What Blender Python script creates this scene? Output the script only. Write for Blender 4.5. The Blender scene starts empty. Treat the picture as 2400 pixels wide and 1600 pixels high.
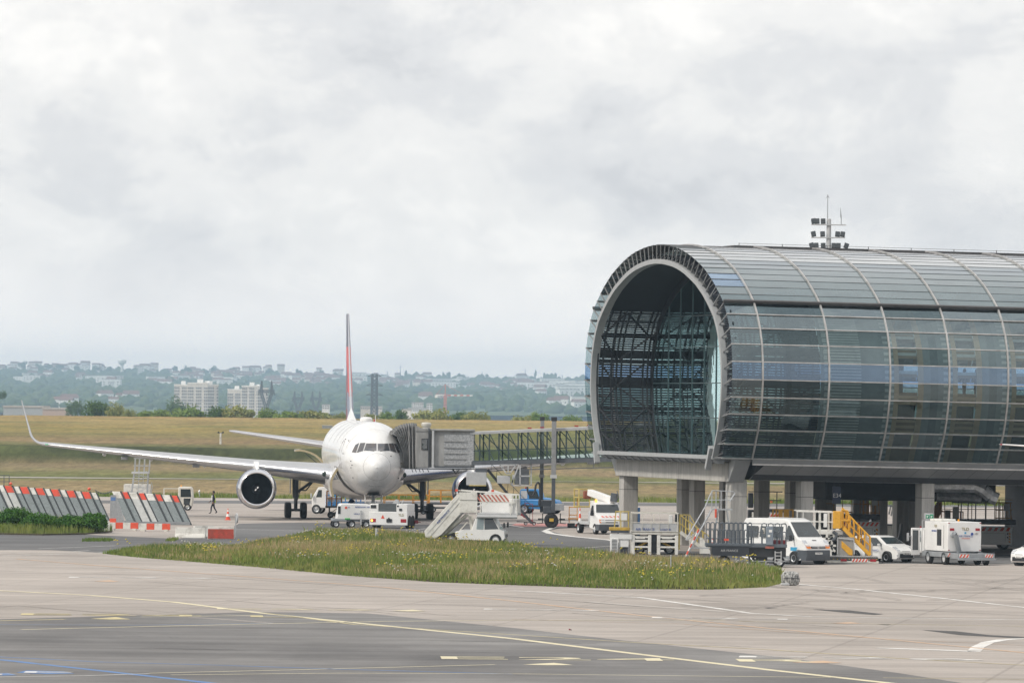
import bpy, bmesh, math, random
import numpy as np
from mathutils import Vector, Matrix
from mathutils.bvhtree import BVHTree
R = math.radians; PI = math.pi
random.seed(7); rng = np.random.default_rng(11)
sc = bpy.context.scene
# ---------------------------------------------------------------- camera
FPX = 14100.0; CH = 8.7
cam = bpy.data.objects.new("camera", bpy.data.cameras.new("camera")); sc.collection.objects.link(cam)
cam.data.sensor_width = 36; cam.data.lens = 36*FPX/2400
cam.data.clip_start = 1; cam.data.clip_end = 60000
pitch = 145/FPX
Rc = Matrix.Rotation(PI/2+pitch, 3, 'X') @ Matrix.Rotation(R(0.6), 3, 'Z')
cam.matrix_world = Matrix.Translation((0,0,CH)) @ Rc.to_4x4()
sc.camera = cam
def ray(px, py):
    return Rc @ Vector((px-1200, -(py-800), -FPX))
def P(px, py, Y):
    d = ray(px, py); return Vector((0,0,CH)) + d*(Y/d.y)
def G(px, py, z=0.0):
    d = ray(px, py); return Vector((0,0,CH)) + d*((z-CH)/d.z)
# ---------------------------------------------------------------- sky and sun
SUN_EL, SUN_AZ = 42.0, 240.0      # azimuth clockwise from +Y : behind the camera, to the left
w = bpy.data.worlds.new("World"); sc.world = w; w.use_nodes = True
nt = w.node_tree; N = nt.nodes; Lk = nt.links; N.clear()
out = N.new('ShaderNodeOutputWorld'); bg = N.new('ShaderNodeBackground')
sky = N.new('ShaderNodeTexSky'); sky.sky_type = 'NISHITA'; sky.sun_disc = False
sky.sun_elevation = R(SUN_EL); sky.sun_rotation = R(SUN_AZ); sky.air_density = 1.0; sky.dust_density = 2.0
skm = N.new('ShaderNodeVectorMath'); skm.operation = 'SCALE'; skm.inputs['Scale'].default_value = 0.10
Lk.new(sky.outputs[0], skm.inputs[0])
tc = N.new('ShaderNodeTexCoord')
def wnoise(scale, vec, detail, rough, off, dist=0.0):
    mp = N.new('ShaderNodeMapping'); mp.inputs['Scale'].default_value = vec; mp.inputs['Location'].default_value = off
    Lk.new(tc.outputs['Generated'], mp.inputs['Vector'])
    n = N.new('ShaderNodeTexNoise'); n.inputs['Scale'].default_value = scale; n.inputs['Detail'].default_value = detail
    n.inputs['Roughness'].default_value = rough; n.inputs['Distortion'].default_value = dist
    Lk.new(mp.outputs[0], n.inputs['Vector']); return n.outputs['Fac']
def ramp(inp, stops):
    r = N.new('ShaderNodeValToRGB'); cr = r.color_ramp; cr.interpolation = 'EASE'
    while len(cr.elements) > 1: cr.elements.remove(cr.elements[-1])
    cr.elements[0].position = stops[0][0]; cr.elements[0].color = (*stops[0][1], 1)
    for p, c in stops[1:]:
        e = cr.elements.new(p); e.color = (*c, 1)
    Lk.new(inp, r.inputs[0]); return r.outputs[0]
nA = wnoise(13.0, (1.0, 1.0, 1.9), 8, 0.58, (0.31, 0.0, 0.23), 0.15)
nB = wnoise(42.0, (1.0, 1.0, 1.5), 10, 0.62, (1.3, 0.4, 0.9), 0.25)
mx = N.new('ShaderNodeMath'); mx.operation = 'MULTIPLY_ADD'; mx.inputs[1].default_value = 0.62
ml = N.new('ShaderNodeMath'); ml.operation = 'MULTIPLY'; ml.inputs[1].default_value = 0.38
Lk.new(nB, ml.inputs[0]); Lk.new(nA, mx.inputs[0]); Lk.new(ml.outputs[0], mx.inputs[2])
cloud = ramp(mx.outputs[0], [(0.385, (0.61,0.61,0.625)), (0.45, (0.71,0.705,0.71)), (0.52, (0.82,0.805,0.79)), (0.60, (0.93,0.905,0.875))])
sep = N.new('ShaderNodeSeparateXYZ'); Lk.new(tc.outputs['Generated'], sep.inputs[0])
mr = N.new('ShaderNodeMapRange'); mr.inputs[1].default_value = 0.0; mr.inputs[2].default_value = 0.030
mr.interpolation_type = 'SMOOTHSTEP'; Lk.new(sep.outputs['Z'], mr.inputs[0])
low = N.new('ShaderNodeMix'); low.data_type = 'RGBA'; low.inputs['A'].default_value = (1.27,1.18,1.10,1)
Lk.new(mr.outputs[0], low.inputs['Factor']); Lk.new(cloud, low.inputs['B'])
mixs = N.new('ShaderNodeMix'); mixs.data_type = 'RGBA'; mixs.inputs['Factor'].default_value = 0.93
Lk.new(skm.outputs[0], mixs.inputs['A']); Lk.new(low.outputs['Result'], mixs.inputs['B'])
Lk.new(mixs.outputs['Result'], bg.inputs['Color']); bg.inputs['Strength'].default_value = 1.14
Lk.new(bg.outputs[0], out.inputs['Surface'])
sun = bpy.data.objects.new("sun", bpy.data.lights.new("sun", 'SUN')); sc.collection.objects.link(sun)
sun.data.energy = 2.3; sun.data.angle = R(7); sun.data.color = (1.0, 0.94, 0.84)
az = R(SUN_AZ); sd = Vector((math.sin(az)*math.cos(R(SUN_EL)), math.cos(az)*math.cos(R(SUN_EL)), math.sin(R(SUN_EL))))
sun.rotation_euler = (-sd).to_track_quat('-Z', 'Y').to_euler(); sun.location = sd*200
sc.view_settings.view_transform = 'Standard'; sc.view_settings.look = 'None'
sc.view_settings.exposure = 0.12; sc.view_settings.gamma = 1.0
sc.cycles.volume_bounces = 0; sc.cycles.max_bounces = 8; sc.cycles.transparent_max_bounces = 24
# ---------------------------------------------------------------- materials
MATS = {}
def mat(name, col, rough=0.6, metal=0.0, var=0.12, scale=3.0, spec=0.5, stretch=(1,1,1), bump=0.0, col2=None, coat=0.0, emit=None, lo=0.35, hi=0.65, fine=0.0, fscale=40.0, coord='Object', detail=6):
    if name in MATS: return MATS[name]
    m = bpy.data.materials.new(name); m.use_nodes = True; t = m.node_tree; b = t.nodes['Principled BSDF']
    b.inputs['Roughness'].default_value = rough; b.inputs['Metallic'].default_value = metal
    b.inputs['Specular IOR Level'].default_value = spec; b.inputs['Coat Weight'].default_value = coat
    if col2 is None: col2 = tuple(c*(1-var*2) for c in col)
    tcn = t.nodes.new('ShaderNodeTexCoord'); mp = t.nodes.new('ShaderNodeMapping'); mp.inputs['Scale'].default_value = stretch
    t.links.new(tcn.outputs[coord], mp.inputs[0])
    n = t.nodes.new('ShaderNodeTexNoise'); n.inputs['Scale'].default_value = scale; n.inputs['Detail'].default_value = detail
    n.inputs['Roughness'].default_value = 0.65; t.links.new(mp.outputs[0], n.inputs['Vector'])
    r = t.nodes.new('ShaderNodeMapRange'); r.inputs[1].default_value = lo; r.inputs[2].default_value = hi
    t.links.new(n.outputs['Fac'], r.inputs[0])
    mixn = t.nodes.new('ShaderNodeMix'); mixn.data_type = 'RGBA'
    mixn.inputs['A'].default_value = (*col2, 1); mixn.inputs['B'].default_value = (*col, 1)
    t.links.new(r.outputs[0], mixn.inputs['Factor']); cout = mixn.outputs['Result']
    if fine > 0:
        n2 = t.nodes.new('ShaderNodeTexNoise'); n2.inputs['Scale'].default_value = fscale; n2.inputs['Detail'].default_value = 3
        t.links.new(mp.outputs[0], n2.inputs['Vector'])
        r2 = t.nodes.new('ShaderNodeMapRange'); r2.inputs[1].default_value = 0.3; r2.inputs[2].default_value = 0.7
        r2.inputs[3].default_value = 1-fine; r2.inputs[4].default_value = 1+fine; t.links.new(n2.outputs['Fac'], r2.inputs[0])
        vm = t.nodes.new('ShaderNodeVectorMath'); vm.operation = 'SCALE'; t.links.new(cout, vm.inputs[0]); t.links.new(r2.outputs[0], vm.inputs['Scale']); cout = vm.outputs[0]
    t.links.new(cout, b.inputs['Base Color'])
    if bump:
        bn = t.nodes.new('ShaderNodeBump'); bn.inputs['Strength'].default_value = bump; bn.inputs['Distance'].default_value = 0.05
        t.links.new(n.outputs['Fac'], bn.inputs['Height']); t.links.new(bn.outputs[0], b.inputs['Normal'])
    if emit: b.inputs['Emission Color'].default_value = (*emit[0],1); b.inputs['Emission Strength'].default_value = emit[1]
    MATS[name] = m; return m
def glassmat(name, tint, refl=0.22, rough=0.03, gcol=(0.9,0.95,1.0)):
    if name in MATS: return MATS[name]
    m = bpy.data.materials.new(name); m.use_nodes = True; t = m.node_tree; t.nodes.clear()
    o = t.nodes.new('ShaderNodeOutputMaterial'); tr = t.nodes.new('ShaderNodeBsdfTransparent'); tr.inputs[0].default_value = (*tint,1)
    gl = t.nodes.new('ShaderNodeBsdfGlossy'); gl.inputs['Roughness'].default_value = rough; gl.inputs[0].default_value = (*gcol,1)
    lw = t.nodes.new('ShaderNodeLayerWeight'); lw.inputs[0].default_value = 0.35
    mrn = t.nodes.new('ShaderNodeMapRange'); mrn.inputs[3].default_value = refl; mrn.inputs[4].default_value = 1.0
    nz = t.nodes.new('ShaderNodeTexNoise'); nz.inputs['Scale'].default_value = 0.6; nz.inputs['Detail'].default_value = 3
    bp = t.nodes.new('ShaderNodeBump'); bp.inputs['Strength'].default_value = 0.03; bp.inputs['Distance'].default_value = 0.2
    tn = t.nodes.new('ShaderNodeTexCoord'); t.links.new(tn.outputs['Object'], nz.inputs['Vector'])
    t.links.new(nz.outputs['Fac'], bp.inputs['Height']); t.links.new(bp.outputs[0], gl.inputs['Normal'])
    mi = t.nodes.new('ShaderNodeMixShader'); t.links.new(lw.outputs['Facing'], mrn.inputs[0]); t.links.new(mrn.outputs[0], mi.inputs[0])
    t.links.new(tr.outputs[0], mi.inputs[1]); t.links.new(gl.outputs[0], mi.inputs[2]); t.links.new(mi.outputs[0], o.inputs[0])
    MATS[name] = m; return m
white = mat('white_paint', (0.80,0.80,0.79), 0.35, var=0.05, scale=1.2, coat=0.3)
worn = mat('worn_white_paint', (0.74,0.73,0.69), 0.5, col2=(0.50,0.48,0.43), scale=2.5, lo=0.28, hi=0.5, fine=0.05)
dirty = mat('cream_paint', (0.66,0.64,0.58), 0.5, col2=(0.45,0.42,0.36), scale=2.5, lo=0.3, hi=0.5)
grey = mat('grey_paint', (0.30,0.32,0.34), 0.45, var=0.12, scale=2)
lgrey = mat('light_grey_paint', (0.50,0.51,0.52), 0.45, var=0.08, scale=2)
dgrey = mat('dark_grey_paint', (0.085,0.095,0.11), 0.45, var=0.15, scale=2)
black = mat('black_rubber', (0.018,0.018,0.02), 0.75, var=0.2, scale=6)
blackp = mat('black_plastic', (0.03,0.032,0.036), 0.45, var=0.15, scale=4)
steel = mat('galvanised_steel', (0.52,0.54,0.56), 0.42, metal=0.6, var=0.12, scale=6)
chrome = mat('polished_metal', (0.80,0.81,0.83), 0.18, metal=1.0, var=0.04, scale=2)
yellow = mat('yellow_paint', (0.62,0.40,0.06), 0.45, var=0.15, scale=4)
paleyel = mat('pale_yellow_paint', (0.66,0.52,0.16), 0.5, var=0.18, scale=4)
orange = mat('orange_paint', (0.85,0.36,0.03), 0.45, var=0.10, scale=3)
red = mat('red_paint', (0.62,0.055,0.035), 0.5, var=0.12, scale=3)
redor = mat('warning_red', (0.80,0.10,0.045), 0.5, col2=(0.60,0.08,0.04), scale=4)
blue = mat('blue_paint', (0.035,0.21,0.50), 0.4, var=0.12, scale=2)
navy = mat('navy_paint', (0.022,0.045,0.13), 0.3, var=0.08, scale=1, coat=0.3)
green = mat('green_sign', (0.02,0.25,0.13), 0.5, var=0.05)
amber = mat('amber_lamp', (0.9,0.35,0.05), 0.3, emit=((1.0,0.45,0.05),3.0))
tailred = mat('tail_lamp_red', (0.35,0.02,0.03), 0.25, var=0.05)
clearlamp = mat('headlamp_glass', (0.65,0.67,0.70), 0.12, metal=0.3, var=0.1, scale=8)
indic = mat('indicator_orange', (0.80,0.22,0.03), 0.3, var=0.05)
wind = mat('window_glass', (0.035,0.045,0.05), 0.06, var=0.2, scale=1.5, spec=0.9)
pane = glassmat('clear_window', (0.55,0.62,0.62), 0.12)
paper = mat('notice_white', (0.8,0.8,0.78), 0.7, var=0.03)
inkm = mat('dark_lettering', (0.05,0.05,0.06), 0.6, var=0.05)
blueink = mat('blue_lettering', (0.03,0.08,0.32), 0.6, var=0.05)
# ---------------------------------------------------------------- mesh builder
COL = sc.collection
class MB:
    def __init__(s): s.v = []; s.f = []; s.m = []
    def add(s, vs, fs, mi=0, M=None):
        o = len(s.v)
        s.v += [tuple(M @ Vector(v)) if M else tuple(v) for v in vs]
        s.f += [tuple(i+o for i in f) for f in fs]; s.m += [mi]*len(fs); return s
    def box(s, c, d, mi=0, M=None, rx=0, ry=0, rz=0, top=None):
        x,y,z = d[0]/2, d[1]/2, d[2]/2; tx = ty = 1
        if top: tx, ty = top
        vs = [(-x,-y,-z),(x,-y,-z),(x,y,-z),(-x,y,-z),(-x*tx,-y*ty,z),(x*tx,-y*ty,z),(x*tx,y*ty,z),(-x*tx,y*ty,z)]
        T = Matrix.Translation(c)
        if rx or ry or rz: T = T @ Matrix.Rotation(rz,4,'Z') @ Matrix.Rotation(ry,4,'Y') @ Matrix.Rotation(rx,4,'X')
        if M: T = M @ T
        return s.add(vs, [(0,3,2,1),(4,5,6,7),(0,1,5,4),(1,2,6,5),(2,3,7,6),(3,0,4,7)], mi, T)
    def b2(s, a, b, mi=0):          # box from corner to corner
        return s.box([(a[i]+b[i])/2 for i in range(3)], [abs(b[i]-a[i]) for i in range(3)], mi)
    def bar(s, p, q, w=0.05, h=None, mi=0):   # rectangular bar
        p = Vector(p); q = Vector(q); d = q-p; L = d.length
        if L < 1e-6: return s
        h = h or w
        T = Matrix.Translation((p+q)/2) @ d.to_track_quat('X','Z').to_matrix().to_4x4()
        return s.box((0,0,0), (L,w,h), mi, T)
    def cyl(s, p, q, r, r2=None, n=12, mi=0, caps=True):
        p = Vector(p); q = Vector(q); r2 = r if r2 is None else r2
        d = (q-p).normalized(); a = d.orthogonal().normalized(); b = d.cross(a); vs = []
        for c, rr in ((p,r),(q,r2)):
            for k in range(n):
                t = 2*PI*k/n; vs.append(c + a*math.cos(t)*rr + b*math.sin(t)*rr)
        fs = [(k,(k+1)%n,n+(k+1)%n,n+k) for k in range(n)]
        if caps: fs += [tuple(range(n))[::-1], tuple(range(n,2*n))]
        return s.add(vs, fs, mi)
    def tube(s, pts, r=0.03, n=6, mi=0):
        for a, b in zip(pts[:-1], pts[1:]): s.cyl(a, b, r, n=n, mi=mi)
        return s
    def lathe(s, prof, c, axis, n=32, mi=0, mis=None):   # prof: (along, radius)
        c = Vector(c); d = Vector(axis).normalized(); a = d.orthogonal().normalized(); b = d.cross(a); o = len(s.v)
        for (l, r) in prof:
            for k in range(n):
                t = 2*PI*k/n; s.v.append(tuple(c + d*l + (a*math.cos(t)+b*math.sin(t))*r))
        for i in range(len(prof)-1):
            for k in range(n):
                s.f.append((o+i*n+k, o+i*n+(k+1)%n, o+(i+1)*n+(k+1)%n, o+(i+1)*n+k)); s.m.append(mis[i] if mis else mi)
        return s
    def prism(s, poly, y0, y1, mi=0, y0b=None, M=None):  # polygon in xz extruded along y
        n = len(poly); vs = [(x,y0,z) for x,z in poly] + [(x,y1,z) for x,z in poly]
        fs = [tuple(range(n)), tuple(range(2*n-1,n-1,-1))] + [(i,(i+n),(i+1)%n+n,(i+1)%n) for i in range(n)]
        return s.add(vs, fs, mi, M)
    def poly(s, pts, mi=0): return s.add(pts, [tuple(range(len(pts)))], mi)
    def grid(s, rows, mi=0, mf=None, closed=False):       # rows: list of lists of points
        o = len(s.v); n = len(rows[0])
        for r in rows: s.v += [tuple(p) for p in r]
        for i in range(len(rows)-1):
            for k in range(n if closed else n-1):
                k2 = (k+1)%n
                s.f.append((o+i*n+k, o+i*n+k2, o+(i+1)*n+k2, o+(i+1)*n+k)); s.m.append(mf(i,k) if mf else mi)
        return s
    def build(s, name, mats, parent=None, bev=0, smooth=True, label=None, ang=35):
        me = bpy.data.meshes.new(name); me.from_pydata(s.v, [], s.f)
        if not isinstance(mats, (list, tuple)): mats = [mats]
        for m in mats: me.materials.append(m)
        if len(mats) > 1: me.polygons.foreach_set('material_index', s.m)
        me.update()
        if smooth:
            me.polygons.foreach_set('use_smooth', [True]*len(me.polygons)); me.set_sharp_from_angle(angle=R(ang))
        o = bpy.data.objects.new(name, me); COL.objects.link(o)
        if parent: o.parent = parent
        if bev:
            bm = o.modifiers.new('bevel', 'BEVEL'); bm.width = bev; bm.segments = 2; bm.limit_method = 'ANGLE'; bm.angle_limit = R(40)
        if label: o['label'] = label
        return o
def fixn(o):
    bm = bmesh.new(); bm.from_mesh(o.data); bmesh.ops.recalc_face_normals(bm, faces=bm.faces); bm.to_mesh(o.data); bm.free(); return o
def tag(o, label=None, cat=None, group=None, kind=None):
    if label: o['label'] = label
    if cat: o['category'] = cat
    if group: o['group'] = group
    if kind: o['kind'] = kind
    return o
def thing(name, label, cat, loc=(0,0,0), rz=0, group=None):
    o = bpy.data.objects.new(name, None); COL.objects.link(o); o.empty_display_size = 0.5
    o.location = loc; o.rotation_euler = (0,0,rz); return tag(o, label, cat, group)
def copy_tree(o, parent=None):
    c = o.copy(); COL.objects.link(c); c.parent = parent
    for ch in list(o.children): copy_tree(ch, c)
    return c
def dup(o, loc, rz=None, label=None, group=None, scale=None):
    c = copy_tree(o); c.location = loc
    if rz is not None: c.rotation_euler = (0,0,rz)
    if label: c['label'] = label
    if group: c['group'] = group
    if scale: c.scale = scale
    return c
def text(s, size, M, name, m, parent, ext=0.004, align='CENTER'):
    cu = bpy.data.curves.new('t', 'FONT'); cu.body = s; cu.size = size; cu.extrude = ext; cu.align_x = align; cu.align_y = 'CENTER'
    to = bpy.data.objects.new('t', cu); COL.objects.link(to); bpy.context.view_layer.update()
    me = bpy.data.meshes.new_from_object(to); bpy.data.objects.remove(to); bpy.data.curves.remove(cu)
    me.transform(M); me.materials.clear(); me.materials.append(m); me.name = name
    o = bpy.data.objects.new(name, me); COL.objects.link(o)
    if parent: o.parent = parent
    return o
def face(c, ux, uz):     # matrix: text x along ux, text y along uz, centred at c
    ux = Vector(ux).normalized(); uz = Vector(uz).normalized(); n = ux.cross(uz)
    return Matrix(((ux.x,uz.x,n.x,c[0]),(ux.y,uz.y,n.y,c[1]),(ux.z,uz.z,n.z,c[2]),(0,0,0,1)))
def wheel(parent, c, r=0.33, w=0.22, name='wheel', rimm=None, n=24):   # axle along y
    h = w/2
    t = MB().lathe([(-h*0.7,r*0.55),(-h,r*0.62),(-h,r*0.9),(-h*0.75,r),(h*0.75,r),(h,r*0.9),(h,r*0.62),(h*0.7,r*0.55)], c, (0,1,0), n).build(name, black, parent)
    k = MB().lathe([(-h*0.55,0.001),(-h*0.6,r*0.2),(-h*0.35,r*0.35),(-h*0.8,r*0.5),(-h*0.9,r*0.6)], c, (0,1,0), n)
    k.lathe([(h*0.55,0.001),(h*0.6,r*0.2),(h*0.35,r*0.35),(h*0.8,r*0.5),(h*0.9,r*0.6)], c, (0,1,0), n)
    k.build('rim', rimm or steel, t); return t
def stripes(mb, o, ux, uz, L, H, n, m0=0, m1=1, slant=0.6, th=0.01):  # slanted hazard stripes on a plate
    o = Vector(o); ux = Vector(ux).normalized(); uz = Vector(uz).normalized(); nn = ux.cross(uz)*th
    st = L/n; sl = H*slant
    mb.poly([o+nn*0.5, o+ux*L+nn*0.5, o+ux*L+uz*H+nn*0.5, o+uz*H+nn*0.5], m0)
    for k in range(n):
        x0 = k*st; x1 = x0+st*0.5
        pts = [(x0,0),(x1,0),(min(x1+sl,L),H),(min(x0+sl,L),H)]
        mb.poly([o+ux*a+uz*b+nn*1.5 for a,b in pts], m1)
    return mb
# ================================================================ terrain, apron, markings
PROF = [(-400,-0.06),(0,-0.06),(536,-0.06),(545,0.02),(600,0.10),(648,0.26),(656,0.28),(700,0.45),(738,0.92),(744,1.7),(751,2.70),(756,2.85),(800,3.1),(900,3.55),(1000,3.95),(1150,4.5),(1290,4.95),(1310,4.9),(1380,2.4),(1600,-2),(2500,-8),(5000,-12),(13000,-14)]
def prof(y):
    for (a,za),(b,zb) in zip(PROF[:-1], PROF[1:]):
        if y <= b: return za+(zb-za)*(y-a)/(b-a)
    return PROF[-1][1]
def hill_ang(X, Y):
    u = X/1000.0
    t = min(max((Y-6000)/6000.0, 0), 1)
    top = 50 - 17.5*u + 3.5*math.sin(3.1*u+1) + 2.0*math.sin(9*u) 
    a = -30 + (top+30)*(t**0.8)
    a += 4.5*math.sin(X/210.0+Y/420.0)*math.sin(Y/650.0+X/900.0)*(1-t**4)
    return a
def hill_z(X, Y):
    return CH + hill_ang(X, min(Y,12000))*min(Y,12000)/FPX - max(0, Y-12000)*0.08
def H(px, py):        # point of the hillside seen at a pixel
    for k in range(0, 301):
        Y = 6000+20*k; p = P(px, py, Y)
        if hill_z(p.x, Y) >= p.z: return p
    return P(px, py, 11950)
xs = [-2400,-1500,-900,-600,-450,-320]+[-260+10*i for i in range(61)]+[420,520,700,1000,1600,2400]
ys = sorted(set([p[0] for p in PROF]+list(range(536,760,8))+list(range(760,1320,20))+[300,450,520,2000,3500,5500,8000,10500]))
mb = MB(); rows = []
for y in ys:
    r = []
    for x in xs:
        z = prof(y)
        if y > 560 and y < 1290: z += 0.13*math.sin(x/17+y/31)*math.sin(y/9.0)+0.12*math.sin(x/41.0)
        r.append((x, y, z))
    rows.append(r)
mb.grid(rows)
# grass field: bands of dry and green grass across the distance
m = bpy.data.materials.new('field_grass'); m.use_nodes = True; t = m.node_tree; b = t.nodes['Principled BSDF']; b.inputs['Roughness'].default_value = 0.95; b.inputs['Specular IOR Level'].default_value = 0.1
tcn = t.nodes.new('ShaderNodeTexCoord'); sp = t.nodes.new('ShaderNodeSeparateXYZ'); t.links.new(tcn.outputs['Object'], sp.inputs[0])
def nz(scale, st, detail=5, rough=0.6):
    mp = t.nodes.new('ShaderNodeMapping'); mp.inputs['Scale'].default_value = st; t.links.new(tcn.outputs['Object'], mp.inputs[0])
    n = t.nodes.new('ShaderNodeTexNoise'); n.inputs['Scale'].default_value = scale; n.inputs['Detail'].default_value = detail; n.inputs['Roughness'].default_value = rough
    t.links.new(mp.outputs[0], n.inputs['Vector']); return n.outputs['Fac']
def mth(op, a, b_=None, c=None):
    n = t.nodes.new('ShaderNodeMath'); n.operation = op
    for i, q in enumerate((a, b_, c)):
        if q is None: continue
        if isinstance(q, (int, float)): n.inputs[i].default_value = q
        else: t.links.new(q, n.inputs[i])
    return n.outputs[0]
yy = mth('MULTIPLY_ADD', mth('SUBTRACT', nz(0.02, (1,0.6,1), 4), 0.5), 60.0, sp.outputs['Y'])
fac = mth('DIVIDE', mth('SUBTRACT', yy, 530.0), 780.0)
rp = t.nodes.new('ShaderNodeValToRGB'); cr = rp.color_ramp
stops = [(0.0,(0.10,0.125,0.035)),(0.03,(0.13,0.13,0.05)),(0.07,(0.25,0.19,0.10)),(0.13,(0.22,0.17,0.085)),(0.158,(0.13,0.14,0.05)),(0.19,(0.15,0.15,0.055)),(0.22,(0.24,0.18,0.10)),(0.262,(0.20,0.16,0.085)),(0.272,(0.052,0.060,0.022)),(0.292,(0.050,0.058,0.022)),(0.302,(0.15,0.135,0.055)),(0.36,(0.23,0.165,0.085)),(0.48,(0.20,0.165,0.062)),(0.60,(0.245,0.19,0.062)),(0.78,(0.27,0.205,0.080)),(1.0,(0.33,0.23,0.088))]
while len(cr.elements) > 1: cr.elements.remove(cr.elements[-1])
cr.elements[0].position = stops[0][0]; cr.elements[0].color = (*stops[0][1],1)
for p_, c_ in stops[1:]: e = cr.elements.new(p_); e.color = (*c_,1)
t.links.new(fac, rp.inputs[0])
k1 = mth('MULTIPLY_ADD', nz(0.10, (1,0.35,1), 6, 0.7), 1.3, 0.38)
k2 = mth('MULTIPLY_ADD', nz(0.9, (1,0.10,1), 4, 0.85), 2.0, 0.0)
k3 = mth('MULTIPLY', k1, k2)
gmix = t.nodes.new('ShaderNodeMix'); gmix.data_type = 'RGBA'; gmix.inputs['B'].default_value = (0.11,0.13,0.04,1)
gf = t.nodes.new('ShaderNodeMapRange'); gf.inputs[1].default_value = 0.52; gf.inputs[2].default_value = 0.66; gf.inputs[4].default_value = 0.6
t.links.new(nz(0.035, (0.7,0.5,1), 6, 0.7), gf.inputs[0]); t.links.new(gf.outputs[0], gmix.inputs['Factor']); t.links.new(rp.outputs[0], gmix.inputs['A'])
vm = t.nodes.new('ShaderNodeVectorMath'); vm.operation = 'SCALE'; t.links.new(gmix.outputs['Result'], vm.inputs[0]); t.links.new(k3, vm.inputs['Scale'])
t.links.new(vm.outputs[0], b.inputs['Base Color'])
tag(mb.build('ground', m), kind='structure')
# far service road across the field
mb = MB(); rows = [[(x, y, prof(y)+0.05+0.12*math.sin(x/41.0)+ (0.13*math.sin(x/17+y/31)*math.sin(y/9.0))) for x in range(-260, 340, 10)] for y in (647.2, 651.5)]
mb.grid(rows); tag(mb.build('far_service_road', mat('pale_track', (0.42,0.39,0.34), 0.9, scale=0.3)), kind='structure')

def concrete(name, c1, c2, joint=0.80, slab=(7.5,7.5), streak=True, jw=0.02):
    m = bpy.data.materials.new(name); m.use_nodes = True; t = m.node_tree; b = t.nodes['Principled BSDF']
    b.inputs['Roughness'].default_value = 0.85; b.inputs['Specular IOR Level'].default_value = 0.25
    tcn = t.nodes.new('ShaderNodeTexCoord')
    def nz(scale, st, detail=5, rough=0.6, lo=0.3, hi=0.7, a=0.0, z=1.0):
        mp = t.nodes.new('ShaderNodeMapping'); mp.inputs['Scale'].default_value = st; mp.inputs['Rotation'].default_value = (0,0,R(9)); t.links.new(tcn.outputs['Object'], mp.inputs[0])
        n = t.nodes.new('ShaderNodeTexNoise'); n.inputs['Scale'].default_value = scale; n.inputs['Detail'].default_value = detail; n.inputs['Roughness'].default_value = rough
        t.links.new(mp.outputs[0], n.inputs['Vector'])
        r = t.nodes.new('ShaderNodeMapRange'); r.inputs[1].default_value = lo; r.inputs[2].default_value = hi; r.inputs[3].default_value = a; r.inputs[4].default_value = z
        t.links.new(n.outputs['Fac'], r.inputs[0]); return r.outputs[0]
    mi = t.nodes.new('ShaderNodeMix'); mi.data_type = 'RGBA'; mi.inputs['A'].default_value = (*c2,1); mi.inputs['B'].default_value = (*c1,1)
    t.links.new(nz(0.05, (1,0.45,1), 6, 0.62), mi.inputs['Factor']); cur = mi.outputs['Result']
    for f in (nz(0.35, (0.35,1.3,1), 6, 0.75, 0.3,0.7,0.80,1.14), nz(0.16, (0.10,1.6,1), 5, 0.75, 0.35,0.65,0.80,1.12), nz(6.0, (1,1,1), 3, 0.8, 0.3,0.7,0.93,1.07)):
        v = t.nodes.new('ShaderNodeVectorMath'); v.operation = 'SCALE'; t.links.new(cur, v.inputs[0]); t.links.new(f, v.inputs['Scale']); cur = v.outputs[0]
    if joint < 1:
        mp = t.nodes.new('ShaderNodeMapping'); mp.inputs['Rotation'].default_value = (0,0,R(9)); t.links.new(tcn.outputs['Object'], mp.inputs[0])
        bk = t.nodes.new('ShaderNodeTexBrick'); bk.offset = 0; bk.inputs['Color1'].default_value = (1,1,1,1); bk.inputs['Color2'].default_value = (0.93,0.93,0.93,1)
        bk.inputs['Mortar'].default_value = (joint,joint,joint,1); bk.inputs['Scale'].default_value = 1; bk.inputs['Mortar Size'].default_value = jw*2
        bk.inputs['Brick Width'].default_value = slab[0]; bk.inputs['Row Height'].default_value = slab[1]; t.links.new(mp.outputs[0], bk.inputs['Vector'])
        mu = t.nodes.new('ShaderNodeMix'); mu.data_type = 'RGBA'; mu.blend_type = 'MULTIPLY'; mu.inputs['Factor'].default_value = 1
        t.links.new(cur, mu.inputs['A']); t.links.new(bk.outputs[0], mu.inputs['B']); cur = mu.outputs['Result']
    t.links.new(cur, b.inputs['Base Color']); return m
conc = concrete('apron_concrete', (0.49,0.44,0.40), (0.335,0.30,0.27), jw=0.035)
asph = concrete('asphalt', (0.29,0.28,0.27), (0.11,0.107,0.107), 1)
asph2 = concrete('asphalt_dark', (0.18,0.178,0.178), (0.11,0.11,0.112), 1)
mb = MB(); mb.grid([[(x, y, 0.0) for x in (-330,-150,0,150,420)] for y in (60,200,350,450,537)])
tag(mb.build('apron', conc), kind='structure')
def sheet(name, pts, z, m, kind='structure'):
    o = MB().poly([tuple(G(px,py,z)) for px,py in pts]).build(name, m, smooth=False); 
    bm = bmesh.new(); bm.from_mesh(o.data); bmesh.ops.triangulate(bm, faces=bm.faces)
    for f in bm.faces:
        if f.normal.z < 0: f.normal_flip()
    bm.to_mesh(o.data); bm.free(); return tag(o, kind=kind)
sheet('taxiway_asphalt', [(-900,1462),(0,1450),(250,1443),(600,1433),(860,1436),(1200,1470),(1455,1499),(1840,1540),(2100,1575),(2420,1625),(3200,1760),(3200,1900),(-900,1900)], 0.004, asph)
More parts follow.
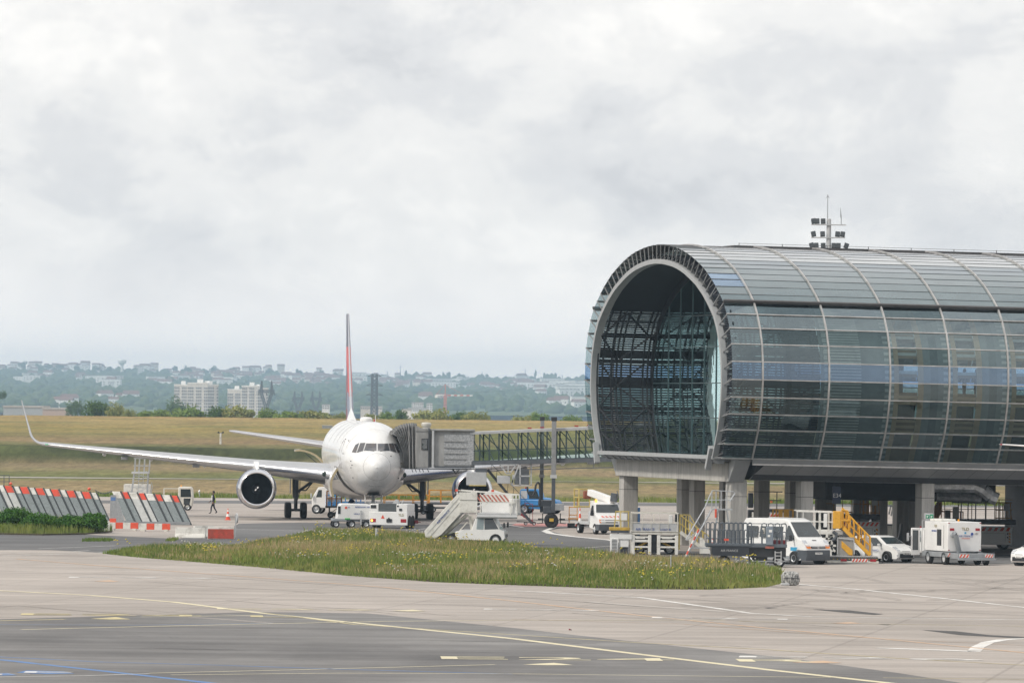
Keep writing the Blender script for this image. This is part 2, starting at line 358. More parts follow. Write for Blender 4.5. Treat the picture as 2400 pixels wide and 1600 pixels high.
sheet('service_road', [(-900,1275),(0,1288),(120,1288),(262,1296),(700,1330),(1200,1360),(1500,1345),(1800,1325),(2050,1320),(2400,1320),(3100,1322),(3100,1300),(2400,1299),(2000,1298),(1560,1290),(1430,1264),(1340,1256),(1285,1243),(1330,1234),(1440,1229),(1300,1224),(1000,1229),(700,1224),(560,1226),(540,1238),(420,1262),(200,1252),(0,1252),(-900,1250)], 0.004, asph2)
sheet('apron_lane', [(-600,1180),(400,1178.5),(1400,1184),(2600,1190),(2600,1184),(1400,1177),(400,1171.5),(-600,1172)], 0.004, asph2)
# ---------------- painted markings
pw = mat('marking_white', (0.74,0.73,0.70), 0.7, col2=(0.46,0.43,0.40), scale=0.8, lo=0.36, hi=0.55)
py_ = mat('marking_yellow', (0.66,0.56,0.28), 0.7, col2=(0.44,0.38,0.22), scale=1.2)
pyw = mat('marking_pale_yellow', (0.75,0.68,0.46), 0.7, col2=(0.58,0.52,0.36), scale=1.2)
po = mat('marking_orange', (0.60,0.38,0.22), 0.75, col2=(0.48,0.38,0.30), scale=0.8)
pb = mat('marking_blue', (0.075,0.20,0.47), 0.7, col2=(0.12,0.19,0.33), scale=0.9)
pr = mat('marking_red', (0.50,0.22,0.20), 0.75, scale=1)
tar = mat('tar_patch', (0.075,0.072,0.07), 0.85, scale=0.5)
def line(pts, wd, m, z=0.008, mb=None, name='painted_line'):
    g = [G(px,py,z) for px,py in pts]; own = mb is None; mb = mb or MB(); rows = []
    for i, p in enumerate(g):
        a = g[max(i-1,0)]; c = g[min(i+1,len(g)-1)]; d = (c-a); d.z = 0; d.normalize(); n = Vector((-d.y,d.x,0))*wd/2
        rows.append([p-n, p+n])
    mb.grid(rows)
    if own: return tag(mb.build(name, m, smooth=False), kind='structure')
line([(-300,1362),(0,1382.5),(200,1394),(460,1411),(600,1432)][:0] or [(-300,1364),(0,1383),(210,1394),(410,1410),(600,1434),(780,1453),(1200,1495),(1500,1532),(1800,1568),(2090,1600),(2500,1655)], 0.42, pyw)
line([(620,1435),(830,1462),(1200,1486),(1500,1505),(1800,1521),(2100,1541),(2450,1560)], 0.16, py_)
line([(50,1474),(300,1468),(600,1461),(900,1455),(1200,1452),(1700,1452)], 0.22, pyw)
line([(-300,1462),(0,1453.5),(152,1450)], 0.28, py_)
line([(330,1444.5),(600,1441)], 0.2, pyw)
line([(350,1576),(700,1568),(1160,1556)], 0.16, pyw)
line([(400,1580),(800,1576),(1200,1577.5),(1650,1583),(1960,1586)], 0.16, pyw)
line([(2070,1587),(2420,1591)], 0.15, py_)
line([(-300,1525),(0,1538),(240,1550),(500,1557),(800,1567),(1200,1578)], 0.22, pb)
line([(-200,1534),(0,1544.5),(250,1572),(520,1602),(700,1620)], 0.38, pb)
line([(-100,1462),(300,1464),(640,1459)], 0.15, pb)
line([(-100,1586),(200,1582),(350,1577)], 0.14, pw)
line([(-200,1310),(0,1296),(200,1293)], 0.16, pw); line([(90,1285),(270,1278)], 0.14, pw); line([(160,1292),(210,1289)],0.2,pw); line([(230,1294),(262,1293)],0.2,pw)
line([(-100,1304),(100,1299),(190,1296)], 0.2, pw)
line([(40,1309),(300,1330),(600,1352),(900,1375),(1200,1407),(1500,1441),(1800,1471),(2060,1495),(2420,1530)], 0.28, po)
line([(1200,1450),(1600,1461),(2000,1492),(2420,1512)], 0.1, po)
line([(1870,1368),(2000,1379),(2200,1400),(2450,1428)], 0.3, pw)
line([(1200,1383),(1500,1399),(1650,1420),(1760,1436),(1900,1444),(2100,1447),(2450,1452)], 0.34, pw)
line([(1380,1409),(1480,1417),(1700,1432)], 0.6, mat('marking_faded', (0.50,0.46,0.42), 0.8, scale=1))
line([(1730,1455),(2050,1461),(2450,1467)], 0.14, py_)
line([(2056,1517),(2180,1521),(2282,1525)], 0.6, pw)
line([(2282,1526),(2292,1515),(2315,1504),(2350,1498),(2395,1495),(2470,1493)], 0.5, pw)
line([(1277,1243),(1290,1249),(1340,1256),(1430,1264.5),(1560,1292)], 0.55, pw)
line([(1277,1243),(1295,1236),(1340,1232),(1440,1228)], 0.32, pw)
line([(480,1237),(700,1243),(900,1248)], 0.15, pw); line([(1340,1285),(1440,1278)], 0.18, pw)
line([(985,1239),(1000,1238)], 0.3, pw)
sheet('red_zone_marking', [(1195,1231),(1210,1226),(1340,1226),(1345,1233),(1240,1234)], 0.0085, pr)
line([(1188,1229),(1225,1235)], 0.3, pw, 0.012)
for pts in ([(910,1455),(990,1462)], [(1420,1429),(1560,1424)],):
    pass
def arrow(px, py, L, m, hh=4.2): sheet('painted_arrow', [(px,py),(px+L*0.62,py-hh),(px+L,py+1),(px+L*0.5,py+1.5)], 0.012, m)
arrow(212,1449,95,py_); arrow(1225,1556,118,pyw); arrow(220,1361,60,po,2.5); arrow(1855,1551,120,po); arrow(1950,1459,70,po,2.5); arrow(918,1430,80,pyw,2.5)
# ground lettering blocks (stand designations painted flat and seen almost edge-on)
def letters(s, px, py, size, m, ang=0, sx=1.0, z=0.012):
    p = G(px,py,z); M = Matrix.Translation(p) @ Matrix.Rotation(R(ang),4,'Z') @ Matrix.Diagonal((sx,1,1,1))
    o = text(s, size, M, 'painted_lettering', m, None, 0.001); o.location.z = 0; return tag(o, kind='structure')
letters('E24 R', 1470, 1544, 3.0, pyw, 2, 1.9); letters('E24 L', 370, 1441, 2.6, py_, 3, 2.0)
letters('E22', 690, 1427, 1.6, pyw, 3, 3.0); letters('E24', 1690, 1448, 1.5, pw, -4, 2.8); letters('E26', 2010, 1541, 1.9, pw, -4, 3.2)
letters('E22', 330, 1353, 2.0, pw, 3, 2.6); letters('E22', 1270, 1428, 1.4, pw, -4, 2.6)
sheet('painted_panel', [(38,1575),(62,1570),(150,1572),(175,1577),(110,1578)], 0.011, pb); sheet('painted_panel', [(-30,1577),(20,1576),(40,1581),(-30,1582)], 0.011, pb)
letters('E', 108, 1574, 1.3, pw, 0, 3.0, 0.015); letters('T', -8, 1579, 1.2, pw, 0, 3.0, 0.015)
for pts in ([(1905,1427),(1990,1429),(2070,1438),(2050,1440),(1975,1434)], [(2160,1475),(2240,1478),(2320,1487),(2440,1493),(2430,1497),(2250,1487)], [(2052,1461),(2090,1462),(2080,1464)], [(1785,1422),(1825,1423),(1800,1425)],
            [(660,1214.5),(800,1212),(1030,1213),(1040,1218),(820,1219)], [(610,1195),(690,1194.5),(690,1196.3)]):
    sheet('tar_stain', pts, 0.006, tar)
rub = mat('rubber_mark', (0.30,0.27,0.245), 0.85, col2=(0.40,0.355,0.32), scale=0.4, lo=0.4, hi=0.6); crk = mat('sealed_crack', (0.035,0.035,0.036), 0.7, col2=(0.09,0.088,0.086), scale=0.5)
r0 = random.Random(21)
for k in range(16):
    x0 = r0.uniform(1500,2350); y0 = r0.uniform(1335,1420); w_ = r0.uniform(160,520); s1 = r0.uniform(-0.05,0.10); cv_ = r0.uniform(-16,16)
    for dy_ in (0,2.6): line([(x0+w_*i/10, y0+dy_+s1*w_*i/10+cv_*math.sin(PI*i/10)) for i in range(11)], 0.20, rub, 0.0065, name='tyre_mark')
for k in range(9):
    x0 = r0.uniform(-50,1500); y0 = r0.uniform(1330,1440); w_ = r0.uniform(200,700)
    line([(x0+w_*i/6, y0+0.07*w_*i/6+2*math.sin(i)) for i in range(7)], 0.16, rub, 0.0065, name='tyre_mark')
for k in range(12):
    x0 = r0.uniform(-50,1500); y0 = r0.uniform(1470,1590); w_ = r0.uniform(60,420); line([(x0+w_*i/12, y0+r0.uniform(-0.8,0.8)+0.02*w_*i/12) for i in range(13)], 0.07, crk, 0.0068, name='sealed_crack')
for pts in ([(1370,1352+30),(1600,1392),(1900,1404),(2420,1424)],[(1210,1392),(1800,1412),(2420,1442)],[(0,1337),(500,1352),(1100,1390),(1500,1420)],[(0,1420),(700,1404),(1300,1425)]): line(pts, 0.07, crk, 0.0069, name='expansion_joint')
# ================================================================ foreground grass island
ISL = [(256,1297),(340,1306),(408,1311),(612,1328),(816,1348),(1020,1363),(1200,1370),(1455,1379),(1659,1380.5),(1787,1375),(1830,1364),(1836,1352),(1790,1336),(1640,1325),(1400,1306),(1190,1284),(1000,1259),(880,1250),(740,1252),(620,1273),(560,1287),(450,1288),(330,1291)]
isl = [G(px,py) for px,py in ISL]
LFT = [(-320,1262),(0,1252),(100,1254),(200,1252),(262,1247),(262,1236),(200,1228),(100,1222),(-320,1212)]
lft = [G(px,py) for px,py in LFT]
def slab_(name, pts, m, h=0.09):
    n = len(pts); mb = MB(); mb.add([(p.x,p.y,h) for p in pts]+[(p.x,p.y,-0.02) for p in pts], [tuple(range(n))]+[(i,(i+1)%n,n+(i+1)%n,n+i) for i in range(n)])
    o = mb.build(name, m, smooth=False); bm = bmesh.new(); bm.from_mesh(o.data); bmesh.ops.triangulate(bm, faces=[f for f in bm.faces if len(f.verts)>4]); bmesh.ops.recalc_face_normals(bm, faces=bm.faces); bm.to_mesh(o.data); bm.free(); return tag(o, kind='structure')
soil = mat('soil', (0.075,0.065,0.035), 0.95, scale=1)
slab_('grass_island', isl, soil); slab_('verge', lft, soil)
def inside(P2, poly):
    x, y = P2[:,0], P2[:,1]; c = np.zeros(len(x), bool); n = len(poly)
    for i in range(n):
        a = poly[i]; b_ = poly[(i+1)%n]
        cond = ((a.y > y) != (b_.y > y)); xi = (b_.x-a.x)*(y-a.y)/(b_.y-a.y+1e-12)+a.x
        c ^= cond & (x < xi)
    return c
def edged(P2, poly):
    d = np.full(len(P2), 1e9); n = len(poly)
    for i in range(n):
        a = np.array(poly[i][:2]); b_ = np.array(poly[(i+1)%n][:2]); ab = b_-a
        t_ = np.clip(((P2-a)@ab)/(ab@ab), 0, 1); d = np.minimum(d, np.linalg.norm(P2-(a+t_[:,None]*ab), axis=1))
    return d
def fastmesh(name, V, F, m, kind='stuff', label=None, parent=None, cat=None, smooth=False):
    k = F.shape[1]; me = bpy.data.meshes.new(name); me.vertices.add(len(V)); me.vertices.foreach_set('co', V.astype(np.float32).ravel())
    me.loops.add(F.size); me.loops.foreach_set('vertex_index', F.astype(np.int32).ravel())
    me.polygons.add(len(F)); me.polygons.foreach_set('loop_start', np.arange(0, F.size, k, dtype=np.int32))
    if smooth: me.polygons.foreach_set('use_smooth', np.ones(len(F), bool))
    me.materials.append(m); me.update(calc_edges=True); o = bpy.data.objects.new(name, me); COL.objects.link(o)
    if parent: o.parent = parent
    return tag(o, label, cat, None, kind)
def leafmat(name, c1, c2, c3, s1=0.12, s2=1.2, st=(1,1,1), trans=0.15):
    m = bpy.data.materials.new(name); m.use_nodes = True; t = m.node_tree; b = t.nodes['Principled BSDF']
    b.inputs['Roughness'].default_value = 0.8; b.inputs['Specular IOR Level'].default_value = 0.15
    tcn = t.nodes.new('ShaderNodeTexCoord'); cols = []
    def nn(s, lo, hi, det=4):
        mp = t.nodes.new('ShaderNodeMapping'); mp.inputs['Scale'].default_value = st; t.links.new(tcn.outputs['Object'], mp.inputs[0])
        n = t.nodes.new('ShaderNodeTexNoise'); n.inputs['Scale'].default_value = s; n.inputs['Detail'].default_value = det; t.links.new(mp.outputs[0], n.inputs['Vector'])
        r = t.nodes.new('ShaderNodeMapRange'); r.inputs[1].default_value = lo; r.inputs[2].default_value = hi; t.links.new(n.outputs['Fac'], r.inputs[0]); return r.outputs[0]
    a = t.nodes.new('ShaderNodeMix'); a.data_type = 'RGBA'; a.inputs['A'].default_value = (*c1,1); a.inputs['B'].default_value = (*c2,1); t.links.new(nn(s1,0.38,0.62), a.inputs['Factor'])
    c = t.nodes.new('ShaderNodeMix'); c.data_type = 'RGBA'; c.inputs['B'].default_value = (*c3,1); t.links.new(a.outputs['Result'], c.inputs['A'])
    f = nn(s2,0.45,0.7); t.links.new(f, c.inputs['Factor']); t.links.new(c.outputs['Result'], b.inputs['Base Color'])
    if trans:
        tl = t.nodes.new('ShaderNodeBsdfTranslucent'); mx_ = t.nodes.new('ShaderNodeMixShader'); mx_.inputs[0].default_value = trans
        t.links.new(c.outputs['Result'], tl.inputs[0]); o = t.nodes['Material Output']; t.links.new(b.outputs[0], mx_.inputs[1]); t.links.new(tl.outputs[0], mx_.inputs[2]); t.links.new(mx_.outputs[0], o.inputs[0])
    return m
def blades(name, poly, n, hmin, hmax, wd, m, clump=None, lean=0.35, z0=0.08, edge=0.0, hpow=1.0):
    A = np.array([[p.x,p.y] for p in poly]); lo = A.min(0); hi = A.max(0); pts = np.zeros((0,2))
    while len(pts) < n:
        q = lo+(hi-lo)*rng.random((n,2)); q = q[inside(q, poly)]
        if clump:
            f = clump(q); q = q[rng.random(len(q)) < f]
        pts = np.vstack([pts, q])
    pts = pts[:n]; ang = rng.random(n)*2*PI
    big = 0.75+0.25*np.sin(pts[:,0]*0.55+1.3*np.sin(pts[:,1]*0.13))*np.sin(pts[:,1]*0.21+pts[:,0]*0.1)
    h = (hmin+(hmax-hmin)*rng.random(n)**hpow)*big
    if edge: h *= np.clip(0.55+edged(pts, poly)/edge*0.45, 0.5, 1)
    dx = np.cos(ang)*wd/2; dy = np.sin(ang)*wd/2*0.6; la = rng.random(n)*2*PI; ll = h*lean*rng.random(n)
    zb = np.full(n, z0)
    mid = np.stack([pts[:,0]+np.cos(la)*ll*0.35, pts[:,1]+np.sin(la)*ll*0.35, zb+h*0.6], 1)
    tip = np.stack([pts[:,0]+np.cos(la)*ll, pts[:,1]+np.sin(la)*ll, zb+h], 1)
    b0 = np.stack([pts[:,0]-dx, pts[:,1]-dy, zb-0.05], 1); b1 = np.stack([pts[:,0]+dx, pts[:,1]+dy, zb-0.05], 1)
    m0 = mid-np.stack([dx,dy,0*dx],1)*0.7; m1 = mid+np.stack([dx,dy,0*dx],1)*0.7
    V = np.stack([b0,b1,m1,m0,tip-np.stack([dx,dy,0*dx],1)*0.12,tip+np.stack([dx,dy,0*dx],1)*0.12],1).reshape(-1,3); i = np.arange(n)*6
    F = np.concatenate([np.stack([i,i+1,i+2,i+3],1), np.stack([i+3,i+2,i+5,i+4],1)])
    return fastmesh(name, V, F, m)
g_green = leafmat('meadow_grass', (0.135,0.205,0.040), (0.27,0.285,0.085), (0.085,0.145,0.03), 0.10, 1.1, (1,0.4,1))
g_tan = leafmat('seed_heads', (0.52,0.41,0.24), (0.44,0.37,0.15), (0.36,0.23,0.14), 0.15, 1.5, (1,0.4,1))
g_low = leafmat('weeds', (0.17,0.23,0.05), (0.26,0.29,0.08), (0.12,0.18,0.04), 0.3, 1.6)
def tanclump(q): return np.clip(0.45+0.75*np.sin(q[:,0]*0.21+0.7*np.sin(q[:,1]*0.17))*np.sin(q[:,1]*0.12+1.0), 0.10, 1)
blades('grass', isl, 120000, 0.22, 0.60, 0.045, g_green, edge=1.5)
blades('dry_grass', isl, 22000, 0.45, 0.85, 0.028, g_tan, clump=tanclump, edge=2.5, lean=0.5)
blades('weeds', isl, 24000, 0.25, 0.72, 0.07, g_low, clump=lambda q: np.clip(np.sin(q[:,0]*0.9+np.sin(q[:,1]*.4)*2)*np.sin(q[:,1]*0.33+q[:,0]*0.2)*1.6-0.35, 0, 1), lean=0.6)
cI = sum(isl, Vector())/len(isl); islx = [p+(p-cI).normalized()*0.45 for p in isl]
blades('fringe_grass', islx, 26000, 0.10, 0.32, 0.05, g_green, z0=0.0, lean=0.8, clump=lambda q: (edged(q, isl) < 0.9)*1.0)
blades('verge_grass', lft, 26000, 0.35, 0.8, 0.05, g_green, edge=1.0)
def dots(name, poly, n, z, r, m, clump):
    A = np.array([[p.x,p.y] for p in poly]); lo = A.min(0); hi = A.max(0); q = lo+(hi-lo)*rng.random((n*30,2)); q = q[inside(q, poly)]
    q = q[rng.random(len(q)) < clump(q)][:n]; n = len(q); zz = z*(0.6+0.4*rng.random(n)); V = []
    c = np.stack([q[:,0],q[:,1],zz],1); o = np.array([[-1,0,0],[1,0,0],[0,0.7,1],[0,-1,0.2]])*r
    V = (c[:,None,:]+o[None]).reshape(-1,3); i = np.arange(n)*4
    F = np.concatenate([np.stack([i,i+1,i+2],1), np.stack([i,i+3,i+2],1), np.stack([i+1,i+3,i+2],1)])
    return fastmesh(name, V, F, m)
dots('yellow_wildflowers', isl, 380, 0.85, 0.07, mat('petal_yellow', (0.62,0.50,0.03), 0.7), lambda q: np.clip(np.sin(q[:,0]*0.8+q[:,1]*0.15)*np.sin(q[:,1]*0.3)*1.5-0.75,0,1))
dots('white_wildflowers', isl, 320, 0.62, 0.055, mat('petal_white', (0.66,0.66,0.58), 0.7), lambda q: np.clip(np.sin(q[:,0]*0.5+1)*np.sin(q[:,1]*0.23+q[:,0]*.3)*1.5-0.8,0,1))
fe = [Vector((-260,536.6,0)),Vector((330,536.6,0)),Vector((330,545,0)),Vector((-260,545,0))]
blades('field_edge_grass', fe, 42000, 0.25, 0.6, 0.07, g_green, z0=0.0)
ce = [Vector((-140,1296,0)),Vector((80,1296,0)),Vector((80,1306,0)),Vector((-140,1306,0))]
blades('crest_grass', ce, 22000, 0.08, 0.32, 0.12, g_tan, z0=4.85)
fm = [Vector((-60,600,0)),Vector((60,600,0)),Vector((60,646,0)),Vector((-60,646,0))]
# sparse tufts growing in the road cracks
tuf = [G(px,py) for px,py in [(60,1266),(480,1262),(480,1268),(60,1269)]]
blades('crack_grass', tuf, 520, 0.10, 0.28, 0.05, g_green, clump=lambda q: (np.sin(q[:,0]*1.3)*np.sin(q[:,0]*0.37+1) > 0.35)*1.0, z0=0.02)
# ---------------- leafy masses
ICO = None
def ico(sub):
    bm = bmesh.new(); bmesh.ops.create_icosphere(bm, subdivisions=sub, radius=1); V = np.array([v.co[:] for v in bm.verts]); F = np.array([[v.index for v in f.verts] for f in bm.faces]); bm.free(); return V, F
def crown(parent, c, rad, n, leaf, m, name='crown', seed=0, flat=0.35, kind=None):   # leaf quads gathered into clumps over an ellipsoid
    r_ = np.random.default_rng(seed); nc = max(7, int(n/45))
    d = r_.normal(size=(nc,3)); d /= np.linalg.norm(d,axis=1)[:,None]; d[:,2] = np.where(d[:,2] < -flat, -d[:,2]*0.6, d[:,2])
    cc = d*(0.35+0.5*r_.random((nc,1)))*np.array(rad); cr_ = (0.22+0.22*r_.random(nc))
    k = r_.integers(0, nc, n); e = r_.normal(size=(n,3)); e /= np.linalg.norm(e,axis=1)[:,None]; e *= (0.55+0.45*r_.random((n,1)))
    p = cc[k]+e*cr_[k][:,None]*np.array(rad)+np.array(c)
    nrm = e+r_.normal(size=(n,3))*0.5; nrm /= np.linalg.norm(nrm,axis=1)[:,None]
    t1 = np.cross(nrm, r_.normal(size=(n,3))); t1 /= np.linalg.norm(t1,axis=1)[:,None]; t2 = np.cross(nrm,t1)
    s = leaf*(0.6+0.8*r_.random((n,1)))
    V = np.stack([p-t1*s,p-t2*s*0.6,p+t1*s,p+t2*s*0.6],1).reshape(-1,3); F = np.arange(n*4).reshape(-1,4)
    return fastmesh(name, V, F, m, kind, None, parent)
bark = mat('bark', (0.10,0.08,0.06), 0.9)
l_dark = leafmat('leaves_dark', (0.08,0.15,0.035), (0.12,0.19,0.05), (0.05,0.10,0.025), 0.4, 2.0)
l_mid = leafmat('leaves_mid', (0.16,0.25,0.06), (0.24,0.31,0.08), (0.11,0.18,0.04), 0.4, 2.0)
l_olive = leafmat('leaves_olive', (0.27,0.30,0.10), (0.35,0.34,0.12), (0.17,0.21,0.06), 0.4, 2.0)
l_light = leafmat('leaves_light', (0.20,0.29,0.07), (0.26,0.32,0.09), (0.14,0.21,0.05), 0.4, 2.0)
l_bush = leafmat('leaves_bush', (0.05,0.14,0.02), (0.09,0.19,0.03), (0.03,0.085,0.015), 0.7, 2.5)
def tree(px, top, wpx, d, m, label, name='bushy_tree', seed=0, asp=1.0):
    base = P(px, 950, d); zt = P(px, top-3, d).z; w_ = wpx*1.15*d/FPX/2; gz = prof(d)-0.1; h = zt-gz+0.15; x = base.x
    t = thing(name, label, 'tree' if 'tree' in name else 'bush', (x, d, gz), 0, 'trees and bushes along the far edge of the field')
    tr = MB().cyl((0,0,0),(0.1,0,h*0.5),w_*0.09,w_*0.05,8)
    for k in range(5):
        a = k*1.3; tr.cyl((0.05,0,h*(0.2+0.06*k)),(math.cos(a)*w_*0.5,math.sin(a)*w_*0.4,h*(0.5+0.05*k)),w_*0.04,w_*0.015,6)
    tr.build('trunk', bark, t); ch = min(h*0.52, w_*1.6)
    crown(t, (0,0,h-ch*0.92), (w_*1.3,w_*1.1,ch), 2200, w_*0.085, m, seed=seed)
    return t
TR = [(5,920,16,2600,l_dark,'tall dark poplar-like tree at the far left edge of the skyline'),(176,938,36,2300,l_dark,'hazy dark round tree just left of the dark green rounded one'),(228,940,50,1420,l_dark,'large dark green round tree, tallest at the left end of the field edge'),
(272,951,42,1400,l_olive,'olive grey tree touching the right side of the large dark round tree'),(302,963,30,1390,l_olive,'low olive bush between the olive grey tree and two pale bushes'),(343,964,36,1370,l_light,'pale green low bush, left one of a pair left of the tower blocks'),(375,962,40,1370,l_light,'pale green low bush, right one of a pair left of the tower blocks'),
(418,935,42,2500,l_dark,'hazy dark tree in front of the left corner of the left tower block'),(441,957,66,1400,l_mid,'broad green bush at the foot of the left tower block'),(515,957,46,1400,l_dark,'dark green bush between the two tower blocks'),(563,954,64,1390,l_olive,'broad olive bush at the foot of the right tower block'),
(626,960,40,1380,l_mid,'green bush at the foot of the large pylon'),(673,966,52,1370,l_light,'bright green low bush right of the large pylon'),(736,965,72,1380,l_olive,'long olive hedge-like bush left of the tail fin'),(800,971,28,1370,l_olive,'small olive bush just left of the tail fin'),
(868,972,30,1370,l_olive,'small brownish bush at the foot of the tall lattice pylon'),(905,968,36,1370,l_mid,'green bush right of the tall lattice pylon'),(938,965,36,1400,l_dark,'dark green rounded bush above the bellows of the bridge'),(1018,964,72,1380,l_olive,'wide olive bush beneath the crane mast on its left'),
(1080,967,38,1400,l_dark,'dark bush right of the crane mast'),(1112,969,52,1380,l_olive,'olive bush beside the dark bush right of the crane'),(1222,976,42,1370,l_olive,'olive bush left of the two bridge columns'),(1262,971,46,1390,l_mid,'green bush behind the tops of the two bridge columns'),(1340,976,44,1380,l_mid,'green bush beside the left side of the glass hall')]
for i, a in enumerate(TR): tree(*a[:6], name='bushy_tree' if a[2] < 60 and a[1] < 962 else 'bush', seed=i)
# dark green bush row on the verge
for i, (px, top, wpx) in enumerate([(28,1190,90),(95,1204,84),(160,1208,72),(212,1204,66)]):
    p = G(px+5, 1247+(2 if i else -4)); hh = P(px, top, p.y).z; w_ = wpx*p.y/FPX/2
    t = thing('bush', ['leafy green bush at the far left edge in front of the grey blast fence','low leafy green bush, second from the left along the verge','rounded green bush, third from the left along the verge','dark green bush at the right end of the row, beside the white barrier block'][i], 'bush', (p.x,p.y,0.05), 0, 'green bushes in front of the left blast fence')
    s = MB()
    for k in range(9): s.cyl((0,0,0),(math.cos(k*2.4)*w_*0.6,math.sin(k*2.4)*0.8,hh*(0.4+0.05*k)),0.03,0.01,5)
    s.build('stems', bark, t); crown(t, (0,0,hh*0.44), (w_*1.12,1.7,hh*0.60), 7000, 0.075, l_bush, name='foliage', seed=50+i)
# ================================================================ terminal hall (glass vault on concrete pillars)
AL = R(13); aV = Vector((math.cos(AL), math.sin(AL), 0)); uV = Vector((math.sin(AL), -math.cos(AL), 0))
pn = P(1691.2, 1073, 346); C0 = Vector((pn.x, pn.y, 0)) - uV*15.6
SL = -0.012
def T(L, v, z): return C0 + aV*L + uV*v + Vector((0,0,z+SL*L))
HP = [(15.65,5.7),(16.0,6.2),(16.55,6.9),(17.0,7.55),(17.35,8.3),(17.62,9.1),(17.78,10.0),(17.8,10.7),(17.66,11.8),(17.3,12.8),(16.6,13.8),(15.6,14.7),(14.4,15.35),(12.8,16.1),(11.0,16.75),(9.3,17.2),(7.6,17.6),(5.5,17.95),(3.5,18.15),(1.6,18.27),(0,18.3)]
full = HP + [(-v,z) for v,z in HP[-2::-1]]
def resample(pts, n):
    d = [0]
    for a,b in zip(pts[:-1],pts[1:]): d.append(d[-1]+math.hypot(b[0]-a[0],b[1]-a[1]))
    o = []; j = 0
    for i in range(n+1):
        s = d[-1]*i/n
        while j < len(d)-2 and d[j+1] < s: j += 1
        f = (s-d[j])/(d[j+1]-d[j]); o.append((pts[j][0]+(pts[j+1][0]-pts[j][0])*f, pts[j][1]+(pts[j+1][1]-pts[j][1])*f))
    return o
NR = 52; PO = resample(full, NR)
def off(pts, d):
    o = []
    for i,(v,z) in enumerate(pts):
        a = pts[max(i-1,0)]; b_ = pts[min(i+1,len(pts)-1)]; tx, tz = b_[0]-a[0], b_[1]-a[1]; l = math.hypot(tx,tz); o.append((v+tz/l*d, z-tx/l*d))
    return o
def inn(v, z): return (v*0.895, 5.7+(z-5.7)*(11.75/12.6))
PI_ = [inn(v,z) for v,z in PO]
RIB = [0, 1.8, 5.75, 9.4, 12.95, 16.5, 20.1, 23.7, 27.3, 30.9, 34.5, 38.1, 41.7, 45.3, 48.9, 52.5, 56.1]
LEND = RIB[-1]
base = Vector((C0.x, C0.y, 0)); hall = thing('terminal_hall', 'long glass vaulted terminal hall raised on concrete pillars, open round end facing left', 'terminal building', base)
def W(o, p=None): o.location = -(p or base); return o
g_clear = glassmat('skin_glass', (0.60,0.70,0.70), 0.13, 0.02, (0.66,0.79,0.84)); g_blue = glassmat('skin_glass_blue', (0.38,0.54,0.74), 0.18, 0.03, (0.62,0.78,0.98))
g_dark = glassmat('skin_glass_dark', (0.48,0.58,0.58), 0.05, 0.02, (0.46,0.60,0.64))
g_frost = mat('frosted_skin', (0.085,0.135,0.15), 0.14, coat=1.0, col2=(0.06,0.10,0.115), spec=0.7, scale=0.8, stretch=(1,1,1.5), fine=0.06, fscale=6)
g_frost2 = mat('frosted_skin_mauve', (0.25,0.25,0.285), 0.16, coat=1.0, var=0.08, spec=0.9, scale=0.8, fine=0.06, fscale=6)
alu = mat('aluminium_trim', (0.52,0.51,0.50), 0.42, metal=0.4, col2=(0.34,0.33,0.32), scale=1.5)
frame_d = mat('dark_bronze_frame', (0.085,0.08,0.08), 0.8, scale=2)
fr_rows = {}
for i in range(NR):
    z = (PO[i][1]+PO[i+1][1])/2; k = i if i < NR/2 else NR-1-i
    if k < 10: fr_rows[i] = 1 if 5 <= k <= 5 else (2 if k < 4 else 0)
    elif k in (17,18,19): fr_rows[i] = 5  # band of rows that carries the painted cloud reflection
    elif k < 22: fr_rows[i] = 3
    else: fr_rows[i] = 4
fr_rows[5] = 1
skin = [g_clear, g_blue, g_dark, g_frost, g_frost2, mat('frosted_skin_cloud_glare', (0.33,0.36,0.36), 0.14, coat=1.0, col2=(0.25,0.28,0.285), spec=0.9, scale=0.8, fine=0.06, fscale=6)]  # last skin: bright cloud reflection painted in as a paler panel colour
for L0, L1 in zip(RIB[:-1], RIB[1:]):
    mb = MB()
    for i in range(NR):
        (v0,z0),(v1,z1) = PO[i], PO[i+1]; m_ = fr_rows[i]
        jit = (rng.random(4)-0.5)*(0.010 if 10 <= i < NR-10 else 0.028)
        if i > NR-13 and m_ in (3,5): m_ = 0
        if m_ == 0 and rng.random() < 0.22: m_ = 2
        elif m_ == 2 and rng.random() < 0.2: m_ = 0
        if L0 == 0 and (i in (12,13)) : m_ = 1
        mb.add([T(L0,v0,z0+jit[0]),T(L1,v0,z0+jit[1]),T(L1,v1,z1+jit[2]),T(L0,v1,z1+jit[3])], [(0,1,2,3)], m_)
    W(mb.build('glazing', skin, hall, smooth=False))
POo = off(PO, 0.06)
for L in RIB[1:]:
    mb = MB(); rows = []
    for (v,z),(v2,z2) in zip(off(PO,0.10), off(PO,-0.05)): rows.append([T(L-0.046,v2,z2),T(L-0.046,v,z),T(L+0.046,v,z),T(L+0.046,v2,z2)])
    mb.grid(rows, closed=True); W(mb.build('rib', alu, hall))
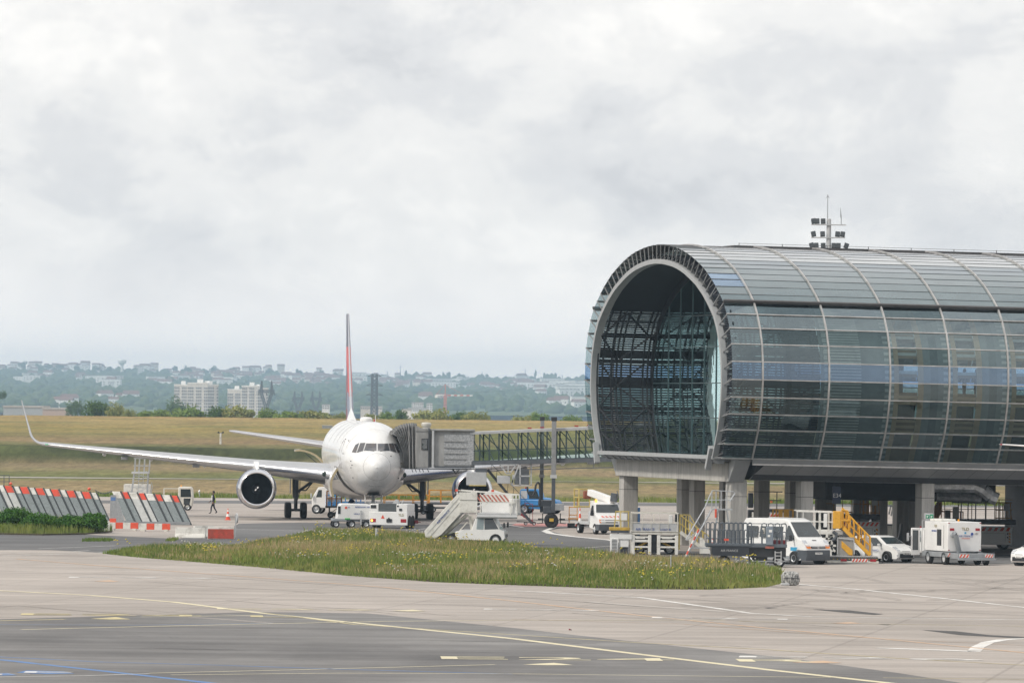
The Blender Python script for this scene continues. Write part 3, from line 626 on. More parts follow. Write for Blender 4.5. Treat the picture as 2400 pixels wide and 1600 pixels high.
for i in range(0, NR+1):
    k = i if i <= NR/2 else NR-i; thick = k == 10
    d0, d1, hh = (0.02, 0.20, 0.06) if thick else ((0.01,0.07,0.030) if k < 10 else (0.002,0.016,0.014))
    v, z = PO[i]; a = PO[max(i-1,0)]; b_ = PO[min(i+1,NR)]; tx, tz = b_[0]-a[0], b_[1]-a[1]; l = math.hypot(tx,tz); n = (tz/l, -tx/l); tt = (tx/l, tz/l)
    c = []
    for dn, dt in ((d0,-hh),(d1,-hh),(d1,hh),(d0,hh)): c.append((v+n[0]*dn+tt[0]*dt, z+n[1]*dn+tt[1]*dt))
    mb = MB().add([T(-0.03,*q) for q in c]+[T(LEND,*q) for q in c], [(0,1,2,3),(4,7,6,5),(0,4,5,1),(1,5,6,2),(2,6,7,3),(3,7,4,0)])
    W(mb.build('transom', frame_d if k >= 10 else alu, hall, smooth=False))
# arch rim
PR1 = [(v*1.0,z) for v,z in PI_]; PR2 = [(v*0.984, 5.7+(z-5.7)*0.976) for v,z in PI_]
mb = MB(); mb.grid([[T(-0.12,*a),T(0.35,*a),T(0.35,*b_),T(-0.12,*b_)] for a,b_ in zip(PR1,PR2)], closed=True)
for s_ in (0,-1): pass
W(mb.build('arch_rim', mat('rim_grey', (0.37,0.38,0.39), 0.5, var=0.06, scale=3), hall))
# bottom sill of the opening, legs of the rim
mb = MB(); zb = 5.7
q0 = T(-0.12,-14.1,zb); 
mb.add([T(-0.14,-14.2,zb-0.1),T(-0.14,14.0,zb-0.1),T(-0.14,14.0,zb+0.12),T(-0.14,-14.2,zb+0.12),T(0.6,-14.2,zb-0.1),T(0.6,14.0,zb-0.1),T(0.6,14.0,zb+0.12),T(0.6,-14.2,zb+0.12)], [(0,1,2,3),(4,7,6,5),(0,4,5,1),(3,2,6,7),(0,3,7,4),(1,5,6,2)])
for s_, e in ((1,14.05),(-1,-14.25)):
    a = T(-0.16, e-0.1*s_, 6.3); b_ = T(-0.16, e-0.75*s_-0.2, 5.05); mb.bar(a, b_, 0.32, 0.3)
W(mb.build('sill', mat('rim_grey',(0,0,0)), hall))
mb = MB()
for k in range(17):
    v = -13.4+k*1.62; mb.add([T(-0.1,v,zb-0.12),T(-0.1,v+1.5,zb-0.12),T(0.1,v+1.5,zb-0.36),T(0.1,v,zb-0.26),T(0.6,v,zb-0.12),T(0.6,v+1.5,zb-0.12),T(0.6,v+1.5,zb-0.36),T(0.6,v,zb-0.26)], [(0,1,2,3),(4,7,6,5),(0,3,7,4),(1,5,6,2),(3,2,6,7),(0,4,5,1)])
W(mb.build('sill_bracket', mat('fascia_grey', (0.20,0.205,0.215), 0.5, var=0.08, scale=1), hall))
# radial struts between the rim and the glass skin
mb = MB()
for i in range(0, NR+1):
    mb.bar(T(0.02,*PR1[i]), T(0.02,*off(PO,-0.03)[i]), 0.05, 0.07)
    if i < NR: mb.bar(T(0.02,*PR1[i]), T(0.9,*off(PO,-0.08)[i+1]), 0.035)
    mb.bar(T(0.04,*off(PO,-0.03)[i]), T(1.8,*off(PO,-0.03)[i]), 0.05, 0.12)
W(mb.build('strut', mat('strut_grey',(0.25,0.255,0.26),0.5,metal=0.3), hall))
drk = mat('dark_steel', (0.035,0.038,0.045), 0.5, metal=0.2, scale=2)
# end grille between rim and skin on the near side (narrow slats)
mb = MB()
for s_ in (1,-1):
    n_ = 95
    for k in range(n_):
        z = 5.8+(15.2-5.8)*k/n_
        idx = min(range(NR//2+1), key=lambda j: abs(PO[j][1]-z)); va = PI_[min(range(NR//2+1), key=lambda j: abs(PI_[j][1]-z))][0]; vb = PO[idx][0]-0.12
        if vb > va+0.1 and s_ == 1: mb.add([T(0.25,va,z),T(0.25,vb,z),T(0.34,vb,z+0.055),T(0.34,va,z+0.055)], [(0,1,2,3)])
W(mb.build('end_grille', mat('grille_grey',(0.09,0.10,0.12),0.45,metal=0.3), hall, smooth=False))
# inner shell : solid crown, louvred sides near the open end
crown_rows = [p for p in PI_ if p[1] > 14.3]; sh = off(PI_, -0.06)
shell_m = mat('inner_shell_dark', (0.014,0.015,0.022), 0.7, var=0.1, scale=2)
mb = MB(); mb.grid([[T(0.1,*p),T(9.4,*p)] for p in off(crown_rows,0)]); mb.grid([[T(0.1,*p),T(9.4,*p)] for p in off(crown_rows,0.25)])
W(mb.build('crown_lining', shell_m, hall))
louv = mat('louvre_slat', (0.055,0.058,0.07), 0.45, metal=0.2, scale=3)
side = [p for p in PI_[:NR//2] if p[1] <= 14.5]; sideS = resample(side, 66)
for s_, L1 in ((-1, 9.4),(1, 5.75)):
    mb = MB()
    for i,(v,z) in enumerate(sideS[:-1]):
        v2,z2 = sideS[i+1]; f = 0.70
        if i in (29,30,31,32,41,42,43,51): f = 1.0
        if i < 20: f = 0.80
        if i > 54: f = 0.86
        if s_ > 0: f = max(f, 0.88)
        va, za = v+(v2-v)*f, z+(z2-z)*f
        for (L0_, L1_) in ((0.2,L1),):
            mb.add([T(L0_,s_*v,z),T(L1_,s_*v,z),T(L1_,s_*va,za),T(L0_,s_*va,za)], [(0,1,2,3)])
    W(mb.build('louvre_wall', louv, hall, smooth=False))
    mb = MB(); nn = len(sideS)
    for L in [0.25,0.6,1.15,1.5,1.8,2.4,3.2,3.5,4.6,5.4,6.3,7.2,7.6,8.4,9.2]:
        if L > L1: continue
        for i in range(0, nn-1, 2):
            (v,z),(v2,z2) = sideS[i], sideS[min(i+2,nn-1)]; mb.bar(T(L,s_*(v-0.25),z), T(L,s_*(v2-0.25),z2), 0.09, 0.12)
    for j in (0, 10, 21, 30, 40, 51, 65):
        v,z = sideS[j]; mb.bar(T(0.2,s_*(v-0.2),z), T(L1,s_*(v-0.2),z), 0.14, 0.10)
    lv = [0,10,21,30,40,51,65]; ls = [0.3,1.5,3.4,5.4,7.2,9.2]
    for a_, b2_ in zip(lv[:-1], lv[1:]):
        for q, (x0,x1) in enumerate(zip(ls[:-1], ls[1:])):
            if x1 > L1: continue
            A, B = (sideS[a_], sideS[b2_]) if (a_+q) % 2 else (sideS[b2_], sideS[a_])
            mb.bar(T(x0,s_*(A[0]-0.35),A[1]), T(x1,s_*(B[0]-0.35),B[1]), 0.10)
    W(mb.build('truss', drk, hall, smooth=False))
# inner glazed end wall, one bay in
g_end = glassmat('end_wall_glass', (0.34,0.54,0.54), 0.30, 0.02, (0.72,0.97,0.98))
zt_ = [p for p in PR2]
mb = MB(); LW = 3.8
mb.poly([T(LW,v*0.985,z) for v,z in PR2]); W(mb.build('end_glass_wall', g_end, hall, smooth=False))
mb = MB()
def vmax(z): 
    c = [abs(v) for v,zz in PR2 if abs(zz-z) < 0.5]; return max(c) if c else 0
for v in [-11.5,-8.6,-5.7,-2.85,0,2.85,5.7,8.6,11.5]:
    top = max(zz for vv,zz in PR2 if abs(vv-v) < 1.2)-0.1; mb.bar(T(LW,v,5.7), T(LW,v,top), 0.05, 0.10)
for z in (8.0,10.1,12.3,14.2): mb.bar(T(LW,-vmax(z),z), T(LW,vmax(z),z), 0.04, 0.06)
W(mb.build('mullion', mat('teal_frame',(0.05,0.09,0.10),0.4), hall, smooth=False))
W(MB().grid([[T(LW-0.05,*p),T(LW+0.25,*p),T(LW+0.25,p[0]*0.965,5.7+(p[1]-5.7)*0.965),T(LW-0.05,p[0]*0.965,5.7+(p[1]-5.7)*0.965)] for p in PI_], closed=True).build('wall_frame', drk, hall))
# inner timber-lined shell with window openings from the second rib on
wood = mat('timber_lining', (0.52,0.345,0.22), 0.55, col2=(0.40,0.27,0.17), scale=3, stretch=(1,1,6)); woodd = mat('timber_dark', (0.26,0.16,0.09), 0.6, scale=3)
concg = mat('shell_grey', (0.24,0.26,0.27), 0.7, scale=1.5); slat = mat('shell_slat', (0.50,0.50,0.49), 0.55, scale=3)
wdk = mat('shell_window', (0.02,0.025,0.03), 0.08, spec=0.9, scale=1)
dI = [(v*0.90, 5.7+(z-5.7)*0.935) for v,z in HP]; SI = resample([p for p in dI if p[1] < 14.9], 60)
bays = [(a,b_) for a,b_ in zip(RIB[2:-1], RIB[3:])]
def rowtype(z):   # what each height band of the lining is
    for lo,hi,k in ((5.7,6.5,'w'),(6.5,7.25,'g'),(7.25,8.15,'s'),(8.15,9.0,'g'),(9.0,9.75,'s'),(9.75,10.6,'o'),(10.6,10.9,'s'),(10.9,11.6,'o'),(11.6,12.3,'s'),(12.3,12.8,'g'),(12.8,13.3,'s'),(13.3,13.85,'o'),(13.85,15,'w')):
        if lo <= z < hi: return k
    return 'w'
mats_s = [wood, woodd, concg, slat, wdk, drk, mat('shell_dark_grey',(0.16,0.18,0.19),0.7)]
for bi, (L0,L1) in enumerate(bays[:10]):
    for s_ in (1,-1):
        mb = MB(); D = L1-L0; cells = [(0,0.06,'c'),(0.06,0.22,'l'),(0.22,0.30,'w'),(0.30,0.62,'x'),(0.62,0.72,'w'),(0.72,0.84,'c'),(0.84,0.97,'d'),(0.97,1.0,'c')]
        for i in range(60):
            (v,z),(v2,z2) = SI[i], SI[i+1]; rt_ = rowtype((z+z2)/2)
            for (c0,c1,ty) in cells:
                if s_ < 0 and rt_ in 'og' and ty in 'xwl': continue
                dv = 0.0; m_ = 2
                if ty == 'c': m_ = 2
                elif ty == 'd': m_ = 6
                elif ty == 'l': m_ = 3 if i % 2 else 2; dv = -0.02
                elif ty == 'w': m_ = 0 if z < 14.2 else 1
                else:
                    if rt_ == 'o':
                        if bi in (0,): 
                            if c0 < 0.5: pass
                        continue
                    if rt_ == 'g':
                        dv = -0.3; m_ = 4
                    elif rt_ == 's': m_ = (3 if z > 10.5 else 0) if i % 2 else 1; dv = -0.08
                    else: m_ = 1
                mb.add([T(L0+D*c0,s_*(v+dv),z),T(L0+D*c1,s_*(v+dv),z),T(L0+D*c1,s_*(v2+dv),z2),T(L0+D*c0,s_*(v2+dv),z2)], [(0,1,2,3)], m_)
        W(mb.build('timber_bay', mats_s, hall, smooth=False))
mb = MB(); topS = [p for p in resample(dI, 60) if p[1] > 14.7]; topS = topS + [(-v,z) for v,z in topS[::-1]]
mb.grid([[T(9.0,*p),T(LEND,*p)] for p in topS]); W(mb.build('vault_lining', mat('vault_grey',(0.30,0.29,0.28),0.7), hall))
# louvre screens in front of the first timber bays
mb = MB()
for i in range(60):
    (v,z),(v2,z2) = SI[i], SI[i+1]
    mb.add([T(5.9,v+0.35,z),T(8.1,v+0.35,z),T(8.1,v2*0.5+v*0.5+0.35,(z+z2)/2),T(5.9,v2*0.5+v*0.5+0.35,(z+z2)/2)], [(0,1,2,3)])
    mb.add([T(6.4,v+0.05,z),T(9.4,v+0.05,z),T(9.4,v2+0.05,z2),T(6.4,v2+0.05,z2)], [(0,1,2,3)], 1)
W(mb.build('louvre_screen', [slat, concg], hall, smooth=False))
# floors
flo = mat('hall_floor', (0.22,0.21,0.20), 0.5, scale=0.6)
mb = MB()
def sl_(L0,L1,hv,z0,z1,mi=0):
    mb.add([T(L0,-hv,z0),T(L1,-hv,z0),T(L1,hv,z0),T(L0,hv,z0),T(L0,-hv,z1),T(L1,-hv,z1),T(L1,hv,z1),T(L0,hv,z1)], [(0,3,2,1),(4,5,6,7),(0,1,5,4),(1,2,6,5),(2,3,7,6),(3,0,4,7)], mi)
sl_(0.5,LEND,13.9,5.48,5.66); sl_(6.5,LEND,14.9,9.1,9.4)
W(mb.build('floor_slab', flo, hall, smooth=False))
# fascia and soffit
fas = mat('fascia_panel', (0.40,0.405,0.415), 0.42, metal=0.2, var=0.08, scale=0.5); fasl = mat('fascia_light', (0.36,0.37,0.38), 0.45, metal=0.3, scale=0.5)
for s_ in (1,-1):
    mb = MB(); 
    mb.grid([[T(1.85,s_*15.66,5.7),T(LEND,s_*15.66,5.7)],[T(1.85,s_*15.45,5.36),T(LEND,s_*15.45,5.36)]], 1)
    k = 2.6
    while k < LEND:
        k1 = min(k+1.17, LEND); mb.add([T(k+0.012,s_*15.44,5.33),T(k1-0.012,s_*15.44,5.33),T(k1-0.46,s_*13.4,4.42),T(k-0.44,s_*13.4,4.42)], [(0,1,2,3)], 0); k = k1
    W(mb.build('fascia', [fas, fasl], hall, smooth=False))
    W(MB().bar(T(1.85,s_*15.56,5.36), T(LEND,s_*15.56,5.36), 0.10, 0.09).build('gutter_rail', alu, hall))
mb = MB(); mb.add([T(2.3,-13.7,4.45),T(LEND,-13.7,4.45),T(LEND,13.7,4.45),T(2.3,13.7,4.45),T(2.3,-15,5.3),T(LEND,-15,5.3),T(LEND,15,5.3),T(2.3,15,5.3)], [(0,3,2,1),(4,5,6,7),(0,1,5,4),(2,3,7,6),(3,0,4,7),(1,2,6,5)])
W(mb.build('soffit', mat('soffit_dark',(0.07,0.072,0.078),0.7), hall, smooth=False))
# concrete beam and pillars
con = mat('board_marked_concrete', (0.47,0.455,0.43), 0.9, col2=(0.31,0.30,0.285), scale=1.6, stretch=(2.2,2.2,0.22), lo=0.3, hi=0.58, fine=0.06, fscale=14)
mb = MB(); mb.add([T(0.95,-13.4,4.30),T(2.0,-13.4,4.30),T(2.0,13.4,4.30),T(0.95,13.4,4.30),T(0.95,-13.4,5.45),T(2.0,-13.4,5.45),T(2.0,13.4,5.45),T(0.95,13.4,5.45)], [(0,3,2,1),(4,5,6,7),(0,1,5,4),(1,2,6,5),(2,3,7,6),(3,0,4,7)])
W(mb.build('end_beam', con, hall, bev=0.03))
for s_ in (-1,1): W(MB().add([T(1.0,s_*13.45,5.6),T(1.0,s_*15.1,5.6),T(1.0,s_*13.45,4.3),T(1.9,s_*13.45,5.6),T(1.9,s_*15.1,5.6),T(1.9,s_*13.45,4.3)], [(0,1,2),(3,5,4),(0,3,4,1),(1,4,5,2),(2,5,3,0)]).build('end_bracket', mat('rim_grey',(0,0,0)), hall))
def pillar(L, v, wL=0.95, wv=1.0, top=4.45):
    mb = MB(); mb.add([T(L-wL/2,v-wv/2,0)]+[T(L+wL/2,v-wv/2,0),T(L+wL/2,v+wv/2,0),T(L-wL/2,v+wv/2,0)]+[T(L-wL/2,v-wv/2,top),T(L+wL/2,v-wv/2,top),T(L+wL/2,v+wv/2,top),T(L-wL/2,v+wv/2,top)], [(0,3,2,1),(4,5,6,7),(0,1,5,4),(1,2,6,5),(2,3,7,6),(3,0,4,7)])
    o = W(mb.build('pillar', con, hall, bev=0.04))
    for v_ in o.data.vertices:
        if v_.co.z < 1: v_.co.z = -0.02
    mb = MB(); c = T(L,v,3.45); mb.box((c.x,c.y,3.45-SL*0),(wL*1.01,wv*1.01,0.03),rz=AL); W(mb.build('pillar_joint', mat('joint_dark',(0.12,0.115,0.11),0.9), o, smooth=False)); o.children[0].location = (0,0,0)
    return o
def colpix(px0, px1, v, wv=1.0):   # pillar whose face spans two pixel columns on a given row of the grid
    best = None
    for k in range(0, 700):
        L = k*0.1; p = T(L, v, 0); X = p.x*FPX/p.y+1200
        if X >= (px0+px1)/2: best = L; break
    return pillar(best if best is not None else 10, v, max(0.7,(px1-px0)/40*0.75), wv)
pillar(1.65, 12.8, 1.0, 1.1); pillar(1.65, -12.8, 0.95, 1.1)
colpix(1868,1908,13.0,1.2); colpix(2148,2189,13.0,1.4); colpix(1595,1618,-13.0,1.3); colpix(1625,1646,-6.5,1.2); colpix(1696,1712,-13,1.0); colpix(1780,1797,-6.5,1.2); colpix(1852,1868,-2.0,1.2); colpix(2128,2147,-4,1.2); colpix(2054,2071,-3,1.2); colpix(2425,2470,13,1.2); colpix(2100,2120,-13,1.0)
# dark service block and ducts under the hall
mb = MB(); c = T(24,2,0)
def qbox(mb, L0,L1,v0,v1,z0,z1,mi=0):
    mb.add([T(L0,v0,z0),T(L1,v0,z0),T(L1,v1,z0),T(L0,v1,z0),T(L0,v0,z1),T(L1,v0,z1),T(L1,v1,z1),T(L0,v1,z1)], [(0,3,2,1),(4,5,6,7),(0,1,5,4),(1,2,6,5),(2,3,7,6),(3,0,4,7)], mi); return mb
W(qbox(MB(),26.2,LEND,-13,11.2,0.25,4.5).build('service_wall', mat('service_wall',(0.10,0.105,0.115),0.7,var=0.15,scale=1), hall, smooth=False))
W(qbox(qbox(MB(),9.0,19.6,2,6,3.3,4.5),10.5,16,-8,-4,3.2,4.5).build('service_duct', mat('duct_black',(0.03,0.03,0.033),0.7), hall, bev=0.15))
def Lof(px, v):
    for k in range(900):
        p = T(k*0.05, v, 0)
        if p.x*FPX/p.y+1200 >= px: return k*0.05
    return 30
W(qbox(MB(),Lof(1912,-9),Lof(1958,-9),-9,-8.6,0,4.4).build('stair_core_wall', con, hall, smooth=False))
W(qbox(MB(),Lof(2000,-10),Lof(2034,-10),-10,-9.6,0,4.4).build('partition_wall', con, hall, smooth=False))
foil = mat('foil_wrap', (0.62,0.63,0.64), 0.30, metal=0.6, col2=(0.28,0.285,0.29), scale=2.5, bump=1.0)
mb = MB()
pth = [P(px_,py_,353.0) for px_,py_ in ((2188,1139),(2240,1139),(2286,1140),(2306,1149),(2322,1163),(2337,1170))]
for k,(a,b_) in enumerate(zip(pth[:-1],pth[1:])): mb.cyl(a, b_, 0.36+0.03*(k%2), 0.40-0.03*(k%2), 9)
W(mb.build('foil_duct', foil, hall)); mb = MB(); pth = [P(px_,py_,356.0) for px_,py_ in ((2195,1163),(2250,1164),(2300,1168))]
for a,b_ in zip(pth[:-1],pth[1:]): mb.cyl(a, b_, 0.30, 0.26, 8)
W(mb.build('foil_duct', foil, hall))
# roof handrail
mb = MB()
for k in range(0, 19): mb.bar(T(5+k*2.7,0.5,18.3), T(5+k*2.7,0.5,18.55), 0.04)
mb.bar(T(5,0.5,18.52), T(53.6,0.5,18.52), 0.02)
W(mb.build('roof_rail', frame_d, hall))
W(qbox(MB(),4.5,LEND,-1.2,1.2,18.28,18.38).build('roof_gutter', frame_d, hall, smooth=False))
# ---------------- floodlight mast behind the hall
Ym = 430.0; bp = P(1936,1200,Ym); mast = thing('floodlight_mast', 'grey floodlight mast with three tiers of lamps rising behind the hall roof', 'floodlight mast', (bp.x,Ym,0))
def mz(y): return P(1936,y,Ym).z
MB().cyl((0,0,0),(0,0,mz(513)),0.30,0.16,14).build('pole', lgrey, mast)
MB().cyl((-0.1,0,mz(513)),(-0.1,0,mz(458)),0.035,0.02,6).cyl((-0.1,0,mz(462)),(-0.1,0,mz(455)),0.07,0.01,6).bar((-0.22,0,mz(464)),(-0.1,0,mz(460)),0.03).bar((0.02,0,mz(464)),(-0.1,0,mz(460)),0.03).build('lightning_rod', grey, mast)
for yt, xa, xb in ((527,-1.25,1.22),(557,-1.25,1.15),(584,-1.3,1.4)): MB().box(((xa+xb)/2,0,mz(yt)),(xb-xa,0.5,0.07)).build('platform', lgrey, mast)
MB().cyl((0.88,0,mz(527)),(0.88,0,mz(505)),0.03,n=6).cyl((0.86,0,mz(510)),(0.82,0,mz(487)),0.05,0.015,6).build('antenna', grey, mast)
lampb = mat('lamp_housing', (0.06,0.07,0.08), 0.4, metal=0.3)
for yt, xs_ in ((527,((-1.1,-12),(-0.85,-4),(-0.42,-3))),(557,((-1.1,-14),(-0.45,-5),(0.62,6),(0.98,10))),(584,((-1.22,-20),(-0.9,-4),(-0.4,-3),(0.36,2),(0.68,2),(1.25,24)))):
    for x, an in xs_:
        l = MB().box((x,-0.15,mz(yt)+0.25),(0.34,0.18,0.38),ry=R(an*0.8),rx=R(-14)).build('floodlight', lampb, mast, bev=0.03)
        MB().box((x,-0.255,mz(yt)+0.26),(0.28,0.02,0.30),ry=R(an*0.8),rx=R(-14)).build('lamp_glass', wind, l)
# ================================================================ airliner
YW = R(3.95); nose = P(883.6, 1094, 421.0)
plane = thing('airliner', 'white twin engine airliner parked nose on at the bridge, red and blue tail fin', 'airplane', (nose.x, nose.y, 0), YW)
PM = Matrix.Translation((nose.x, nose.y, 0)) @ Matrix.Rotation(YW, 4, 'Z'); PMi = PM.inverted()
pwht = mat('aircraft_white', (0.78,0.78,0.775), 0.27, col2=(0.66,0.655,0.64), scale=0.9, coat=0.4, stretch=(1.4,0.25,1.4), lo=0.30, hi=0.52); bare = mat('bare_aluminium', (0.66,0.67,0.69), 0.24, metal=0.85, var=0.05, scale=0.4)
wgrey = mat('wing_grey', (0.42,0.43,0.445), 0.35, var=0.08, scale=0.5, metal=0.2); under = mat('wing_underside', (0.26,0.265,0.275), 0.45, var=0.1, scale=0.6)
ST = [(0,4.12,4.08,0.03,4.1),(0.08,4.40,3.80,0.30,4.1),(0.25,4.60,3.56,0.52,4.12),(0.5,4.80,3.32,0.74,4.15),(0.95,5.04,3.02,1.02,4.2),(1.5,5.26,2.78,1.32,4.26),(2.0,5.42,2.62,1.54,4.32),(2.4,5.66,2.52,1.68,4.37),(2.8,5.92,2.44,1.80,4.42),(3.4,6.32,2.34,1.96,4.5),(4.1,6.66,2.24,2.11,4.57),(5,6.94,2.14,2.25,4.63),(6,7.12,2.06,2.36,4.67),(7.5,7.26,2.0,2.46,4.7),(9,7.3,2.0,2.515,4.72),(14,7.3,2.0,2.515,4.72),(17,7.3,1.9,2.515,4.72),(20,7.3,1.72,2.515,4.72),(30,7.3,1.72,2.515,4.72),(34,7.3,2.0,2.515,4.72),(38,7.3,2.35,2.47,4.8),(42,7.3,3.0,2.25,5.0),(46,7.28,3.85,1.8,5.4),(50,7.15,4.8,1.15,5.9),(53,6.95,5.6,0.5,6.3),(54,6.7,6.0,0.15,6.35)]
def stat(s):
    for a,b in zip(ST[:-1],ST[1:]):
        if s <= b[0]:
            f = (s-a[0])/(b[0]-a[0]); return [a[i]+(b[i]-a[i])*f for i in range(5)]
    return list(ST[-1])
# smooth the station table with extra catmull-rom samples
def cr4(p0,p1,p2,p3,f): return 0.5*((2*p1)+(-p0+p2)*f+(2*p0-5*p1+4*p2-p3)*f*f+(-p0+3*p1-3*p2+p3)*f**3)
FS = []
for i in range(len(ST)-1):
    a = ST[max(i-1,0)]; b = ST[i]; c = ST[i+1]; d = ST[min(i+2,len(ST)-1)]; ns = 3 if c[0] < 9.1 else 2
    for k in range(ns):
        f = k/ns
        FS.append([b[0]+(c[0]-b[0])*f]+[b[j]+(c[j]-b[j])*f if (i == 0 or abs(c[0]-b[0]) > 2*abs(b[0]-a[0])+1e-6 or abs(c[0]-b[0])<1e-6) else cr4(a[j],b[j],c[j],d[j],f) for j in (1,2,3,4)])
FS.append(list(ST[-1])); NS = 64
def ring(s):
    _, zt, zb, hw_, zc = s; o = []
    for k in range(NS):
        t = 2*PI*k/NS; z = zc+((zt-zc) if math.sin(t) > 0 else (zc-zb))*math.sin(t); o.append((hw_*math.cos(t), s[0], z))
    return o
rings = [ring(s) for s in FS]
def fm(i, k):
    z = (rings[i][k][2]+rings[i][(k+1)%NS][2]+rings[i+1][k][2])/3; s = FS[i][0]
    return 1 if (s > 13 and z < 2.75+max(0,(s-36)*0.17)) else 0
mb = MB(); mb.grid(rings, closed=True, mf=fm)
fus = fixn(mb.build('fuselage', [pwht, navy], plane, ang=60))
bv = BVHTree.FromPolygons([v.co for v in fus.data.vertices], [p.vertices[:] for p in fus.data.polygons])
def hit(px, py, offs=0.015):
    o = PMi @ Vector((0,0,CH)); d = (PMi.to_3x3() @ ray(px,py)).normalized(); loc, n, i, _ = bv.ray_cast(o, d)
    if loc is None: return None
    if n.dot(d) > 0: n = -n
    return loc+n*offs
def decal(quad, offs, m, name, parent, n=8):   # quad of pixels laid onto the skin : TL TR BR BL
    rows = []
    for i in range(n+1):
        r = []
        for j in range(n+1):
            f, g = i/n, j/n; a = Vector(quad[0]).lerp(Vector(quad[1]), g); b = Vector(quad[3]).lerp(Vector(quad[2]), g); q = a.lerp(b, f)
            h = hit(q.x, q.y, offs)
            if h is None: return None
            r.append(h)
        rows.append(r)
    return MB().grid(rows).build(name, m, parent)
Z4 = lambda x,y: (700+x/5.2275, 960+y/5.2275)
wins = [[(697,432),(740,408),(703,523),(655,516)],[(757,410),(815,408),(787,501),(714,523)],[(831,414),(950,415),(950,499),(803,499)],[(972,418),(1092,415),(1113,501),(972,500)],[(1104,416),(1156,413),(1196,523),(1125,500)],[(1166,416),(1205,428),(1241,516),(1211,526)]]
wfr = mat('window_frame', (0.45,0.45,0.46), 0.4, metal=0.4)
for q in wins:
    c = Vector((sum(a for a,_ in q)/4, sum(b for _,b in q)/4)); big = [Z4(*(c+(Vector(a)-c)*1.0+(Vector(a)-c).normalized()*7)) for a in q]
    f = decal(big, 0.010, wfr, 'cockpit_window_frame', fus); 
    g = decal([Z4(*a) for a in q], 0.022, mat('cockpit_glass',(0.06,0.07,0.085),0.05,col2=(0.10,0.08,0.07),scale=1.2,spec=1.0), 'cockpit_window', fus)
def seam(pts, r=0.012, name='panel_seam', parent=None, m=None, offs=0.004):
    q = [hit(x,y,offs) for x,y in pts]; q = [a for a in q if a is not None]
    if len(q) > 1: MB().tube(q, r, 4).build(name, m or mat('seam_grey',(0.30,0.30,0.30),0.6), parent or fus)
seam([Z4(960+167*math.cos(a*2*PI/48), 700+166*math.sin(a*2*PI/48)) for a in range(49)], 0.012, 'radome_seam')
seam([Z4(967,760),Z4(962,830)], 0.010); seam([Z4(855,925),Z4(900,935),Z4(945,938),Z4(985,934),Z4(1025,927)], 0.016); seam([Z4(945,940),Z4(945,1010)], 0.012)
seam([Z4(528,640),Z4(520,720),Z4(545,800),Z4(600,880),Z4(660,945)], 0.010)
text('NO STEP', 0.13, face((0.03,0.90,3.10),(1,0,0),(0,-0.55,0.83)), 'nose_lettering', inkm, fus)
for x,y in ((643,628),(657,675),(645,708),(668,830),(1128,568),(1250,650),(1250,715),(1218,835),(548,535),(578,362),(615,378)):
    h = hit(*Z4(x,y), 0.02)
    if h is not None: MB().box(h,(0.10,0.06,0.05)).build('probe', blackp, fus)
MB().tube([hit(*Z4(1205,300),0.0), hit(*Z4(1205,300),0.0)+Vector((0,-0.02,0.3))],0.01,4)
for x0,x1 in ((835,925),(998,1060)):
    a = hit(*Z4(x0 if x0<900 else x1,500),0.03); b = hit(*Z4(x1 if x0<900 else x0,508),0.03); MB().bar(a,b,0.03).build('wiper', blackp, fus)
for s_ in (4.4,7.9,12.9,19.0,27.0,36.0):
    r_s = ring(stat(s_)); MB().tube([Vector(q)*1.0+Vector(((0.006 if q[0]>0 else -0.006),0,0.006)) for q in r_s[4:29]],0.008,4).build('panel_seam', mat('seam_grey',(0,0,0)), fus)
for s_ in (6.2,41.5):
    pts = []
    _,zt,zb,hw_,zc = stat(s_)
    for (y_,a) in [(s_-0.53,-12),(s_-0.53,0),(s_-0.53,14),(s_-0.53,26),(s_-0.3,31),(s_+0.3,31),(s_+0.53,26),(s_+0.53,14),(s_+0.53,0),(s_+0.53,-12),(s_+0.4,-16),(s_-0.4,-16),(s_-0.53,-12)]:
        _,zt,zb,h2,zc = stat(y_); pts.append((-(h2+0.01)*math.cos(R(a)), y_, zc+(zt-zc+0.01)*math.sin(R(a))))
    MB().tube(pts,0.018,4).build('door_outline', mat('seam_grey',(0,0,0)), fus)
# blue flare of the belly fairing, crown dome and beacon
mb = MB(); rows = []
for i in range(15):
    s = 15.5+i*1.35; e = math.sin(PI*min(i,14-i*0.0)/14.0)**0.5 if 0 < i < 14 else 0; r = []
    for k in range(21):
        t = PI+PI*k/20; r.append(((2.52+0.45*e)*math.cos(t), s, 3.05+(1.55*e+0.01+1.0*(e>0))*math.sin(t)*0.62))
    rows.append(r)
mb.grid(rows, mf=lambda i,k: 0); mb.build('belly_fairing', pwht, plane, ang=60)
mb = MB().lathe([(0,0.001),(0,0.46),(0.22,0.46),(0.33,0.34),(0.36,0.001)],(0.15,21,7.25),(0,0,1),20); o = mb.build('crown_dome', pwht, plane)
MB().cyl((0.72,20,7.26),(0.72,20,7.42),0.09,0.05,8).build('beacon', tailred, plane); MB().bar((0.5,14,7.25),(0.5,14.1,7.75),0.03,0.12).build('blade_antenna', pwht, plane)
for sg in (-1,1):
    dr = MB()
    for (s,z) in ((6.6,4.9),):
        pass
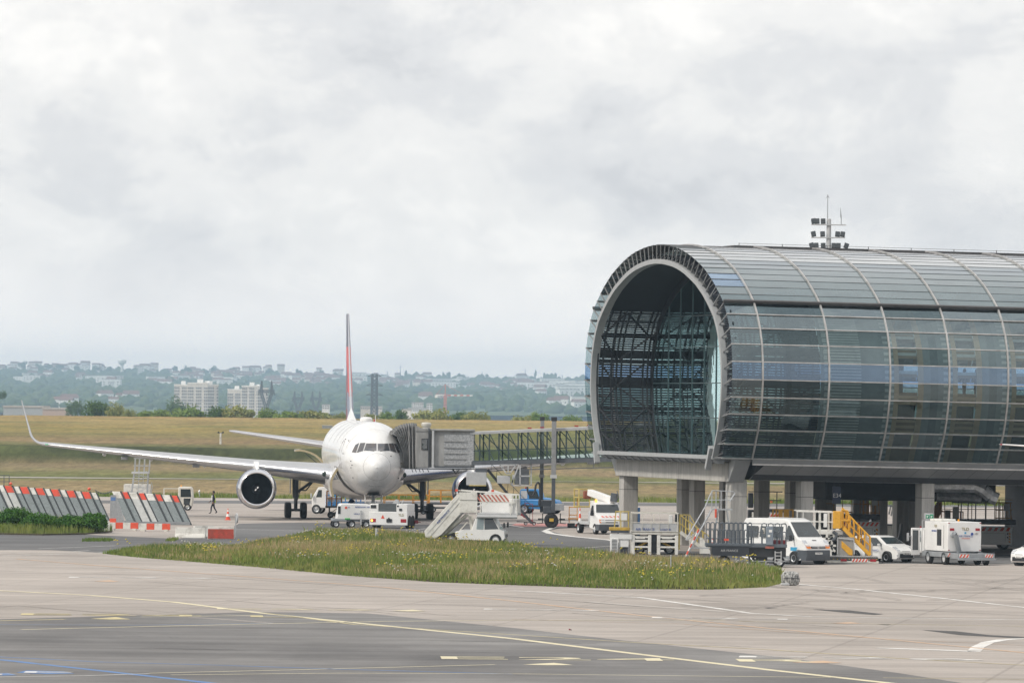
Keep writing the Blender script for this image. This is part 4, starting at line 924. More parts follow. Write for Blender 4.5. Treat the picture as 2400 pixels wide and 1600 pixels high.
# wings -------------------------------------------------------------
def foil(x, le, ch, zz, th, n=14, up=None, tw=0.0):
    pts = []
    xs_ = [0.5*(1-math.cos(PI*i/n)) for i in range(n+1)]
    def yt(q): return 5*th*(0.2969*math.sqrt(q)-0.126*q-0.3516*q*q+0.2843*q**3-0.1015*q**4)
    loop = [(q, yt(q)*1.1+0.01*math.sin(PI*q)) for q in xs_[::-1]] + [(q, -yt(q)*0.85+0.0) for q in xs_[1:]]
    return [(x, le+q*ch, zz+h*ch-(q*ch)*math.tan(tw)) if up is None else (x+h*ch*up[0], le+q*ch, zz+h*ch*up[1]) for q,h in loop]
def wing_at(x):
    le = 17.6+x*0.66; 
    ch = 10.6-(x/7.9)*4.2 if x < 7.9 else 6.4-(x-7.9)/15.9*4.05
    z = 3.30+(x-2.5)*0.100 if x < 7.9 else 3.84+(x-7.9)*0.092
    return le, ch, z, (0.178-0.028*min(x/7.9,1)) if x < 7.9 else 0.150-0.030*(x-7.9)/15.9
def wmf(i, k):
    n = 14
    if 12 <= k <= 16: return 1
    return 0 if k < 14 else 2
for sg in (-1, 1):
    rows = []
    for x in [1.0,2.5,3.2,4.5,6.2,7.9,9.5,12,15,18,21,22.8,23.6]:
        le,ch,z,th = wing_at(x); rows.append([(sg*p[0],p[1],p[2]) for p in foil(x,le,ch,z,th,tw=0.03)])
    # blended winglet
    le0,ch0,z0,_ = wing_at(23.6)
    for k in range(1,10):
        a = R(5+k*8.2) ; f = k/9; rr = 1.15
        x = 23.6+rr*math.sin(R(8.2)*k)*0.92+0.0; z = z0+rr*(1-math.cos(R(8.2)*k))
        up = (-math.sin(R(8.2)*k), math.cos(R(8.2)*k)); rows.append([(sg*p[0],p[1],p[2]) for p in foil(x, le0+0.5*k*0.33, ch0*(1-0.22*f), z, 0.085, up=up)])
    xe, ze, ue = x, z, up
    for f in (0.35,0.7,0.92,1.0): rows.append([(sg*p[0],p[1],p[2]) for p in foil(xe+f*0.70, le0+1.5+f*2.1, ch0*0.78*(1-0.62*f), ze+f*2.45, 0.075, up=ue)])
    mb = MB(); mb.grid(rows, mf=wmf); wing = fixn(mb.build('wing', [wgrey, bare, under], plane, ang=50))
    for x in (5.4,11.5,15.5,19.0):
        le,ch,z,th = wing_at(x); MB().lathe([(0,0.01),(0.5,0.10),(1.5,0.16),(2.6,0.12),(3.6,0.01)],(sg*x,le+ch*0.52,z-0.20-0.02*ch),(0,1,-0.02),10).build('flap_fairing', wgrey, wing)
    for x in (12.2,17.5): 
        le,ch,z,th = wing_at(x); MB().box((sg*x,le+ch*0.25,z-0.42),(0.5,1.0,0.22)).build('fuel_panel', under, wing, bev=0.03)
    le,ch,z,th = wing_at(2.9); MB().lathe([(-0.02,0.001),(0,0.16),(0.25,0.22)],(sg*2.9,le-0.03,z+0.05),(0,1,0),12).build('landing_light', mat('lamp_dark_green',(0.03,0.05,0.04),0.1), wing)
    MB().box((sg*23.3,wing_at(23.3)[0]-0.02,wing_at(23.3)[2]),(0.3,0.06,0.06)).build('navigation_light', mat('nav_green',(0.1,0.7,0.3),0.3) if sg < 0 else tailred, wing)
    # horizontal tail
    rows = []
    for f in [0,0.15,0.4,0.7,0.95,1.0]:
        x = 0.9+8.3*f; rows.append([(sg*p[0],p[1],p[2]) for p in foil(x, 46.2+6.0*f, 5.6-3.6*f if f < 1 else 1.2, 5.15+1.15*f, 0.10)])
    fixn(MB().grid(rows, mf=wmf).build('tailplane', [wgrey, bare, under], plane, ang=50))
    # engine
    ex, ez = sg*7.9, 2.30; E = Vector((ex,18.0,ez))
    nac = MB().lathe([(-0.02,1.14),(-0.05,1.20),(0.0,1.27),(0.12,1.33),(0.45,1.39)],E,(0,1,-0.02),40,0)
    nac.lathe([(0.45,1.39),(1.2,1.475),(2.2,1.46),(3.2,1.32),(3.9,1.18)],E,(0,1,-0.02),40,1); nac.lathe([(-0.02,1.14),(0.3,1.10),(1.0,1.13),(1.1,0.2)],E,(0,1,-0.02),40,2,None)
    nc = nac.build('engine_cowl', [chrome, navy, mat('inlet_dark',(0.10,0.10,0.11),0.45,metal=0.3)], plane, ang=45)
    MB().lathe([(3.7,1.16),(4.3,0.78),(5.3,0.55),(5.6,0.30)],E,(0,1,-0.02),28).build('exhaust_nozzle', wgrey, nc)
    fan = MB()
    for k in range(38):
        a = 2*PI*k/38; b2 = a+0.10; c0, s0 = math.cos(a), math.sin(a); c1, s1 = math.cos(b2), math.sin(b2)
        fan.add([(ex+c0*0.36,18.62,ez+s0*0.36),(ex+c1*0.36,18.95,ez+s1*0.36),(ex+math.cos(b2+0.10)*1.09,18.92,ez+math.sin(b2+0.10)*1.09),(ex+math.cos(a+0.03)*1.09,18.70,ez+math.sin(a+0.03)*1.09)], [(0,1,2,3)])
    fan.build('fan_blades', mat('titanium_blade',(0.10,0.105,0.115),0.35,metal=0.7), nc)
    MB().lathe([(0.25,0.01),(0.33,0.12),(0.55,0.26),(0.72,0.36),(0.9,0.37)],E,(0,1,-0.02),24).build('spinner', mat('spinner_black',(0.03,0.03,0.035),0.3), nc)
    MB().add([(ex-0.16,18.3,ez-0.12),(ex-0.10,18.27,ez-0.16),(ex+0.14,18.27,ez+0.10),(ex+0.08,18.3,ez+0.15)], [(0,1,2,3)]).build('spinner_mark', paper, nc)
    MB().lathe([(1.05,1.12),(1.06,0.01)],E,(0,1,-0.02),32).build('fan_case', blackp, nc)
    pl_ = MB(); rows = []
    for (y_, zb_, zt_, w_) in ((18.5,3.58,3.66,0.06),(19.0,3.5,4.0,0.20),(20.2,3.5,4.28,0.24),(22.5,3.3,4.1,0.22),(25.0,3.3,3.7,0.08)): rows.append([(ex-w_,y_,zb_),(ex-w_*0.8,y_,zt_),(ex+w_*0.8,y_,zt_),(ex+w_,y_,zb_)])
    pl_.grid(rows, closed=True).build('engine_pylon', pwht, plane)
    # main gear
    gx = sg*4.72; gy = 28.2; g = MB()
    g.cyl((gx,gy,3.3),(gx,gy,1.5),0.21,n=14).cyl((gx,gy,1.6),(gx,gy,0.65),0.14,n=12).cyl((gx,gy-0.85,0.62),(gx,gy+0.85,0.62),0.13,n=8)
    g.tube([(gx,gy-0.02,1.85),(gx-sg*1.6,gy,3.0)],0.11,8).tube([(gx,gy,2.1),(gx-sg*0.75,gy,2.05)],0.05).tube([(gx-sg*0.75,gy,2.05),(gx-sg*1.3,gy,2.75)],0.05).tube([(gx+sg*0.25,gy-0.25,3.0),(gx+sg*0.22,gy-0.25,1.5)],0.03).tube([(gx-sg*0.3,gy-0.3,3.0),(gx-sg*0.28,gy-0.25,1.9),(gx-sg*0.1,gy-0.3,1.3)],0.025).tube([(gx,gy-0.3,1.5),(gx,gy-0.55,1.1),(gx,gy-0.25,0.8)],0.06)
    for dy in (-0.7,0.7): g.cyl((gx-0.75,gy+dy,0.60),(gx+0.75,gy+dy,0.60),0.09,n=8)
    gr = g.build('main_gear', dgrey, plane)
    MB().box((gx+sg*0.42,gy,2.5),(0.05,1.0,1.3)).build('gear_door', wgrey, gr)
    for dx in (-0.58,0.58):
        for dy in (-0.7,0.7): 
            MB().lathe([(-0.16,0.22),(-0.2,0.30),(-0.235,0.42),(-0.21,0.54),(-0.12,0.585),(0.12,0.585),(0.21,0.54),(0.235,0.42),(0.2,0.30),(0.16,0.22)],(gx+dx,gy+dy,0.585),(1,0,0),26).build('wheel', black, gr)
            MB().cyl((gx+dx-0.14,gy+dy,0.585),(gx+dx+0.14,gy+dy,0.585),0.23,n=14).build('hub', grey, gr)
# nose gear
g = MB().cyl((0,5.2,2.3),(0,5.2,0.9),0.12,n=12).cyl((0,5.2,1.0),(0,5.2,0.42),0.08,n=10).cyl((-0.4,5.2,0.46),(0.4,5.2,0.46),0.07,n=8).tube([(0,5.25,1.2),(0,6.6,2.2)],0.06).build('nose_gear', lgrey, plane)
for s_ in (-1,1):
    MB().lathe([(-0.14,0.18),(-0.17,0.30),(-0.15,0.42),(-0.08,0.46),(0.08,0.46),(0.15,0.42),(0.17,0.30),(0.14,0.18)],(s_*0.32,5.2,0.46),(1,0,0),22).build('wheel', black, g)
    MB().lathe([(0,0.001),(0.01,0.075),(0.12,0.09)],(s_*0.17,4.98,1.62),(0,1,0),14).build('taxi_light', chrome, g)
    MB().box((s_*0.58,5.2,1.78),(0.04,1.5,0.75),ry=s_*0.10).build('nose_gear_door', pwht, plane, bev=0.01)
MB().box((0,4.4,2.14),(0.9,2.4,0.03)).build('gear_bay', blackp, plane)
# fin
rows = []; NH = 26
for i in range(NH+1):
    f = i/NH; le = 42.6+8.4*f; ch = 10.2-6.6*f; rows.append([(h*ch*0.8, le+q*ch, 7.15+8.45*f) for q,h in [((p[1]-0)/1.0, p[2]) for p in foil(0,0,1,0,0.052,n=14)]])
def finmat(i, k):
    f = i/NH; q = abs(14-k)/14; q = 0.5*(1-math.cos(PI*q))
    if q < 0.03: return 0
    if f > 0.66: return 1
    # tapering bands: red upper wedge, blue facet, red lower wedge, blue facet
    a = 0.66-f
    if a < 0.07 + 0.62*(0.95-q)*0.35: return 2
    if a < 0.20+0.25*(1-q): return 1 if q > 0.28 else 2
    if a < 0.42: return 2 if q > 0.62-0.2*a else (1 if q > 0.25 else 3)
    return 2 if q > 0.72 else (1 if q > 0.45 else (2 if q > 0.38 and a > 0.55 else 3))
fin = fixn(MB().grid(rows, mf=finmat).build('tail_fin', [bare, mat('fin_blue',(0.015,0.022,0.085),0.35), mat('fin_red',(0.62,0.015,0.025),0.35), mat('fin_pale',(0.20,0.23,0.33),0.35)], plane, ang=50))
MB().add([(-0.0,34.5,7.28),(0.35,44,7.2),(-0.35,44,7.2),(0,44,8.3)], [(0,1,3),(0,3,2)]).build('dorsal_fillet', pwht, plane)
# open cargo doors on the image-left side
def cdoor(sec, y0, y1, th, name):
    outer = [(x,z) for x,z in sec]; n = len(outer); mb = MB(); rows = []
    for i,(x,z) in enumerate(outer):
        a = outer[max(i-1,0)]; b = outer[min(i+1,n-1)]; tx,tz = b[0]-a[0], b[1]-a[1]; l = math.hypot(tx,tz); nx,nz_ = tz/l*th, -tx/l*th
        rows.append([(x,y0,z),(x+nx,y0,z+nz_),(x+nx,y1,z+nz_),(x,y1,z)])
    mb.grid(rows, closed=True, mf=lambda i,k: 1 if k in (0,1,2) and k == 0 else 0); mb.poly(rows[-1],0); return mb.build(name, [pwht, mat('door_liner',(0.50,0.42,0.26),0.7)], plane)
cdoor([(-2.42,4.0),(-2.62,3.72),(-2.82,3.35),(-2.92,3.0),(-2.93,2.6),(-2.86,2.2),(-2.78,1.92)], 8.9, 12.3, -0.16, 'forward_cargo_door')
cdoor([(-2.38,3.95),(-2.62,4.25),(-2.95,4.52),(-3.3,4.70),(-3.75,4.84),(-4.15,4.90),(-4.5,4.86)], 37.5, 39.4, 0.14, 'rear_cargo_door')
MB().bar((-2.3,38.5,3.6),(-3.7,38.5,4.75),0.06).bar((-2.35,10,3.2),(-2.6,10,3.7),0.05).build('door_strut', dgrey, plane)
mb = MB(); rows = []
for s in (9.0,12.2): rows.append([(-2.56*math.cos(R(a)), s, 4.72+2.76*math.sin(R(a))) for a in range(-17,-64,-4)])
mb.grid(rows); mb.build('cargo_opening', mat('hold_dark',(0.03,0.028,0.025),0.8), plane)
for s in (8.95,12.3):
    MB().tube([(-2.55*math.cos(R(a)), s, 4.72+2.75*math.sin(R(a))) for a in range(-14,-66,-4)],0.03,5).build('opening_frame', mat('seam_dark',(0.10,0.09,0.08)), plane)
# ================================================================ passenger boarding bridge
def at(px, py, Y): return P(px, py, Y)
bo = Vector((G(1283,1233).x, 420.0, 0)); br = thing('boarding_bridge', 'grey boarding bridge with glass tunnel and ribbed canopy docked to the airliner', 'boarding bridge', bo)
def WB(o): o.location = -bo; return o
brg = mat('bridge_grey', (0.34,0.34,0.335), 0.5, col2=(0.22,0.22,0.215), scale=1.6, stretch=(1,1,0.4)); brd = mat('bridge_dark', (0.10,0.11,0.125), 0.5, metal=0.2, scale=2)
bel = mat('bellows_fabric', (0.235,0.235,0.235), 0.85, col2=(0.13,0.13,0.13), scale=3)
tg = glassmat('tunnel_glass', (0.84,0.92,0.89), 0.0, 0.0, (0.16,0.20,0.19)); tfr = mat('tunnel_frame', (0.045,0.070,0.078), 0.45, metal=0.2)
A = at(1112,1050,424.5); A.z = 0; B = at(1470,1050,421.5); B.z = 0; dT = (B-A); LT = dT.length; dT.normalize(); nT = Vector((-dT.y, dT.x, 0))   # tunnel axis
zA0, zA1 = at(1112,1090,424).z, at(1112,1011,424).z; zB0 = at(1377,1083,422.3).z; zB1 = at(1377,999.5,422.3).z; LB = (at(1377,1040,422.3)-A); LB.z = 0; LB = LB.length
def TT(s, y, z):   # s along, y across (positive away), z 0..1 of tunnel height
    zz0 = zA0+(zB0-zA0)*s/LB; zz1 = zA1+(zB1-zA1)*s/LB; return A+dT*s+nT*y+Vector((0,0,zz0+(zz1-zz0)*z))
WT = 1.05; LTT = LT+8
mb = MB(); rows = []
for s in (0, LTT): rows.append([TT(s,-WT-0.12,0),TT(s,-WT-0.12,0.11),TT(s,WT+0.12,0.11),TT(s,WT+0.12,0)])
WB(MB().grid([[TT(s,-WT-0.1,0.0),TT(s,-WT-0.1,0.115),TT(s,WT+0.1,0.115),TT(s,WT+0.1,0.0)] for s in (0,LTT)], closed=True).build('tunnel_floor', brd, br, smooth=False))
WB(MB().grid([[TT(s,-WT-0.12,0.91),TT(s,-WT-0.16,0.985),TT(s,-WT+0.1,1.0),TT(s,WT-0.1,1.0),TT(s,WT+0.16,0.985),TT(s,WT+0.12,0.91)] for s in (0,LTT)], closed=True).build('tunnel_roof', lgrey, br, smooth=False))
for sd_ in (-1, 1):
    WB(MB().grid([[TT(s,sd_*WT,0.11),TT(s,sd_*WT,0.91)] for s in (0,LTT)]).build('tunnel_glazing', tg, br, smooth=False))
    mb = MB(); k = 0; s = 0.0 if sd_ < 0 else 0.35; st_ = 0.70 if sd_ < 0 else 1.40
    while s < LTT-0.1:
        y = sd_*(WT+0.03); mb.bar(TT(s,y,0.10), TT(s,y,0.93), 0.11 if k % 2 else 0.06, 0.10)
        if s+1.5*st_ < LTT: mb.bar(TT(s,y-0.0*sd_,0.92), TT(s+1.5*st_,y,0.11), 0.06)
        s += st_; k += 1
    mb.bar(TT(0,sd_*(WT+0.04),0.42), TT(LTT,sd_*(WT+0.04),0.42), 0.05); mb.bar(TT(0,sd_*(WT+0.04),0.12), TT(LTT,sd_*(WT+0.04),0.12), 0.08)
    WB(mb.build('tunnel_truss', tfr, br, smooth=False))
mb = MB().bar(TT(2,-WT,-0.16), TT(LTT,-WT,-0.16), 0.07)
for k in range(8): mb.bar(TT(9+k*1.45,-WT,-0.16), TT(9+k*1.45,-WT,0.02), 0.05)
WB(mb.build('cable_tray', brd, br))
for s in (4.3,5.2,7.7,8.6): WB(MB().box(TT(s,-WT+0.05,1.03),(0.28,0.15,0.08)).build('red_marker', tailred, br))
# inner tunnel section with perforated panels
C_ = [at(1018,1050,425.5), at(1112,1050,424.5)]
def PB(px, py, Y=424.2): return at(px, py, Y)
def boxpx(px0, px1, y0, y1, Yf, dep, m, name, bev=0, parent=None, x0=0):   # box facing the viewer from pixel extents at depth Yf
    a = at(px0,y0,Yf); b_ = at(px1,y1,Yf); o = WB(MB().b2((a.x,Yf,b_.z),(b_.x,Yf+dep,a.z)).build(name, m, parent or br, bev=bev)); 
    if parent: o.location = (0,0,0)
    return o
boxpx(1017,1112,1010,1094,423.4,2.6,brg,'telescopic_section',0.04)
o = boxpx(1041,1110,1017,1090,423.36,0.05,mat('perforated_panel',(0.24,0.25,0.26),0.5,col2=(0.42,0.43,0.44),scale=9,lo=0.4,hi=0.6),'perforated_screen')
for y in (1034,1049,1062,1075): boxpx(1041,1093,y-0.8,y+1.2,423.3,0.05,brg,'screen_rail')
boxpx(1010,1113,1005,1010.5,423.2,2.9,brg,'section_roof',0.03); boxpx(1018,1112,1092,1097,423.3,2.7,brd,'section_floor',0.0)
boxpx(1006,1012,1010,1095,423.3,2.6,mat('gap_dark',(0.03,0.03,0.03)),'pivot_gap'); boxpx(1012.5,1017,1009,1095,423.2,2.6,lgrey,'pivot_post',0.02)
# cab and ribbed canopy
boxpx(975,1007,1003,1096,423.5,3.0,brg,'cab',0.05)
a = at(975,990,423.45); mb = MB(); 
def wpt(px,py,Y): return at(px,py,Y)
mb.add([wpt(974,997,423.45),wpt(1007,1010,423.45),wpt(974,1010,423.45),wpt(974,997,426.6),wpt(1007,1010,426.6),wpt(974,1010,426.6)], [(0,2,1),(3,4,5),(0,1,4,3),(0,3,5,2)]); WB(mb.build('cab_roof', brg, br, smooth=False))
f = boxpx(988,1003.5,1027,1054,423.44,0.05,blackp,'cab_window',0.02); boxpx(990,1001,1029,1052,423.42,0.02,pane,'cab_window_pane')
boxpx(1004,1006,1003,1096,423.38,0.1,brd,'cab_edge')
rows = []; nf_ = 22
hull = [(912,1011,1099),(925,1000,1098),(938,994,1098),(952,991,1097),(965,990,1097),(976,992,1097)]
for i in range(nf_+1):
    f_ = i/nf_; g = f_*5; j = min(int(g),4); q = g-j; a_, b_ = hull[j], hull[j+1]; xt = a_[0]+(b_[0]-a_[0])*q; yt = a_[1]+(b_[1]-a_[1])*q; yb = 1098
    xb = 947+(976-947)*f_**1.2; xm = xt+(xb-xt)*0.55+ (1-f_)*2.0; Yf = 423.7; e = 0.0 if i % 2 else 0.14
    p1 = at(xt,yt,Yf); p3 = at(xb,yb,Yf); xm2 = at(xb-(xb-xt)*0.10, 1055, Yf); p2 = at(xt+(xb-xt)*0.50,1022,Yf); pp = []
    for (p, ed) in ((p3,1),(at(xb-(xb-xt)*0.03,1076,Yf),1),(xm2,1),(p2,1),(at(xt+(xb-xt)*0.16,yt+8,Yf),1)): pp.append(Vector((p.x,p.y+e,p.z)))
    tp = p1+Vector((0,0.25+e*0.5,-e*0.6)); pp += [tp, tp+Vector((0,2.6,0)), Vector((p3.x,Yf+3.1,p3.z))]
    rows.append(pp)
WB(MB().grid(rows).build('canopy_bellows', bel, br, ang=20))
mb = MB()
for px in (958,966,973): 
    mb.tube([at(px,992,423.6), at(px+2,1097,423.6)], 0.035, 6)
WB(mb.build('canopy_hoop', brg, br))
mb = MB().lathe([(0,0.001),(0,0.28),(0.12,0.36),(0.25,0.36),(0.34,0.28),(0.36,0.001)],(at(999,1001,424.6)),(0,0,1),20); WB(mb.cyl(at(999,1006,424.6),at(999,999,424.6),0.26,n=14).build('air_vent_cowl', mat('cowl_cream',(0.62,0.60,0.54),0.5), br))
boxpx(985,1010,1004,1010,424.0,1.3,brg,'roof_step')
# underside gear
boxpx(948,1112,1097,1100.5,423.6,2.5,brd,'bridge_chassis'); mb = MB()
for px in (965,973,982,990,1002,1063,1070): mb.bar(at(px,1099,423.5), at(px+3,1106,423.5), 0.05)
mb.bar(at(1060,1099,423.4),at(1068,1110,423.4),0.07).bar(at(1068,1110,423.4),at(1078,1098,423.4),0.07); WB(mb.build('cable_loops', blackp, br))
boxpx(1093,1140,1106,1137,422.8,1.4,lgrey,'equipment_cabin',0.03); boxpx(1099,1139,1136,1138.5,422.75,1.4,paleyel,'cabin_stripe'); boxpx(1114,1141,1097,1106,423.3,1.2,brd,'cabin_hanger')
boxpx(1165,1196,1114,1133,422.6,1.0,lgrey,'control_box',0.03); boxpx(1206,1240,1100,1135,422.9,1.0,grey,'air_unit',0.03)
mb = MB()
for a_, b_ in (((1172,1089),(1187,1109)),((1209,1089),(1195,1109)),((1187,1109),(1197,1109)),((1170,1089),(1211,1089)),((1191,1090),(1191,1109)),((1178,1090),(1178,1097)),((1198,1135),(1218,1085)),((1245,1086),(1245,1137)),((1219,1086),(1245,1086)),((1219,1086),(1219,1137)),((1200,1137),(1246,1137)),((1219,1115),(1245,1115)),((1200,1137),(1203,1112))):
    mb.bar(at(*a_,422.5), at(*b_,422.5), 0.09)
WB(mb.build('service_frame', lgrey, br))
# lift columns with caps
for px0, px1, Yc, yt, ym in ((1264.5,1273.5,425.4,985,1115),(1291,1302,421.3,986,1116)):
    pc = at((px0+px1)/2,1200,Yc); w_ = (px1-px0)*Yc/FPX; zt = at((px0+px1)/2,yt-9,Yc).z; zt2 = at(px0,yt,Yc).z; zm = at(px0,ym,Yc).z; zb = at(px0,1180,Yc).z
    o = WB(MB().b2((pc.x-w_/2,Yc-w_/2,zm),(pc.x+w_/2,Yc+w_/2,zt2)).build('lift_column', mat('column_grey',(0.27,0.275,0.28),0.5), br, bev=0.02)); MB().b2((pc.x-w_*0.62,Yc-w_*0.62,zt2),(pc.x+w_*0.62,Yc+w_*0.62,zt)).build('column_cap', blackp, o, bev=0.02)
    WB(MB().b2((pc.x-w_*0.40,Yc-w_*0.4,zb-0.6),(pc.x+w_*0.40,Yc+w_*0.4,zm)).build('column_piston', dgrey, br, bev=0.02))
    mb = MB().bar(at(px0-3,1110,Yc-0.3),at(px1+3,1110,Yc-0.3),0.10,0.35)
    WB(MB().b2((pc.x-w_*0.7,Yc-w_*0.6,zm-0.12),(pc.x+w_*0.7,Yc+w_*0.6,zm+0.12)).build('column_collar', lgrey, br))
boxpx(1262,1300,1172,1188,422.2,3.9,dgrey,'bogie_beam',0.04); boxpx(1292,1322,1180,1196,421.9,1.6,steel,'bogie_motor_cage',0.03); boxpx(1273,1294,1186,1203,421.8,1.8,dgrey,'bogie_gearbox',0.05)
for yy_ in (421.6, 424.8):
    c = G(1291,1233); c = Vector((c.x, yy_, 0.50)); 
    o = WB(MB().lathe([(-0.16,0.25),(-0.2,0.3),(-0.2,0.44),(-0.14,0.5),(0.14,0.5),(0.2,0.44),(0.2,0.3),(0.16,0.25)],c,(0,1,0),28).cyl(c-Vector((0,0.14,0)),c+Vector((0,0.14,0)),0.3,n=20).build('wheel', black, br)); MB().box(c-Vector((0,0.22,-0.08)),(0.30,0.03,0.22)).build('wheel_plate', yellow, o)
mb = MB()
for sx in (-1,1): mb.bar((c.x+sx*0.55,421.7,0.62),(c.x+sx*0.95,421.7,0.62),0.12,0.12).bar((c.x+sx*0.62,421.7,0.35),(c.x+sx*0.62,421.7,1.05),0.07).bar((c.x+sx*0.62,421.7,0.35),(c.x+sx*1.0,421.7,0.32),0.05)
WB(mb.build('bogie_bumper', blackp, br))
hose = [at(1236,1140,421.8),at(1237,1152,421.8),at(1242,1161,421.8),at(1249,1162,421.8),at(1254,1150,421.8),at(1256,1135,421.8),at(1261,1129,421.8),at(1265,1135,421.8),at(1266,1160,421.8),at(1265,1185,421.8)]
WB(MB().tube(hose,0.07,8).build('hose_loop', blackp, br))
# service stair of the bridge
mb = MB()
for dy in (0,0.7):
    mb.bar(at(1143,1100,424+dy), at(1247,1226,424+dy), 0.07, 0.18); mb.bar(at(1150,1085,424+dy), at(1250,1190,424+dy), 0.035)
    for k in range(8): mb.bar(at(1150+k*13,1108+k*15.6,424+dy), at(1152+k*13,1088+k*13.8,424+dy), 0.03)
for k in range(20): 
    a = at(1145+k*5.0,1103+k*6.1,424); mb.box((a.x,a.y+0.35,a.z),(0.22,0.7,0.03))
WB(mb.build('service_stair', dgrey, br))
ss = thing('red_steps', 'small red wheeled steps below the boarding bridge stair', 'steps', G(1240,1230)); mb = MB(); s_ = 1/33.5
for dy in (-0.35,0.35): mb.bar((-1.0,dy,1.05),(0.25,dy,0.25),0.06,0.14).bar((0.25,dy,0.25),(0.25,dy,1.5),0.035).bar((-0.3,dy,0.7),(-0.3,dy,1.6),0.03).bar((-0.3,dy,1.6),(0.25,dy,1.5),0.03)
for k in range(6): mb.box((-0.95+k*0.22,0,0.98-k*0.14),(0.24,0.72,0.04))
mb.build('stair_frame', mat('deep_red',(0.30,0.04,0.05),0.5), ss); MB().bar((-0.9,-0.35,0.25),(0.5,-0.35,0.2),0.05).bar((-0.9,0.35,0.25),(0.5,0.35,0.2),0.05).build('chassis', dgrey, ss)
for x in (-0.25,0.35): wheel(ss,(x,-0.38,0.13),0.13,0.08); wheel(ss,(x,0.38,0.13),0.13,0.08)
# ================================================================ vehicles and ground equipment
class Shell:
    def __init__(s, prof, W, belt, ttop, nose=0.10, shrink=0.07):
        s.p = prof; s.W = W; s.belt = belt; s.tt = ttop; s.xs = [q[0] for q in prof]; s.zs = [q[1] for q in prof]; s.x1 = max(s.xs); s.x0 = min(s.xs); s.zt = max(s.zs); s.nose = nose; s.sh = shrink
    def hw(s, x, z):
        h = s.W/2
        if z > s.belt: h *= 1-(1-s.tt)*(z-s.belt)/(s.zt-s.belt)
        d = s.x1-x
        if d < 0.5: h *= 1-s.nose*(1-d/0.5)**2
        return h
    def body(s, name, m, parent, bev=0):
        cx = sum(s.xs)/len(s.xs); cz = (max(s.zs)+min(s.zs))/2; rows = []
        for t in (-1,-0.975,-0.9,-0.5,0,0.5,0.9,0.975,1):
            sh = s.sh*(1.0 if abs(t) == 1 else (0.35 if abs(t) > 0.95 else 0)); r = []
            for x,z in s.p:
                dx, dz = x-cx, z-cz; l = math.hypot(dx,dz) or 1
                r.append((x-dx/l*sh, t*s.hw(x,z), z-dz/l*sh*(1 if dz > 0 else 0.2)))
            rows.append(r)
        mb = MB().grid(rows, closed=True); mb.poly(rows[0][::-1]); mb.poly(rows[-1]); return fixn(mb.build(name, m, parent, ang=32))
    def patch(s, a, b, t0, t1, m, name, parent, off=0.012, n=6):   # glass laid on the profile between points a and b
        rows = []; dx, dz = b[0]-a[0], b[1]-a[1]; l = math.hypot(dx,dz); nx, nz_ = dz/l, -dx/l
        if nx < 0 and b[0] > a[0]-9 and s.flip(a,b): nx, nz_ = -nx, -nz_
        for i in range(3):
            f = i/2; x, z = a[0]+dx*f, a[1]+dz*f; h = s.hw(x,z)
            rows.append([(x+nx*off, (t0+(t1-t0)*j/n)*h, z+nz_*off) for j in range(n+1)])
        return MB().grid(rows).build(name, m, parent)
    def flip(s, a, b): return (a[0]+b[0])/2 > (s.x0+s.x1)/2
    def side(s, poly, sg, m, name, parent, off=0.008): return MB().poly([(x, sg*(s.hw(x,z)+off), z) for x,z in (poly if sg < 0 else poly[::-1])]).build(name, m, parent, smooth=False)
def arch(parent, x, r, W, m=blackp):
    for sg in (-1,1): MB().cyl((x,sg*(W/2-0.25),r*0.98),(x,sg*(W/2+0.006),r*0.98),r*1.17,n=24).build('wheel_arch', m, parent)
def mirrors(parent, x, z, W, m=blackp, h=0.24):
    for sg in (-1,1): MB().box((x,sg*(W/2+0.13),z),(0.10,0.16,h)).bar((x,sg*(W/2-0.03),z-0.04),(x,sg*(W/2+0.1),z),0.04).build('mirror', m, parent, bev=0.02)
